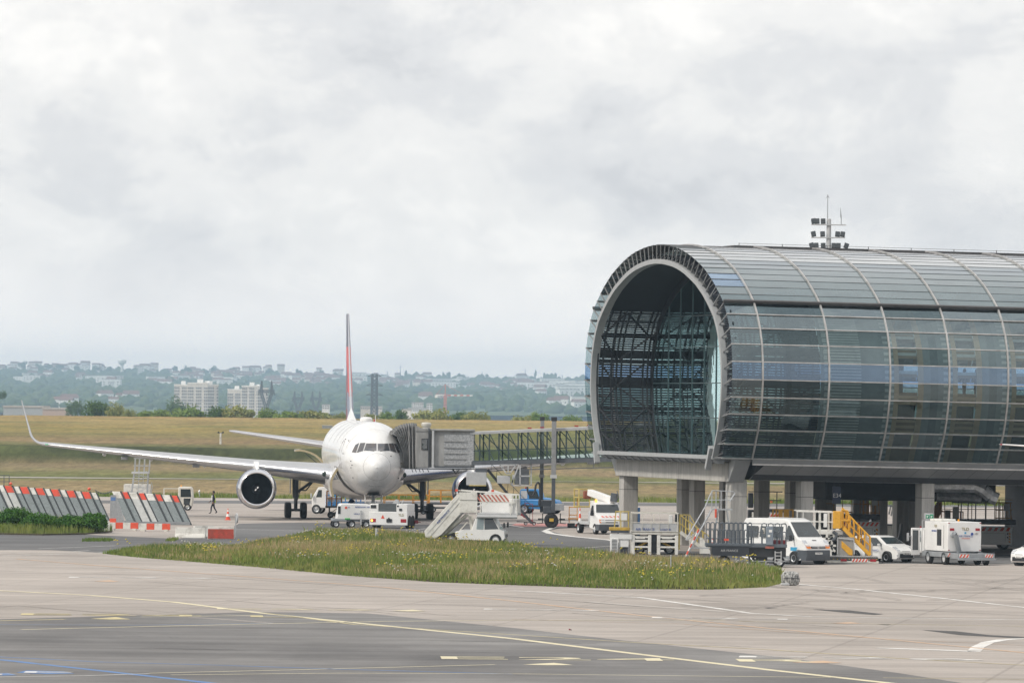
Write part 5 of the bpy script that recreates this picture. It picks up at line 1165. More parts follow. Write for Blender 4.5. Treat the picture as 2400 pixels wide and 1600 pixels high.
# ---------------- white passenger van
def make_van(label, loc, rz, L=5.4):
    t = thing('van', label, 'van', loc, rz); W_ = 1.98; h = L/2
    pr = [(-h,0.30),(-h,2.30),(-h+0.12,2.46),(-h+0.5,2.49),(h-1.95,2.49),(h-1.60,2.40),(h-0.72,1.48),(h-0.38,1.34),(h-0.10,1.10),(h,0.86),(h,0.55),(h-0.05,0.32),(h-0.4,0.24),(-h+0.3,0.24)]
    S = Shell(pr, W_, 1.2, 0.80, 0.16); b = S.body('body', white, t)
    S.patch((h-1.52,2.31),(h-0.76,1.53),-0.90,0.90, wind, 'windscreen', b); 
    low = Shell([(h-0.62,0.24),(h-0.6,0.80),(h+0.015,0.80),(h+0.045,0.52),(h-0.02,0.22)], W_+0.03, 3, 1, 0.16, 0.02); low.body('bumper', dgrey, b)
    S.patch((h-0.055,1.0),(h+0.0,0.88),-0.62,0.62, blackp, 'grille', b, 0.02); S.patch((h-0.02,0.955),(h-0.01,0.93),-0.55,0.55, alu, 'grille_bar', b, 0.03)
    for sg in (-1,1):
        S.patch((h-0.36,1.33),(h-0.05,1.0),sg*0.66,sg*0.97, clearlamp, 'headlight', b, 0.02); S.patch((h-0.10,1.05),(h-0.0,0.88),sg*0.64,sg*0.99, indic, 'indicator', b, 0.026)
        S.side([(h-1.72,1.36),(h-1.60,2.12),(h-1.42,2.12),(h-0.95,1.56),(h-0.95,1.36)],sg,wind,'cab_window',b)
        S.side([(-h+0.35,1.45),(-h+0.35,2.05),(-h+1.3,2.05),(-h+1.3,1.45)],sg,wind,'side_window',b); S.side([(-h+1.5,1.45),(-h+1.5,2.05),(h-1.95,2.05),(h-1.95,1.45)],sg,wind,'side_window',b)
        S.side([(-h+1.6,0.28),(-h+1.6,0.46),(h-1.25,0.46),(h-1.25,0.28)],sg,grey,'side_skirt',b); S.side([(h-1.2,0.75),(h-1.2,0.95),(h-0.6,0.95),(h-0.72,0.75)],sg,mat('sky_stripe',(0.05,0.36,0.62),0.5),'blue_stripe',b,0.006)
        S.side([(h-1.86,0.5),(h-1.86,2.3),(h-1.84,2.3),(h-1.84,0.5)],sg,mat('seam_dark',(0,0,0)),'door_seam',b)
    mirrors(t, h-1.05, 1.45, W_, h=0.32); arch(t, h-0.92, 0.34, W_); arch(t, -h+1.0, 0.34, W_)
    for x in (h-0.92,-h+1.0):
        for sg in (-1,1): wheel(t,(x,sg*(W_/2-0.07),0.34),0.34,0.22)
    for y_ in (-0.35,0.35): MB().box((h-1.25,y_,1.52),(0.10,0.42,0.03),ry=0.8).build('wiper', blackp, t)
    MB().box((h-0.8,0,1.49),(0.12,1.6,0.04)).build('cowl', blackp, t); MB().tube([(-h+0.3,0.75,2.5),(h-2.0,0.75,2.5)],0.02,5).build('roof_seam', lgrey, t)
    MB().box((h+0.05,0,0.62),(0.03,0.50,0.11)).build('number_plate', paper, t); text('CX 386 LD', 0.085, face((h+0.068,0,0.62),(0,1,0),(0,0,1)), 'plate_lettering', inkm, t)
    S.patch((h-0.40,1.34),(h-0.34,1.31),-0.16,0.16, inkm, 'bonnet_badge', b, 0.02); MB().cyl((h-0.015,0,0.95),(h+0.02,0,0.95),0.085,n=4).build('diamond_badge', alu, t)
    return t
g = G(1868,1320); g2 = G(1905,1323)
van = make_van('white high-roof passenger van with dark bumper standing behind the dark grey belt platform', (0,0,0), R(-52)); c = (G(1866,1321)+G(1918,1322))/2; hd = Vector((math.cos(R(-52)),math.sin(R(-52)),0)); van.location = c - hd*1.78
# ---------------- small white hatchback
def make_car(label, loc, rz, m=white):
    t = thing('parked_car', label, 'car', loc, rz); W_ = 1.70; h = 1.98
    pr = [(-h,0.35),(-h-0.01,0.85),(-h+0.08,1.05),(-h+0.42,1.42),(-h+0.8,1.475),(0.0,1.48),(0.35,1.43),(1.12,1.00),(1.55,0.90),(1.85,0.74),(h,0.60),(h,0.30),(h-0.1,0.20),(-h+0.2,0.22)]
    S = Shell(pr, W_, 0.85, 0.72, 0.22, 0.06); b = S.body('body', m, t)
    S.patch((0.42,1.385),(1.06,1.03),-0.88,0.88, wind, 'windscreen', b); S.patch((-h+0.10,1.08),(-h+0.38,1.37),-0.8,0.8, wind, 'rear_window', b)
    low = Shell([(h-0.25,0.22),(h-0.2,0.50),(h+0.01,0.50),(h+0.02,0.28)], 1.15, 3, 1, 0.1, 0.02); low.body('grille', blackp, b)
    S.patch((h-0.06,0.64),(h-0.02,0.61),-0.45,0.45, blackp, 'upper_grille', b, 0.015)
    for sg in (-1,1):
        S.patch((1.62,0.88),(1.93,0.66),sg*0.60,sg*0.96, clearlamp, 'headlight', b, 0.015)
        S.side([(-0.42,0.93),(-0.42,1.36),(0.22,1.36),(0.80,1.03),(0.80,0.93)],sg,wind,'front_window',b); S.side([(-1.35,0.96),(-1.2,1.28),(-0.5,1.36),(-0.5,0.93)],sg,wind,'rear_side_window',b)
        S.side([(-0.47,0.35),(-0.47,0.92),(-0.455,0.92),(-0.455,0.35)],sg,mat('seam_dark',(0,0,0)),'door_seam',b)
        MB().cyl((h-0.12,sg*0.62,0.40),(h-0.02,sg*0.60,0.40),0.07,n=12).build('fog_lamp', clearlamp, b)
        S.patch((-h+0.02,0.9),(-h+0.12,1.1),sg*0.7,sg*0.95, tailred, 'tail_light', b, 0.012)
    mirrors(t, 0.72, 0.98, W_-0.06, m, 0.13); arch(t,1.22,0.30,W_); arch(t,-1.28,0.30,W_)
    for x in (1.22,-1.28):
        for sg in (-1,1): wheel(t,(x,sg*(W_/2-0.06),0.30),0.30,0.19)
    MB().box((h+0.02,0,0.50),(0.03,0.50,0.10)).build('number_plate', paper, t); text('AB 512 QT', 0.08, face((h+0.038,0,0.50),(0,1,0),(0,0,1)), 'plate_lettering', inkm, t)
    for sg in (-1,1): text('AIR FRANCE', 0.15, face((0.2,sg*(W_/2+0.012),0.66),(-sg,0,0),(0,0,1)), 'door_lettering', blueink, t)
    return t
car = make_car('white hatchback parked between the yellow staired loader and the white air conditioning truck', (0,0,0), R(-50)); hd = Vector((math.cos(R(-50)),math.sin(R(-50)),0)); car.location = (G(2077,1316)+G(2128,1318))/2-hd*1.22
car2 = dup(car, G(2447,1325), R(-140), 'white car cut off by the right edge of the picture')
car3 = dup(car, G(2018,1262), R(20), 'silver white car mostly hidden behind the loader under the hall, only its roof showing')
# ---------------- white service truck with boom lift
def cabtruck(t, L, W_, xf, m=white, hgt=2.12):     # short bonnet cab whose nose is at x = xf
    x = xf; pr = [(x-2.0,0.45),(x-2.0,1.9),(x-1.9,hgt),(x-1.35,hgt),(x-1.2,hgt-0.06),(x-0.78,1.38),(x-0.12,1.10),(x,0.90),(x,0.50),(x-0.1,0.32),(x-0.5,0.30),(x-1.7,0.40)]
    S = Shell(pr, W_, 1.15, 0.84, 0.10); b = S.body('cab', m, t)
    S.patch((x-1.15,hgt-0.14),(x-0.82,1.46),-0.90,0.90, wind, 'windscreen', b)
    for sg in (-1,1): S.side([(x-1.85,1.25),(x-1.80,1.92),(x-1.42,1.92),(x-1.08,1.42),(x-1.02,1.25)],sg,wind,'door_window',b)
    Shell([(x-0.5,0.28),(x-0.5,0.68),(x+0.01,0.68),(x+0.05,0.5),(x,0.26)], W_+0.02, 3, 1, 0.1, 0.02).body('bumper', dgrey, b)
    S.patch((x-0.05,0.98),(x,0.78),-0.5,0.5, blackp, 'grille', b, 0.015)
    for sg in (-1,1): S.patch((x-0.06,1.0),(x,0.78),sg*0.55,sg*0.80, clearlamp, 'headlight', b, 0.02); S.patch((x-0.06,1.0),(x,0.78),sg*0.82,sg*0.96, indic, 'indicator', b, 0.02)
    mirrors(t, x-0.95, 1.42, W_, h=0.34); return S, b
lt = thing('boom_lift_truck', 'white flatbed service truck with folded boom lift and yellow basket', 'truck', (0,0,0), R(-74)); hd = Vector((math.cos(R(-74)),math.sin(R(-74)),0)); lt.location = (G(1397,1252)+G(1452,1251))/2-hd*1.95
S, b = cabtruck(lt, 5.6, 1.95, 2.8)
for y in (-0.55,-0.28,0.0,0.28,0.55): MB().add([(2.42,y-0.10,1.235),(2.42,y+0.04,1.235),(2.62,y+0.12,1.155),(2.62,y-0.02,1.155)], [(0,1,2,3)]).build('red_chevron', redor, b)
MB().cyl((1.2,-0.62,2.12),(1.2,-0.62,2.32),0.07,n=10).build('beacon', amber, lt)
MB().b2((-2.6,-0.95,0.62),(0.75,0.95,0.78)).bar((-2.6,-0.5,0.5),(0.9,-0.5,0.5),0.12).bar((-2.6,0.5,0.5),(0.9,0.5,0.5),0.12).build('flatbed', lgrey, lt); MB().b2((0.3,-0.9,0.78),(0.75,0.9,1.5)).build('tool_locker', lgrey, lt, bev=0.03)
MB().cyl((-0.9,0,0.78),(-0.9,0,1.9),0.32,0.26,14).box((-0.9,0,1.95),(0.8,0.6,0.5)).build('turret', worn, lt, bev=0.02)
MB().bar((1.6,0.45,2.25),(-1.5,-0.25,2.75),0.40,0.42).bar((1.5,0.4,1.95),(-0.6,0.0,2.25),0.26,0.26).build('boom', white, lt, bev=0.02)
MB().bar((1.7,0.45,2.2),(1.75,0.5,2.75),0.26,0.4).tube([(1.5,0.75,2.9),(1.75,0.8,2.5),(1.6,0.7,2.2),(1.8,0.6,2.15)],0.035).build('boom_joint', dgrey, lt)
mb = MB(); bx0,bx1,by0,by1 = -3.0,-1.9,-0.9,0.2
for x in (bx0,bx1):
    for y in (by0,by1): mb.bar((x,y,1.75),(x,y,2.95),0.07)
for z in (2.95,2.4,1.78): mb.bar((bx0,by0,z),(bx1,by0,z),0.06).bar((bx0,by1,z),(bx1,by1,z),0.06).bar((bx0,by0,z),(bx0,by1,z),0.06).bar((bx1,by0,z),(bx1,by1,z),0.06)
mb.b2((bx0,by0,1.72),(bx1,by1,1.80)).build('basket', paleyel, lt); MB().b2((-2.0,-0.6,2.3),(-1.7,-0.1,2.85)).build('hanging_jacket', mat('rust_cloth',(0.30,0.10,0.06),0.9), lt, bev=0.08)
for x in (1.95,-1.7):
    for sg in (-1,1): wheel(lt,(x,sg*0.84,0.36),0.36,0.24 if x > 0 else 0.34)
mb = MB(); stripes(mb,(-2.62,-0.95,0.45),(0,1,0),(0,0,1),1.9,0.30,6); mb.build('rear_board', [paper, redor], lt)
# orange caged platform trailer behind it
tr_ = thing('orange_steps', 'small orange railed steps left of the boom lift truck', 'steps', G(1343,1236)); mb = MB()
for x in (-0.28,0.28):
    for y in (-0.3,0.3): mb.bar((x,y,0.35),(x,y,2.1 if x > 0 else 1.5),0.05)
for z in (0.9,1.45): mb.bar((-0.28,-0.3,z),(0.28,-0.3,z),0.05).bar((-0.28,0.3,z),(0.28,0.3,z),0.05)
mb.b2((-0.35,-0.35,0.6),(0.35,0.35,0.68)).build('frame', orange, tr_); MB().b2((-0.4,-0.35,0.0),(0.3,0.35,0.32)).build('base', blackp, tr_, bev=0.03)
tc_ = thing('road_cone', 'red and white striped cone left of the boom lift truck', 'cone', G(1359,1240))
# ---------------- cones
def make_cone(t, h=0.78):
    prof_ = [(0.03,0.17,0),(0.22*h/0.78,0.135,0),(0.23*h/0.78,0.133,1),(0.40*h/0.78,0.095,1),(0.41*h/0.78,0.094,0),(0.56*h/0.78,0.062,0),(0.57*h/0.78,0.06,1),(0.66*h/0.78,0.04,1),(0.67*h/0.78,0.04,0),(h,0.02,0)]
    MB().lathe([(a,b_) for a,b_,_ in prof_],(0,0,0),(0,0,1),18,mis=[0,0,1,1,0,0,1,1,0]).build('cone_body', [redor, paper], t); MB().b2((-0.22,-0.22,0),(0.22,0.22,0.04)).build('base', redor, t, bev=0.01)
make_cone(tc_, 1.5)
c1 = thing('road_cone', 'orange and white cone on the apron right of the walking person', 'cone', G(534,1218)); make_cone(c1, 0.85)
dup(c1, G(1164,1226), 0, 'orange and white cone beside the white mobile stairs, below the platform')
# ---------------- white mobile stairs
Y0 = 369.0; s0 = FPX/Y0; og = Vector((at(1100,1275,Y0).x, Y0, 0)); ms = thing('passenger_stairs', 'white self-propelled passenger stairs with striped platform, behind the grass', 'stairs vehicle', og, R(-6))
def lx(px): return (px-1100)/s0
def lz(px,py): return at(px,py,Y0).z
whr = [white, redor]
for sy in (-0.95, 0.80):
    pl_ = [(lx(998),lz(998,1243)),(lx(1079),lz(1079,1152)),(lx(1083),lz(1083,1196)),(lx(1083),lz(1083,1202)),(lx(1038),lz(1038,1252)),(lx(1022),lz(1022,1262)),(lx(1000),lz(1000,1258))]
    o = MB().prism(pl_, sy, sy+0.14).build('stair_side', worn, ms, bev=0.02)
    for k in (0.33,0.66):
        a = Vector((lx(998)+k*0.5,0,lz(998,1243)-k*0.55)); b_ = Vector((lx(1079)+k*0.05,0,lz(1079,1152)-k*0.95)); MB().bar((a.x,sy-0.012,a.z),(b_.x,sy-0.012,b_.z),0.02,0.02).build('side_rib', lgrey, o)
n = 15
for k in range(n):
    f_ = k/(n-1); MB().box((lx(1012)+(lx(1082)-lx(1012))*f_, -0.0, lz(1012,1252)+(lz(1082,1200)-lz(1012,1252))*f_),(0.26,1.6,0.05)).build('step', grey, ms)
mb = MB().bar((lx(1040),-0.6,lz(1040,1252)),(lx(1095),-0.6,lz(1095,1205)),0.10,0.14).bar((lx(1040),0.7,lz(1040,1252)),(lx(1095),0.7,lz(1095,1205)),0.10,0.14).bar((lx(1062),-0.7,lz(1062,1262)),(lx(1098),-0.7,lz(1098,1222)),0.06); mb.build('stair_stringer', dirty, ms)
text('AIR FRANCE', 0.20, face((lx(1042),-0.975,lz(1042,1210)),(lx(1079)-lx(998),0,lz(1079,1152)-lz(998,1243)),(-(lz(1079,1152)-lz(998,1243)),0,lx(1079)-lx(998))), 'side_lettering', blueink, ms)
z1 = lz(1150,1205); MB().b2((lx(1122),-1.0,z1-0.02),(lx(1217),1.0,z1+0.10)).build('platform', lgrey, ms, bev=0.02); MB().cyl((lx(1122),-1.0,z1-0.12),(lx(1216),-1.0,z1-0.12),0.11,n=12).build('platform_bumper', lgrey, ms)
MB().b2((lx(1080),-1.02,lz(1080,1200)),(lx(1121),-0.96,lz(1100,1166))).build('side_shield', worn, ms, bev=0.01); MB().b2((lx(1080),-1.06,lz(1080,1170)),(lx(1121),-1.0,lz(1080,1152))).build('upper_panel', worn, ms)
mb = MB()
for sy in (-1.0,1.0):
    mb.bar((lx(1075),sy,lz(1075,1148)),(lx(1213),sy,lz(1213,1159)),0.06).bar((lx(1119),sy,lz(1119,1176)),(lx(1215),sy,lz(1215,1176)),0.05).bar((lx(1121),sy,z1),(lx(1121),sy,lz(1121,1156)),0.06).bar((lx(1200),sy,z1),(lx(1206),sy,lz(1206,1160)),0.06).bar((lx(1216),sy,z1),(lx(1212),sy,lz(1212,1160)),0.05)
mb.bar((lx(1136),-1,lz(1136,1187)),(lx(1160),-1,lz(1160,1165)),0.03).build('handrail', worn, ms)
MB().b2((lx(1124),0.92,z1+0.1),(lx(1200),0.98,lz(1200,1176))).b2((lx(1196),-0.9,z1+0.1),(lx(1215),0.9,lz(1210,1168))).build('platform_panel', white, ms, bev=0.02)
mb = MB(); stripes(mb,(lx(1120),0.90,lz(1120,1175)),(1,0,0),(0,0,1),lx(1196)-lx(1120),0.42,8,slant=-0.8,th=0.02); mb.build('striped_hood', [worn, mat('faded_red',(0.50,0.16,0.12),0.6)], ms)
MB().add([(lx(1126),0.9,lz(1126,1160)),(lx(1146),0.9,lz(1146,1146)),(lx(1182),0.9,lz(1182,1158)),(lx(1196),0.9,lz(1196,1162)),(lx(1126),1.2,lz(1126,1160)),(lx(1146),1.2,lz(1146,1146)),(lx(1182),1.2,lz(1182,1158)),(lx(1196),1.2,lz(1196,1162))],[(0,1,2,3),(4,7,6,5),(0,4,5,1),(1,5,6,2),(2,6,7,3)]).build('canopy_hood', white, ms)
for px,py in ((1073,1148),(1158,1149)): MB().box((lx(px),-1.0,lz(px,py)),(0.16,0.12,0.14)).build('corner_reflector', redor, ms)
for s_ in (-0.5,0.5): MB().bar((lx(1102),s_,z1-0.1),(lx(1110),s_,0.6),0.10,0.16).build('lift_arm', dirty, ms)
h = lx(1188); pr = [(lx(1075),0.35),(lx(1075),0.80),(lx(1085),0.95),(lx(1108),0.92),(lx(1116),1.6),(lx(1120),1.78),(lx(1158),1.78),(lx(1162),1.70),(lx(1176),0.98),(h-0.03,0.86),(h,0.45),(h-0.15,0.30)]
S = Shell(pr, 1.8, 0.9, 0.85, 0.06, 0.05); b = S.body('cab', white, ms); S.patch((lx(1162)-0.01,1.62),(lx(1175),1.02),-0.9,0.9, wind, 'windscreen', b)
for sg in (-1,1): S.side([(lx(1120),0.98),(lx(1122),1.66),(lx(1137),1.66),(lx(1137),0.98)],sg,pane,'side_window',b); S.side([(lx(1139),0.98),(lx(1139),1.66),(lx(1158),1.66),(lx(1172),1.02)],sg,wind,'door_window',b)
S.patch((h-0.02,0.7),(h,0.5),-0.8,0.8, blackp, 'light_bar', b, 0.02); mirrors(ms, lx(1186), 1.25, 1.9, h=0.32)
MB().b2((lx(1020),-0.8,0.25),(h-0.2,0.8,0.45)).build('chassis', dgrey, ms); MB().b2((lx(1070),-0.85,0.45),(lx(1108),0.85,0.85)).build('engine_cover', white, ms, bev=0.06)
for x in (lx(1165),lx(1060)):
    for sg in (-1,1): wheel(ms,(x,sg*0.78,0.36),0.36,0.24)
# ---------------- blue baggage tractor behind the bridge
bt = thing('blue_tractor', 'blue airport tractor with cab beyond the bridge stair', 'tractor', G(1262,1203), R(-14)); 
MB().prism([(-1.5,0.45),(-1.5,1.05),(-1.35,1.12),(0.35,1.12),(0.4,1.30),(1.5,1.10),(1.7,0.95),(1.72,0.4),(0.2,0.35)], -0.85, 0.85).build('body', blue, bt, bev=0.06)
MB().prism([(-1.40,1.1),(-1.36,1.82),(-1.25,1.94),(0.05,1.94),(0.18,1.80),(0.38,1.1)], -0.72, 0.72).build('cab', blue, bt, bev=0.05)
for sg in (-1,1): MB().poly([(-1.30,sg*0.728,1.18),(-1.28,sg*0.728,1.8),(-0.75,sg*0.728,1.8),(-0.75,sg*0.728,1.18)]).build('rear_cab_window', pane if sg > 0 else clearlamp, bt); MB().poly([(-0.6,sg*0.728,1.18),(-0.6,sg*0.728,1.8),(0.02,sg*0.728,1.8),(0.26,sg*0.728,1.18)]).build('door_window', wind, bt)
MB().cyl((-1.1,0.2,1.94),(-1.1,0.2,2.08),0.07,n=8).build('beacon', tailred, bt)
for x,r_w in ((-0.95,0.38),(0.25,0.44),(1.25,0.38)):
    if x == 0.25: continue
    for sg in (-1,1): wheel(bt,(x,sg*0.78,r_w),r_w,0.26)
MB().bar((-0.9,-0.86,0.62),(0.9,-0.86,0.62),0.06,0.12).build('side_step', blackp, bt)
# ---------------- white ground power units in front of the nose
Yg = 417.0; sg_ = FPX/Yg; og = Vector((at(822,1230,Yg).x,Yg,0)); gp = thing('ground_power_unit', 'white rounded ground power trailer with blue lettering under the left side of the nose', 'ground power unit', og, R(8))
MB().prism([(-1.05,0.55),(-0.85,1.55),(-0.75,1.66),(-0.1,1.66),(1.25,1.62),(1.35,1.5),(1.38,0.55)], -0.7, 0.7).build('canopy', white, gp, bev=0.06)
MB().b2((-1.32,-0.72,0.42),(-0.35,0.72,0.62)).b2((-0.35,-0.6,0.40),(1.4,0.6,0.52)).build('chassis', grey, gp, bev=0.04); MB().b2((-0.5,-0.74,0.54),(-0.12,-0.66,0.66)).build('green_cap', mat('lime_green',(0.06,0.45,0.10),0.4), gp, bev=0.03)
MB().b2((-0.98,-0.72,0.95),(-0.80,-0.69,1.48)).build('side_vent', blackp, gp); MB().bar((0.62,-0.76,0.2),(0.62,-0.76,1.2),0.09).build('tow_bar', lgrey, gp)
text('RESERVOIR 340', 0.15, face((0.72,-0.712,1.42),(1,0,0),(0,0,1)), 'lettering', blueink, gp); text('HPNLX 40', 0.13, face((0.42,-0.712,0.95),(1,0,0),(0,0,1)), 'lettering', blueink, gp); MB().cyl((-0.42,-0.705,1.38),(-0.42,-0.72,1.38),0.09,n=10).build('emblem', redor, gp); text('AIR', 0.10, face((-0.22,-0.712,1.4),(1,0,0),(0,0,1)), 'lettering', blueink, gp)
MB().tube([(0.1,-0.5,1.67),(0.2,-0.5,1.74),(1.1,-0.5,1.72),(1.2,-0.5,1.62)],0.03).build('lifting_bar', dgrey, gp)
for x in (-1.1,0.0,1.0):
    for s2 in (-1,1): wheel(gp,(x,s2*0.62,0.25),0.25,0.16)
og = Vector((at(921,1232,416).x,416,0)); tu = thing('ground_power_truck', 'white boxy ground power truck with red triangle and four side wheels, below the nose', 'ground power unit', og, R(-13))
MB().b2((-1.45,-0.95,0.22),(1.25,1.3,1.15)).build('body', white, tu, bev=0.03); MB().b2((-1.42,-0.9,1.15),(-0.82,1.2,1.68)).b2((0.45,-0.9,1.15),(1.24,1.2,1.68)).build('upper_box', white, tu, bev=0.03)
MB().b2((-0.84,-0.86,1.15),(0.46,1.2,1.70)).build('radiator_grille', mat('grille_dark',(0.10,0.115,0.12),0.5,col2=(0.05,0.055,0.06),stretch=(1,1,20),scale=3), tu)
MB().b2((-1.36,-0.93,1.38),(-0.98,-0.90,1.60)).build('vent', blackp, tu); MB().b2((0.66,-0.93,1.22),(0.86,-0.90,1.38)).build('socket', blackp, tu); MB().b2((0.5,-0.93,1.5),(0.62,-0.9,1.6)).build('gauge', blackp, tu)
MB().prism([(-0.62,0.68),(-0.36,0.68),(-0.49,0.94)], -0.965, -0.955).build('warning_triangle', redor, tu); text('!', 0.14, face((-0.49,-0.972,0.78),(1,0,0),(0,0,1)), 'mark', inkm, tu)
text('TLD', 0.22, face((0.82,-0.962,0.92),(1,0,0),(0,0,1)), 'lettering', mat('gold_lettering',(0.28,0.22,0.05),0.5), tu)
for x in (-1.18,0.98): MB().b2((x-0.2,-0.97,0.42),(x+0.2,-0.945,0.66)).build('tail_lamp', tailred, tu, bev=0.01)
MB().cyl((-1.26,-0.975,0.54),(-1.26,-0.985,0.54),0.075,n=12).build('lit_lamp', mat('lit_orange',(1.0,0.45,0.08),0.3,emit=((1.0,0.42,0.06),4.0)), tu); MB().b2((-0.22,-1.0,0.42),(0.16,-0.94,0.66)).cyl((-0.03,-0.98,0.62),(-0.03,-1.08,0.7),0.07,n=8).build('tow_hitch', blackp, tu)
for y in (-0.35,0.55):
    for s2 in (-1,1): MB().lathe([(-0.13,0.12),(-0.15,0.40),(-0.1,0.45),(0.1,0.45),(0.15,0.40),(0.13,0.12)],(s2*1.18,y,0.45),(1,0,0),22).cyl((s2*1.05,y,0.45),(s2*1.31,y,0.45),0.2,n=12).build('wheel', black, tu)
MB().cyl((1.3,0.9,0.45),(1.75,0.9,0.42),0.05,0.02,8).box((1.45,0.9,0.44),(0.2,0.2,0.22)).build('tow_pin', mat('deep_red',(0,0,0)), tu); MB().prism([(-0.1,1.7),(0.35,1.7),(0.25,1.95),(0.1,1.98)], 0.2,0.6).bar((0.5,0.4,1.7),(0.62,0.4,1.95),0.05).build('control_desk', lgrey, tu)
# ---------------- white and blue service truck behind the left gear
og = G(757,1203); bs = thing('catering_lift_truck', 'white cab truck with blue lifting frame behind the open cargo door', 'truck', og, R(-10))
b = MB().prism([(-0.72,0.45),(-0.72,1.15),(-0.52,1.55),(-0.22,2.05),(0.35,2.12),(0.55,1.9),(0.58,0.45)], -0.9, 0.9).build('cab', white, bs, bev=0.06)
for s2 in (-1,1): MB().poly([(-0.38,s2*0.908,1.28),(-0.18,s2*0.908,1.85),(0.08,s2*0.908,1.85),(0.08,s2*0.908,1.28)]).build('door_window', wind, b)
MB().poly([(-0.52,-0.8,1.62),(-0.52,0.8,1.62),(-0.26,0.75,2.03),(-0.26,-0.75,2.03)]).build('windscreen', wind, b)
MB().bar((-0.7,-1.05,1.35),(-0.7,-0.9,1.3),0.04).box((-0.72,-1.1,1.4),(0.1,0.16,0.36)).build('mirror', lgrey, bs, bev=0.02)
mb = MB()
for x in (0.45,1.15,1.95,2.8):
    for y in (-0.9,0.9): mb.bar((x,y,0.6),(x,y,1.45),0.07)
for z in (0.65,0.9,1.45): mb.bar((0.4,-0.9,z),(3.2,-0.9,z),0.08).bar((0.4,0.9,z),(3.2,0.9,z),0.08)
mb.b2((0.4,-0.9,0.72),(3.2,0.9,0.82)).build('lifting_frame', blue, bs); MB().b2((0.6,-0.6,0.85),(1.4,0.6,1.3)).build('cargo_box', lgrey, bs, bev=0.03)
for x in (-0.35,2.4):
    for s2 in (-1,1): wheel(bs,(x,s2*0.8,0.36),0.36,0.26)
def cage(name, label, cat, loc, rz, L, Wd, z0, z1, m, nx=3, deck=None, wheels=True):
    t = thing(name, label, cat, loc, rz); mb = MB()
    for i in range(nx+1):
        for y in (-Wd/2,Wd/2): mb.bar((-L/2+L*i/nx,y,z0),(-L/2+L*i/nx,y,z1),0.06)
    for z in (z0+(z1-z0)*0.5,z1): mb.bar((-L/2,-Wd/2,z),(L/2,-Wd/2,z),0.06).bar((-L/2,Wd/2,z),(L/2,Wd/2,z),0.06).bar((-L/2,-Wd/2,z),(-L/2,Wd/2,z),0.06).bar((L/2,-Wd/2,z),(L/2,Wd/2,z),0.06)
    mb.build('railing', m, t); MB().b2((-L/2-0.1,-Wd/2,z0-0.12),(L/2+0.1,Wd/2,z0)).build('deck', deck or dgrey, t, bev=0.02)
    mb = MB()
    for x in (-L/2+0.2,L/2-0.2):
        for y in (-Wd/2+0.1,Wd/2-0.1): mb.bar((x,y,0.2),(x,y,z0-0.1),0.09)
    mb.bar((-L/2+0.2,-Wd/2+0.1,0.3),(L/2-0.2,-Wd/2+0.1,z0-0.1),0.05).bar((-L/2+0.2,-Wd/2+0.1,0.35),(L/2-0.2,-Wd/2+0.1,0.35),0.12).bar((-L/2+0.2,Wd/2-0.1,0.35),(L/2-0.2,Wd/2-0.1,0.35),0.12).build('underframe', deck or dgrey, t)
    if wheels:
        for x in (-L/2+0.3,L/2-0.3):
            for s2 in (-1,1): wheel(t,(x,s2*(Wd/2-0.15),0.24),0.24,0.16)
    return t
cage('orange_work_platform','orange railed work platform behind the white rounded ground power trailer','work platform',G(797,1204)+Vector((0,-16,0)),0,1.1,1.0,0.9,2.0,orange,3)
cage('belt_loader','long low loader with thin orange rails behind the right landing gear','belt loader',G(1075,1197)+Vector((0,-6,0)),R(3),4.6,1.4,0.75,1.75,orange,5)
cage('baggage_dolly','dark flat baggage dolly with a thin orange rail behind the nose wheel','baggage dolly',G(985,1200)+Vector((-1,-8,0)),R(-3),3.4,1.4,0.7,1.5,orange,3)
# ---------------- pale tractor on the left
og = G(424,1195); pt = thing('pale_tractor', 'cream coloured cab tractor partly hidden by the right blast fence', 'tractor', og, R(0)); 
MB().prism([(-0.2,0.35),(-0.2,1.78),(-0.1,1.86),(0.80,1.86),(0.92,1.7),(0.98,1.0),(0.92,0.35),(0.4,0.22)], -0.7, 0.7).build('cab', dirty, pt, bev=0.06); MB().b2((-1.45,-0.7,0.3),(-0.2,0.7,0.85)).build('body', dirty, pt, bev=0.04)
MB().poly([(0.0,-0.708,1.05),(0.0,-0.708,1.68),(0.78,-0.708,1.68),(0.84,-0.708,1.05)]).build('front_window', wind, pt); MB().poly([(0.25,-0.712,0.45),(0.25,-0.712,0.95),(0.80,-0.712,0.95),(0.72,-0.712,0.5)]).build('lower_window', wind, pt)
MB().bar((-1.40,-0.6,0.85),(-1.35,-0.6,1.7),0.05).bar((-1.35,-0.6,1.7),(-0.2,-0.6,1.7),0.05).bar((-1.4,0.6,0.85),(-1.35,0.6,1.7),0.05).bar((-1.35,0.6,1.7),(-0.2,0.6,1.7),0.05).build('rear_rail', dirty, pt); MB().cyl((0.0,0.2,1.86),(0.0,0.2,1.98),0.06,n=8).build('beacon', orange, pt)
for x in (-1.0,0.55):
    for s2 in (-1,1): wheel(pt,(x,s2*0.62,0.27),0.27,0.2)
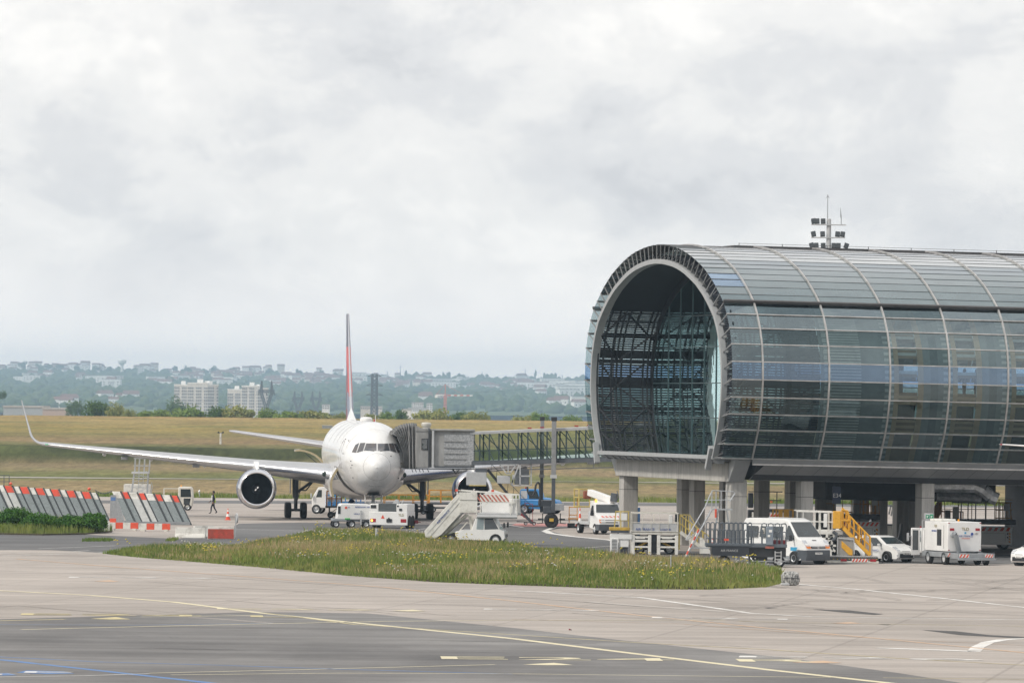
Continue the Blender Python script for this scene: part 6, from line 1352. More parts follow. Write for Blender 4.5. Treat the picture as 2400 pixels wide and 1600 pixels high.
# ================================================================ loaders, ladders, platforms
class Fr:      # a local frame whose x is the picture's horizontal at depth Y ; gives lengths for pixel measures
    def __init__(s, px, Y): s.px = px; s.Y = Y; s.s = FPX/Y; s.o = Vector((at(px,1250,Y).x, Y, 0))
    def x(s, px): return (px-s.px)/s.s
    def z(s, px, py): return at(px,py,s.Y).z
def hoop(mb, x0, x1, y, z0, z1, r=0.03):
    c = (x0+x1)/2; w_ = (x1-x0)/2; pts = [(x0,y,z0),(x0,y,z1-w_*0.6)]+[(c-w_*math.cos(PI*k/6),y,z1-w_*0.6+w_*0.6*math.sin(PI*k/6)) for k in range(1,6)]+[(x1,y,z1-w_*0.6),(x1,y,z0)]
    return mb.tube(pts, r, 5)
def stairs(t, a, b, w_, m, mr, n=10, hr=1.0, name='stair'):      # flight from low a to high b (x,z), y from 0..w_, hand rails above
    (xa,ya,za),(xb,yb,zb) = a, b; mb = MB()
    for dy in (0,w_): mb.bar((xa,ya+dy,za),(xb,yb+dy,zb),0.06,0.20)
    for k in range(n): f_ = (k+0.5)/n; mb.box((xa+(xb-xa)*f_,ya+w_/2,za+(zb-za)*f_),(abs(xb-xa)/n*1.1,w_,0.035))
    mb.build(name, m, t); mb = MB()
    for dy in (0,w_):
        mb.tube([(xa,ya+dy,za+hr),(xb,yb+dy,zb+hr)],0.042,6).tube([(xa,ya+dy,za+hr*0.5),(xb,yb+dy,zb+hr*0.5)],0.034,6)
        for k in range(6): f_ = k/5; p = Vector((xa+(xb-xa)*f_,ya+dy,za+(zb-za)*f_)); mb.tube([p,p+Vector((0,0,hr))],0.036,5)
    mb.build('stair_rail', mr, t)
# ---- loader standing left, rear view (white with pale yellow basket)
F = Fr(1520, 350.0); cl = thing('cargo_loader', 'white cargo loader with grid railing and pale yellow basket, left of the grey step ladder', 'cargo loader', F.o)
X = F.x; Zz = lambda py: F.z(1520,py)
MB().b2((X(1480),0,Zz(1252)),(X(1590),3.2,Zz(1245))).build('platform', dirty, cl, bev=0.02)
for px0,px1 in ((1480,1488),(1519,1527),(1540,1548),(1582,1590)):
    for y_ in (0.02,2.6): MB().b2((X(px0),y_,0.0),(X(px1),y_+0.23,Zz(1253))).build('column', worn, cl, bev=0.02)
mb = MB()
for a_,b_ in ((1488,1519),(1548,1582)):
    for py,h in ((1258,0.10),(1267,0.14),(1281,0.10)): mb.b2((X(a_),0.04,Zz(py)-h/2),(X(b_),0.2,Zz(py)+h/2))
mb.b2((X(1490),0.03,Zz(1262)),(X(1512),0.16,Zz(1256))).b2((X(1552),0.03,Zz(1262)),(X(1576),0.16,Zz(1256))).build('crossbar', worn, cl)
MB().b2((X(1486),1.2,0.25),(X(1586),1.6,1.1)).b2((X(1526),0.3,0.1),(X(1541),1.0,1.15)).build('scissor_pack', blackp, cl)
MB().bar((X(1489),0.5,0.35),(X(1519),0.5,0.75),0.12).bar((X(1549),0.5,0.75),(X(1582),0.5,0.35),0.12).build('scissor_arm', yellow, cl)
mb = MB()
for px in (1481,1505,1526,1545,1566,1588): mb.bar((X(px),0.03,Zz(1246)),(X(px),0.03,Zz(1202)),0.05 if px in (1481,1588) else 0.03)
for py,w_ in ((1202,0.07),(1224,0.04),(1246,0.06)): mb.bar((X(1480),0.03,Zz(py)),(X(1590),0.03,Zz(py)),w_)
for px in (1481,1535,1588): mb.bar((X(px),3.1,Zz(1246)),(X(px),3.1,Zz(1202)),0.05)
mb.bar((X(1480),3.1,Zz(1202)),(X(1590),3.1,Zz(1202)),0.05).bar((X(1481),0,Zz(1202)),(X(1481),3.1,Zz(1202)),0.05).bar((X(1588),0,Zz(1202)),(X(1588),3.1,Zz(1202)),0.05).build('railing', dirty, cl)
rp_ = MB().b2((X(1483),0.05,Zz(1244)),(X(1587),0.07,Zz(1226))).build('kick_panel', lgrey, cl); text('AIR FRANCE', 0.20, face((X(1512),0.03,Zz(1240)),(1,0,0),(0,0,1)), 'lettering', blueink, rp_); text('LOADER', 0.16, face((X(1560),0.03,Zz(1240)),(1,0,0),(0,0,1)), 'lettering', blueink, rp_)
MB().b2((X(1568),0.5,Zz(1240)),(X(1577),0.9,Zz(1206))).build('control_panel', white, cl, bev=0.02); MB().b2((X(1582),0.2,Zz(1222)),(X(1592),0.5,Zz(1203))).build('switch_box', blackp, cl)
pv = MB().b2((X(1431),-0.1,0.08),(X(1449),1.4,Zz(1262))).build('power_pack', white, cl, bev=0.03); mb = MB()
for k in range(9): mb.b2((X(1434),-0.115,0.15+k*0.085),(X(1446),-0.10,0.19+k*0.085))
mb.build('vent_slats', dgrey, pv); MB().b2((X(1430),-0.05,Zz(1264)),(X(1481),1.4,Zz(1252))).b2((X(1452),0,Zz(1282)),(X(1474),1.3,Zz(1264))).build('housing', white, cl, bev=0.02); MB().b2((X(1455),0.2,0.0),(X(1472),1.2,0.5)).build('battery', dgrey, cl)
MB().b2((X(1428),-0.1,Zz(1243)),(X(1476),0.9,Zz(1236))).build('basket_deck', yellow, cl, bev=0.02); MB().b2((X(1432),-0.08,Zz(1249)),(X(1474),0.8,Zz(1243))).build('basket_skirt', dgrey, cl); mb = MB()
for px in (1440,1455,1473):
    for y in (-0.08,0.85): mb.bar((X(px),y,Zz(1238)),(X(px)+ (0.08 if px == 1440 else 0),y,Zz(1199)),0.05)
for py in (1199,1220): mb.bar((X(1442),-0.08,Zz(py)),(X(1474),-0.08,Zz(py)),0.05).bar((X(1442),0.85,Zz(py)),(X(1474),0.85,Zz(py)),0.05).bar((X(1474),-0.08,Zz(py)),(X(1474),0.85,Zz(py)),0.05)
mb.build('basket_rail', paleyel, cl); MB().b2((X(1455),-0.14,Zz(1219)),(X(1469),-0.10,Zz(1203))).build('notice_board', paper, cl)
stairs(cl, (X(1662),0.1,0.15),(X(1594),0.1,Zz(1245)),0.8, dirty, paleyel, 9, 0.95); MB().prism([(X(1640),0.1),(X(1668),0.1),(X(1648),1.0),(X(1640),1.05)],0.02,0.06).build('side_panel', worn, cl)
mb = MB()
for px in (1592,1600,1608,1614): mb.bar((X(px),0.15,Zz(1246)),(X(px)+0.0,0.15,Zz(1205)),0.05)
mb.bar((X(1592),0.15,Zz(1205)),(X(1616),0.15,Zz(1205)),0.05).bar((X(1616),0.15,Zz(1205)),(X(1632),0.15,Zz(1232)),0.05).bar((X(1592),0.15,0.3),(X(1592),0.15,Zz(1246)),0.10).build('gate_frame', paleyel, cl)
for x in (X(1500),X(1570)):
    for y in (0.6,2.4): wheel(cl,(x,y,0.3),0.3,0.2)
# ---- grey step ladder with platform
F = Fr(1665, 342.0); gl = thing('step_ladder', 'tall grey maintenance step ladder with red and white striped feet', 'ladder', F.o); X = F.x; Zz = lambda py: F.z(1665,py)
zp = Zz(1193); mb = MB()
for dy in (0,0.75):
    mb.tube([(X(1608),dy,0.05),(X(1668),dy,zp)],0.04,6); mb.tube([(X(1666),dy,0.25),(X(1684),dy,zp)],0.035,6); mb.tube([(X(1690),dy,0.0),(X(1656),dy,1.35)],0.035,6); mb.tube([(X(1727),dy,0.0),(X(1714),dy,1.2),(X(1703),dy,zp)],0.035,6); mb.tube([(X(1620),dy,0.6),(X(1718),dy,0.62)],0.025,5)
for k in range(11): f_ = (k+0.5)/11; mb.box((X(1608)+(X(1668)-X(1608))*f_,0.37,0.05+(zp-0.05)*f_),(0.2,0.75,0.04))
mb.build('ladder_frame', steel, gl); MB().b2((X(1668),-0.03,zp-0.04),(X(1716),0.8,zp+0.04)).build('platform', steel, gl); mb = MB()
for dy in (0,0.75):
    zt = Zz(1149); mb.tube([(X(1608),dy,1.05),(X(1652),dy,zp+0.1),(X(1664),dy,zt-0.25),(X(1670),dy,zt),(X(1718),dy,zt-0.05),(X(1722),dy,zt-0.15),(X(1710),dy,zp+0.45)],0.024,6); mb.tube([(X(1650),dy,Zz(1172)),(X(1718),dy,Zz(1170))],0.02,5)
    for px in (1668,1678,1690,1703): mb.tube([(X(px),dy,zp),(X(px),dy,zt)],0.022,5)
    mb.tube([(X(1630),dy,Zz(1215)),(X(1645),dy,Zz(1236)),(X(1610),dy,1.0)],0.02,5)
mb.tube([(X(1720),0,Zz(1153)),(X(1720),0.75,Zz(1153))],0.022,5).build('handrail', steel, gl)
mb = MB()
for (xa,za,xb,zb_) in ((X(1606),0.02,X(1638),Zz(1240)),(X(1666),0.25,X(1672),Zz(1260))):
    for k in range(8): a = Vector((xa+(xb-xa)*k/8,-0.01,za+(zb_-za)*k/8)); b_ = Vector((xa+(xb-xa)*(k+1)/8,-0.01,za+(zb_-za)*(k+1)/8)); mb.cyl(a,b_,0.048,n=8,mi=k%2)
mb.build('striped_sleeve', [paper,redor], gl); MB().cyl((X(1677),-0.1,Zz(1212)),(X(1677),-0.1,Zz(1192)),0.06,n=8).build('red_handle', redor, gl)
# ---- dark grey belt platform trailer
F = Fr(1750, 325.0); dp = thing('belt_platform', 'dark grey platform trailer with rows of looped rails in front of the white van', 'platform trailer', F.o); X = F.x; Zz = lambda py: F.z(1750,py)
anth = mat('anthracite', (0.13,0.15,0.175), 0.45, metal=0.2, var=0.12)
MB().b2((X(1655),0,Zz(1282)),(X(1845),2.2,Zz(1274))).build('deck', anth, dp, bev=0.02); MB().prism([(X(1668),0.62),(X(1755),0.58),(X(1757),Zz(1280)),(X(1668),Zz(1280))],-0.02,2.1).build('skirt', mat('skirt_black',(0.035,0.04,0.05),0.4), dp); text('AIR FRANCE', 0.17, face((X(1710),-0.035,0.88),(1,0,0),(0,0,1)), 'lettering', lgrey, dp)
mb = MB()
for k in range(11): hoop(mb, X(1655+k*10), X(1655+k*10+7.5), 0.03, Zz(1276), Zz(1241))
for k in range(10): hoop(mb, X(1658+k*11), X(1658+k*11+8), 2.1, Zz(1276), Zz(1226))
for k in range(4): hoop(mb, X(1787+k*15.5), X(1787+k*15.5+11), 0.9, Zz(1276), Zz(1226),0.03)
for k in range(3): hoop(mb, X(1812+k*11), X(1812+k*11+8), 0.05, Zz(1276), Zz(1245),0.03)
mb.build('looped_rail', anth, dp); mb = MB().bar((X(1655),0.0,Zz(1262)),(X(1760),0.0,Zz(1262)),0.05).bar((X(1765),0.0,Zz(1246)),(X(1790),0.0,Zz(1246)),0.04)
for px in (1675,1705,1735,1760,1766,1787): mb.bar((X(px),0,Zz(1276)),(X(px),0,Zz(1240)),0.05)
mb.bar((X(1655),0.0,Zz(1276)),(X(1760),0,Zz(1276)),0.12).bar((X(1690),2.1,Zz(1228)),(X(1845),2.1,Zz(1228)),0.04).build('side_rail', anth, dp)
cb = MB().b2((X(1796),-0.12,Zz(1276)),(X(1812),0.4,Zz(1233))).build('control_box', mat('box_blue_grey',(0.22,0.26,0.31),0.5), dp, bev=0.03); MB().b2((X(1802),-0.135,Zz(1246)),(X(1809),-0.12,Zz(1240))).b2((X(1799),-0.135,Zz(1257)),(X(1805),-0.12,Zz(1252))).build('notice', paper, cb)
MB().cyl((X(1790),0.1,Zz(1250)),(X(1790),0.1,Zz(1236)),0.08,n=10).build('lamp', dirty, dp); MB().b2((X(1697),-0.03,Zz(1267)),(X(1708),-0.01,Zz(1262))).build('red_sticker', redor, dp)
MB().b2((X(1813),0.3,Zz(1275)),(X(1844),0.36,Zz(1264))).build('red_panel', mat('deep_red',(0,0,0)), dp); MB().b2((X(1794),-0.02,Zz(1284)),(X(1814),0.0,Zz(1279))).build('red_strip', mat('faded_red',(0,0,0)), dp)
MB().b2((X(1757),0.2,0.55),(X(1843),1.9,Zz(1283))).b2((X(1765),0.4,0.35),(X(1800),1.6,0.6)).build('chassis', blackp, dp); mb = MB()
for px in (1817,1831): mb.bar((X(px),-0.1,0.25),(X(px),-0.1,Zz(1290)),0.05)
for k in range(4): mb.bar((X(1817),-0.1,0.27+k*0.18),(X(1831),-0.1,0.27+k*0.18),0.04)
mb.build('step', lgrey, dp); MB().b2((X(1765),0.3,0.28),(X(1842),0.4,0.36)).bar((X(1832),-0.05,0.3),(X(1852),-0.05,0.45),0.06).build('drawbar', grey, dp)
for x in (X(1828),X(1700)):
    for y in (0.2,1.9): wheel(dp,(x,y,0.3),0.3,0.2)
# ---- loader with bright yellow staircase
F = Fr(1960, 336.0); l2 = thing('cargo_loader', 'cargo loader with bright orange-yellow staircase and low roller deck between the van and the hatchback', 'cargo loader', F.o); X = F.x; Zz = lambda py: F.z(1960,py)
oy = mat('loader_orange', (0.80,0.42,0.03), 0.45, col2=(0.62,0.32,0.03), scale=3)
dk = MB().b2((X(1935),-1.2,Zz(1306)-0.1),(X(2056),0.6,Zz(1303))).build('roller_deck', mat('roller_deck_grey',(0.12,0.12,0.115),0.6,col2=(0.04,0.04,0.04),scale=12), l2, bev=0.01); mb = MB()
for k in range(26): mb.cyl((X(1937)+k*0.112,-1.15,Zz(1302)),(X(1937)+k*0.112,0.5,Zz(1302)),0.035,n=6)
mb.build('rollers', lgrey, dk); mb = MB()
for k in range(13): mb.cyl((X(1942)+k*0.22,-1.21,Zz(1308)),(X(1942)+k*0.22,-1.235,Zz(1308)),0.03,n=6)
mb.build('roller_ends', yellow, dk)
bm_ = MB().b2((X(1937),-1.24,0.02),(X(2057),-1.10,Zz(1312))).build('bumper', dirty, l2, bev=0.01); mb = MB(); stripes(mb,(X(1994),-1.25,0.10),(1,0,0),(0,0,1),X(2032)-X(1994),0.17,5); mb.build('hazard_plate', [paper,redor], bm_)
for px in (1968,2037): MB().b2((X(px),-1.26,0.12),(X(px+14),-1.24,0.25)).build('tail_lamp', tailred, bm_)
MB().b2((X(1962),-0.2,0.4),(X(2002),0.6,Zz(1258))).build('side_panel', mat('panel_grey',(0.36,0.35,0.33),0.6), l2, bev=0.01); MB().tube([(X(1963),-0.25,0.5),(X(1963),-0.25,Zz(1260)),(X(2001),-0.25,Zz(1264)),(X(2002),-0.25,0.5)],0.03).build('panel_rail', lgrey, l2)
stairs(l2, (X(2040),-0.1,0.45),(X(1976),-0.1,Zz(1236)),0.75, oy, oy, 10, 1.0); stairs(l2, (X(2022),1.0,0.9),(X(1976),1.0,Zz(1232)),0.1, oy, oy, 4, 1.0, 'rear_rail')
MB().prism([(X(1972),Zz(1266)),(X(1998),Zz(1288)),(X(1998),Zz(1300)),(X(1990),Zz(1300)),(X(1972),Zz(1282))],-0.28,-0.22).b2((X(1952),-0.2,Zz(1238)),(X(1970),0.3,Zz(1197))).build('yellow_panel', oy, l2, bev=0.02)
MB().prism([(X(2026),Zz(1252)),(X(2033),Zz(1252)),(X(2048),Zz(1275)),(X(2048),Zz(1303)),(X(2030),Zz(1303))],0.9,0.95).build('white_guard', white, l2); MB().tube([(X(1972),-0.15,Zz(1235)),(X(1972),-0.15,Zz(1194)),(X(1986),-0.15,Zz(1196)),(X(1992),-0.15,Zz(1215)),(X(1992),-0.15,Zz(1235))],0.04).b2((X(1970),-0.2,Zz(1220)),(X(1992),0.5,Zz(1217))).build('entry_hoop', oy, l2)
MB().b2((X(1905),0,Zz(1252)),(X(1975),3.0,Zz(1243))).build('platform', worn, l2, bev=0.02); mb = MB()
for px in (1868,1882,1910,1921,1941,1950): mb.bar((X(px),0.02,Zz(1246)),(X(px),0.02,Zz(1198)),0.05)
mb.bar((X(1866),0.02,Zz(1198)),(X(1955),0.02,Zz(1200)),0.08).bar((X(1872),0.02,Zz(1221)),(X(1953),0.02,Zz(1223)),0.08).bar((X(1866),2.9,Zz(1198)),(X(1955),2.9,Zz(1200)),0.06).build('railing', worn, l2)
for px in (1919,1940): MB().b2((X(px),0.1,Zz(1256)),(X(px)+0.12,0.4,Zz(1200))).build('column', worn, l2)
MB().b2((X(1930),-0.05,Zz(1235)),(X(1938),0.02,Zz(1203))).build('notice_board', paper, l2); mb = MB()
for (a_,b_) in (((1915,1250),(1958,1292)),((1915,1292),(1958,1252)),((1922,1256),(1922,1294)),((1938,1250),(1938,1294)),((1950,1256),(1950,1292)),((1912,1262),(1962,1262)),((1912,1278),(1960,1278))): mb.bar((X(a_[0]),0.05,Zz(a_[1])),(X(b_[0]),0.05,Zz(b_[1])),0.12)
mb.b2((X(1926),0.0,0.3),(X(1936),0.5,1.0)).b2((X(1942),0.0,0.3),(X(1950),0.4,0.9)).build('scissor_frame', worn, l2); MB().b2((X(1912),0.5,0.2),(X(1962),2.5,1.25)).build('machinery', blackp, l2, bev=0.05); MB().tube([(X(1952),-0.1,Zz(1245)),(X(1962),-0.1,Zz(1252)),(X(1958),-0.1,Zz(1262)),(X(1950),-0.1,Zz(1266))],0.09,8).build('hydraulic_hose', dgrey, l2)
for x in (X(1925),X(2000)):
    for y in (0.9,2.6): wheel(l2,(x,y,0.3),0.3,0.2)
F = Fr(1835, 352.0); X = F.x; Zz = lambda py: F.z(1835,py)
yb = thing('yellow_basket_lift', 'bright yellow operator basket showing above the white van roof', 'basket lift', F.o); mb = MB()
for px in (1812,1820,1848,1859): mb.bar((X(px),0,0.9),(X(px)+0.0,0,Zz(1194)),0.05).bar((X(px),1.0,0.9),(X(px),1.0,Zz(1194)),0.05)
for py in (1194,1213): mb.bar((X(1811),0,Zz(py)),(X(1860),0,Zz(py)),0.05).bar((X(1811),1,Zz(py)),(X(1860),1,Zz(py)),0.05)
mb.build('basket_rail', oy, yb); MB().b2((X(1824),-0.02,Zz(1212)),(X(1834),0.02,Zz(1195))).b2((X(1836),-0.02,Zz(1212)),(X(1846),0.02,Zz(1195))).build('basket_panel', oy, yb); MB().b2((X(1810),-0.1,0.75),(X(1862),1.1,0.95)).b2((X(1828),0.3,0),(X(1842),0.7,0.8)).build('lift_base', blackp, yb)
# ---- loaders deep under the hall
def backloader(px0, px1, pyt, pyb, Y, label, cx0, cx1, dx0, dx1, stairs_px=None):
    F = Fr((px0+px1)/2, Y); X = F.x; pm = (px0+px1)/2; Zz = lambda py: F.z(pm,py)
    t = thing('cargo_loader', label, 'cargo loader', F.o); b = MB().b2((X(px0),0,0.28),(X(px1),2.6,Zz(pyt))).build('body', white, t, bev=0.03)
    mb = MB(); stripes(mb,(X(px0)+0.05,-0.012,Zz(pyt)-0.28),(1,0,0),(0,0,1),X(px1)-X(px0)-0.1,0.22,8); mb.build('hazard_stripe', [paper,redor], b); mb = MB(); stripes(mb,(X(px1)-0.12,-0.012,0.4),(0,0,1),(-1,0,0),Zz(pyt)-0.75,0.12,4); mb.build('edge_stripe', [paper,orange], b)
    MB().b2((X(px1)-0.45,-0.015,0.5),(X(px1)-0.44,-0.005,Zz(pyt)-0.4)).b2((X(px0)+0.2,-0.012,Zz(pyt)-0.4),(X(px1)-0.5,-0.004,Zz(pyt)-0.41)).build('panel_seam', mat('seam_dark',(0,0,0)), b)
    mb = MB()
    for k in range(3): mb.cyl((X(px1)-0.3,0.0,0.75+k*0.22),(X(px1)-0.3,-0.02,0.75+k*0.22),0.05,n=10)
    mb.build('gauges', dgrey, b)
    MB().b2((X(dx0),-0.2,Zz(pyt)+0.12),(X(dx1),3.0,Zz(pyt)+0.42)).build('deck', blackp, t, bev=0.03); zb = Zz(pyt)+0.42; mb = MB(); rust = mat('cage_rust_orange',(0.50,0.24,0.06),0.6)
    for i in range(5):
        px = cx0+(cx1-cx0)*i/4; mb.bar((X(px),0,zb),(X(px)-(0.12 if i == 4 else 0),0,zb+1.05),0.05).bar((X(px),1,zb),(X(px),1,zb+1.05),0.05)
    for z in (zb+0.1,zb+0.6,zb+1.05): mb.bar((X(cx0),0,z),(X(cx1),0,z),0.05).bar((X(cx0),1,z),(X(cx1),1,z),0.05)
    mb.build('basket', rust, t); MB().b2((X(cx0)+(X(cx1)-X(cx0))*0.5,-0.04,zb+0.55),(X(cx0)+(X(cx1)-X(cx0))*0.85,-0.02,zb+0.98)).build('notice_board', lgrey, t)
    mb = MB()
    for k in range(5): px = dx0+(dx1-dx0)*(0.15+0.17*k); mb.bar((X(px),2.4,zb),(X(px),2.4,zb+1.2),0.05)
    mb.bar((X(dx0),2.4,zb+1.2),(X(dx1),2.4,zb+1.2),0.05).bar((X(dx0),2.4,zb+0.6),(X(dx1),2.4,zb+0.6),0.04).build('far_rail', rust, t)
    for x in (X(px0)+0.5,X(px1)-0.5):
        for y in (0.35,2.2): wheel(t,(x,y,0.32),0.32,0.2)
    return t, F
backloader(1972,2062,1221,1262,366.0,'chipped white loader with orange basket behind the hatchback',2024,2061,1940,2062)
k2, F = backloader(2255,2373,1233,1283,372.0,'white loader with orange basket right of the air conditioning truck',2334,2371,2192,2380)
X = F.x; Zz = lambda py: F.z(2314,py); stairs(k2,(X(2188),0.0,1.6),(X(2206),0.0,Zz(1195)),0.6,mat('cage_rust_orange',(0,0,0)),mat('cage_rust_orange',(0,0,0)),5,0.8)
mb = MB()
for px in (2254,2270,2288,2312): MB().bar((X(px),0.6,Zz(1217)),(X(px),0.6,Zz(1180)),0.07).build('post', lgrey, k2)
MB().bar((X(2232),0.6,Zz(1178)),(X(2334),0.6,Zz(1180)),0.07).build('top_rail', dgrey, k2); MB().b2((X(2234),0.2,Zz(1218)),(X(2248),0.7,Zz(1188))).build('cabinet', worn, k2, bev=0.02); MB().b2((X(2216),0.2,Zz(1218)),(X(2228),0.6,Zz(1196))).build('locker', grey, k2)
# rails and boxes seen between the pillars further left
F = Fr(1810, 392.0); X = F.x; Zz = lambda py: F.z(1810,py); rl = thing('catering_loader', 'dark loader with a canopy of thin black rails behind the pillars above the van', 'loader', F.o); mb = MB()
for px in (1768,1820,1842,1848): mb.bar((X(px),0,1.2),(X(px),0,Zz(1152)),0.06)
for py,a_,b_ in ((1152,1753,1833),(1172,1766,1830)): mb.bar((X(a_),0,Zz(py)),(X(b_),0,Zz(py)),0.06)
mb.build('rail', blackp, rl); MB().b2((X(1753),0.1,Zz(1190)),(X(1765),0.8,Zz(1155))).b2((X(1795),0.2,0.9),(X(1850),1.5,Zz(1192))).b2((X(1753),0.3,0.3),(X(1775),1.4,Zz(1195))).build('machinery', blackp, rl, bev=0.04); b = MB().b2((X(1796),0,0.75),(X(1850),0.15,Zz(1200))).build('rear_board', lgrey, rl)
mb = MB(); stripes(mb,(X(1797),-0.01,Zz(1210)),(1,0,0),(0,0,1),X(1826)-X(1797),0.2,4); mb.build('hazard_stripe',[paper,redor],b); MB().cyl((X(1808),0.3,Zz(1178)),(X(1808),0.3,Zz(1172)),0.08,n=8).build('beacon', mat('beacon_orange',(0.75,0.16,0.03),0.4), rl); MB().b2((X(1762),0.0,Zz(1212)),(X(1776),0.2,Zz(1200))).build('cabinet', worn, rl)
for px in (1760,1840): wheel(rl,(X(px),0.3,0.3),0.3,0.2)
F = Fr(2095, 395.0); X = F.x; Zz = lambda py: F.z(2095,py); ws = thing('wire_steps', 'grey steps with looped wire rails seen between the pillars behind the hatchback', 'steps', F.o); mb = MB()
for dy in (0,0.8):
    mb.tube([(X(2072),dy,0.9),(X(2072),dy,Zz(1185)),(X(2090),dy,Zz(1184)),(X(2115),dy,Zz(1218))],0.03,5)
    for k in range(6): mb.tube([(X(2084+k*5),dy,Zz(1205+k*4)),(X(2088+k*5),dy,Zz(1186+k*3)),(X(2094+k*5),dy,Zz(1184+k*4)),(X(2114),dy,Zz(1205+k*2.5))],0.022,5)
mb.build('wire_rail', dgrey, ws); MB().prism([(X(2078),0.2),(X(2110),0.2),(X(2110),0.6),(X(2080),1.0)],0,0.8).build('step_block', blackp, ws)
cv = thing('curved_baggage_cover', 'grey curved ribbed cover standing between the hatchback and the big pillar', 'baggage cover', Fr(2110,372).o); F = Fr(2110,372); X = F.x; Zz = lambda py: F.z(2110,py)
MB().grid([[(X(2098+14*math.sin(k/12*1.5)),y,0.05+(Zz(1227)-0.05)*k/12) for k in range(13)] for y in (0,0.12,1.2)]).build('cover', mat('cover_grey',(0.20,0.205,0.205),0.6), cv); MB().grid([[(X(2098+14*math.sin(k/12*1.5)),0,0.05+(Zz(1227)-0.05)*k/12),(X(2126),0,0.05+(Zz(1227)-0.05)*k/12)] for k in range(13)]).build('cover_side', mat('cover_grey',(0,0,0)), cv); MB().b2((X(2075),-0.3,0.0),(X(2096),0.5,0.75)).build('brown_box', mat('cardboard',(0.20,0.12,0.07),0.8), cv)
F = Fr(1895, 400.0); X = F.x
# ---- air conditioning truck
ac = thing('air_conditioning_truck', 'boxy white air conditioning truck with a ribbed grey hose and an open cab door', 'truck', G(2222,1319), R(19)); o0 = ac.location.copy(); ac.location = Vector((at(2221,1300,334).x,334,0))
b = MB().b2((0,0,0.74),(2.02,3.3,2.38)).build('body', white, ac, bev=0.03); MB().b2((0.1,1.2,2.38),(1.0,2.8,2.52)).build('roof_hatch', worn, ac, bev=0.03)
for x0 in (0.12,1.66):
    MB().b2((x0,-0.03,1.90),(x0+0.26,0.0,2.04)).build('tail_lamp', tailred, b, bev=0.01)
for x0 in (0.02,1.90):
    for z in (0.80,2.30): MB().b2((x0,-0.015,z),(x0+0.1,0.0,z+0.04)).build('marker_lamp', tailred, b)
text('TLD', 0.24, face((1.05,-0.02,1.98),(1,0,0),(0,0,1)), 'lettering', mat('gold_lettering',(0,0,0)), b); text('AIR FRANCE', 0.15, face((1.08,-0.02,1.60),(1,0,0),(0,0,1)), 'lettering', blueink, b); text('INDUSTRIES', 0.09, face((1.08,-0.02,1.47),(1,0,0),(0,0,1)), 'lettering', redor, b); MB().b2((1.0,-0.02,1.72),(1.1,-0.005,1.83)).build('blue_emblem', mat('sky_stripe',(0,0,0)), b)
text('101', 0.17, face((1.72,-0.02,1.72),(1,0,0),(0,0,1)), 'lettering', inkm, b); MB().cyl((1.46,-0.001,1.72),(1.46,-0.02,1.72),0.08,n=14).build('round_emblem', blueink, b)
MB().b2((-0.015,0.9,1.05),(0.0,1.5,1.95)).build('side_vent', blackp, b); MB().b2((-0.012,0.55,0.9),(-0.002,0.57,2.2)).build('panel_seam', mat('seam_dark',(0,0,0)), b); text('TLD', 0.2, face((-0.02,1.7,2.12),(0,-1,0),(0,0,1)), 'lettering', mat('gold_lettering',(0,0,0)), b); text('AIR FRANCE', 0.13, face((-0.02,1.9,1.85),(0,-1,0),(0,0,1)), 'lettering', blueink, b)
rows = []; pts = [(0.36,-0.16,1.66),(0.33,-0.22,1.72),(0.40,-0.26,1.70)]
hp = [Vector(q) for q in ((0.30,-0.02,1.62),(0.32,-0.16,1.72),(0.38,-0.24,1.66),(0.46,-0.25,1.2),(0.58,-0.26,0.72))]; mb = MB()
for a_,b_ in zip(hp[:-1],hp[1:]):
    n_ = max(1,int((b_-a_).length/0.09))
    for k in range(n_): mb.cyl(a_.lerp(b_,k/n_), a_.lerp(b_,(k+0.9)/n_), 0.155, 0.135, 14)
mb.build('air_hose', grey, ac)
ch_ = MB().b2((-0.1,-0.1,0.42),(2.1,3.4,0.70)).b2((0.1,-1.15,0.36),(2.35,-0.1,0.66)).b2((0.12,-1.25,0.28),(2.38,-1.1,0.40)).build('chassis', grey, ac, bev=0.02); mb = MB(); stripes(mb,(0.20,-1.16,0.44),(1,0,0),(0,0,1),0.6,0.18,3); stripes(mb,(1.75,-1.16,0.44),(1,0,0),(0,0,1),0.5,0.18,3); mb.build('hazard_plate',[paper,redor],ch_)
mb = MB(); stripes(mb,(-0.06,-0.112,0.46),(1,0,0),(0,0,1),0.26,0.2,2); mb.build('corner_stripe',[paper,redor],ch_); MB().bar((2.35,-0.6,0.62),(2.6,-0.6,0.72),0.04).bar((0.9,-0.6,0.66),(1.6,-0.5,0.72),0.10).build('tow_fitting', blackp, ch_)
def wheelx(parent, c, r, w, m2=None):
    t = MB().lathe([(-w*0.35,r*0.55),(-w/2,r*0.62),(-w/2,r*0.9),(-w*0.38,r),(w*0.38,r),(w/2,r*0.9),(w/2,r*0.62),(w*0.35,r*0.55)], c, (1,0,0), 24).build('wheel', black, parent)
    MB().cyl(Vector(c)-Vector((w*0.42,0,0)), Vector(c)+Vector((w*0.42,0,0)), r*0.58, n=18).build('rim', m2 or lgrey, t); return t
for y in (0.35,2.6):
    for x in (0.02,1.95): wheelx(ac,(x,y,0.36),0.36,0.24)
wheelx(ac,(2.05,-0.6,0.28),0.28,0.22)
MB().b2((-0.05,3.35,0.55),(1.9,4.9,1.95)).build('cab', white, ac, bev=0.06); MB().b2((-0.07,3.7,1.2),(-0.05,4.6,1.8)).build('cab_window', pane, ac)
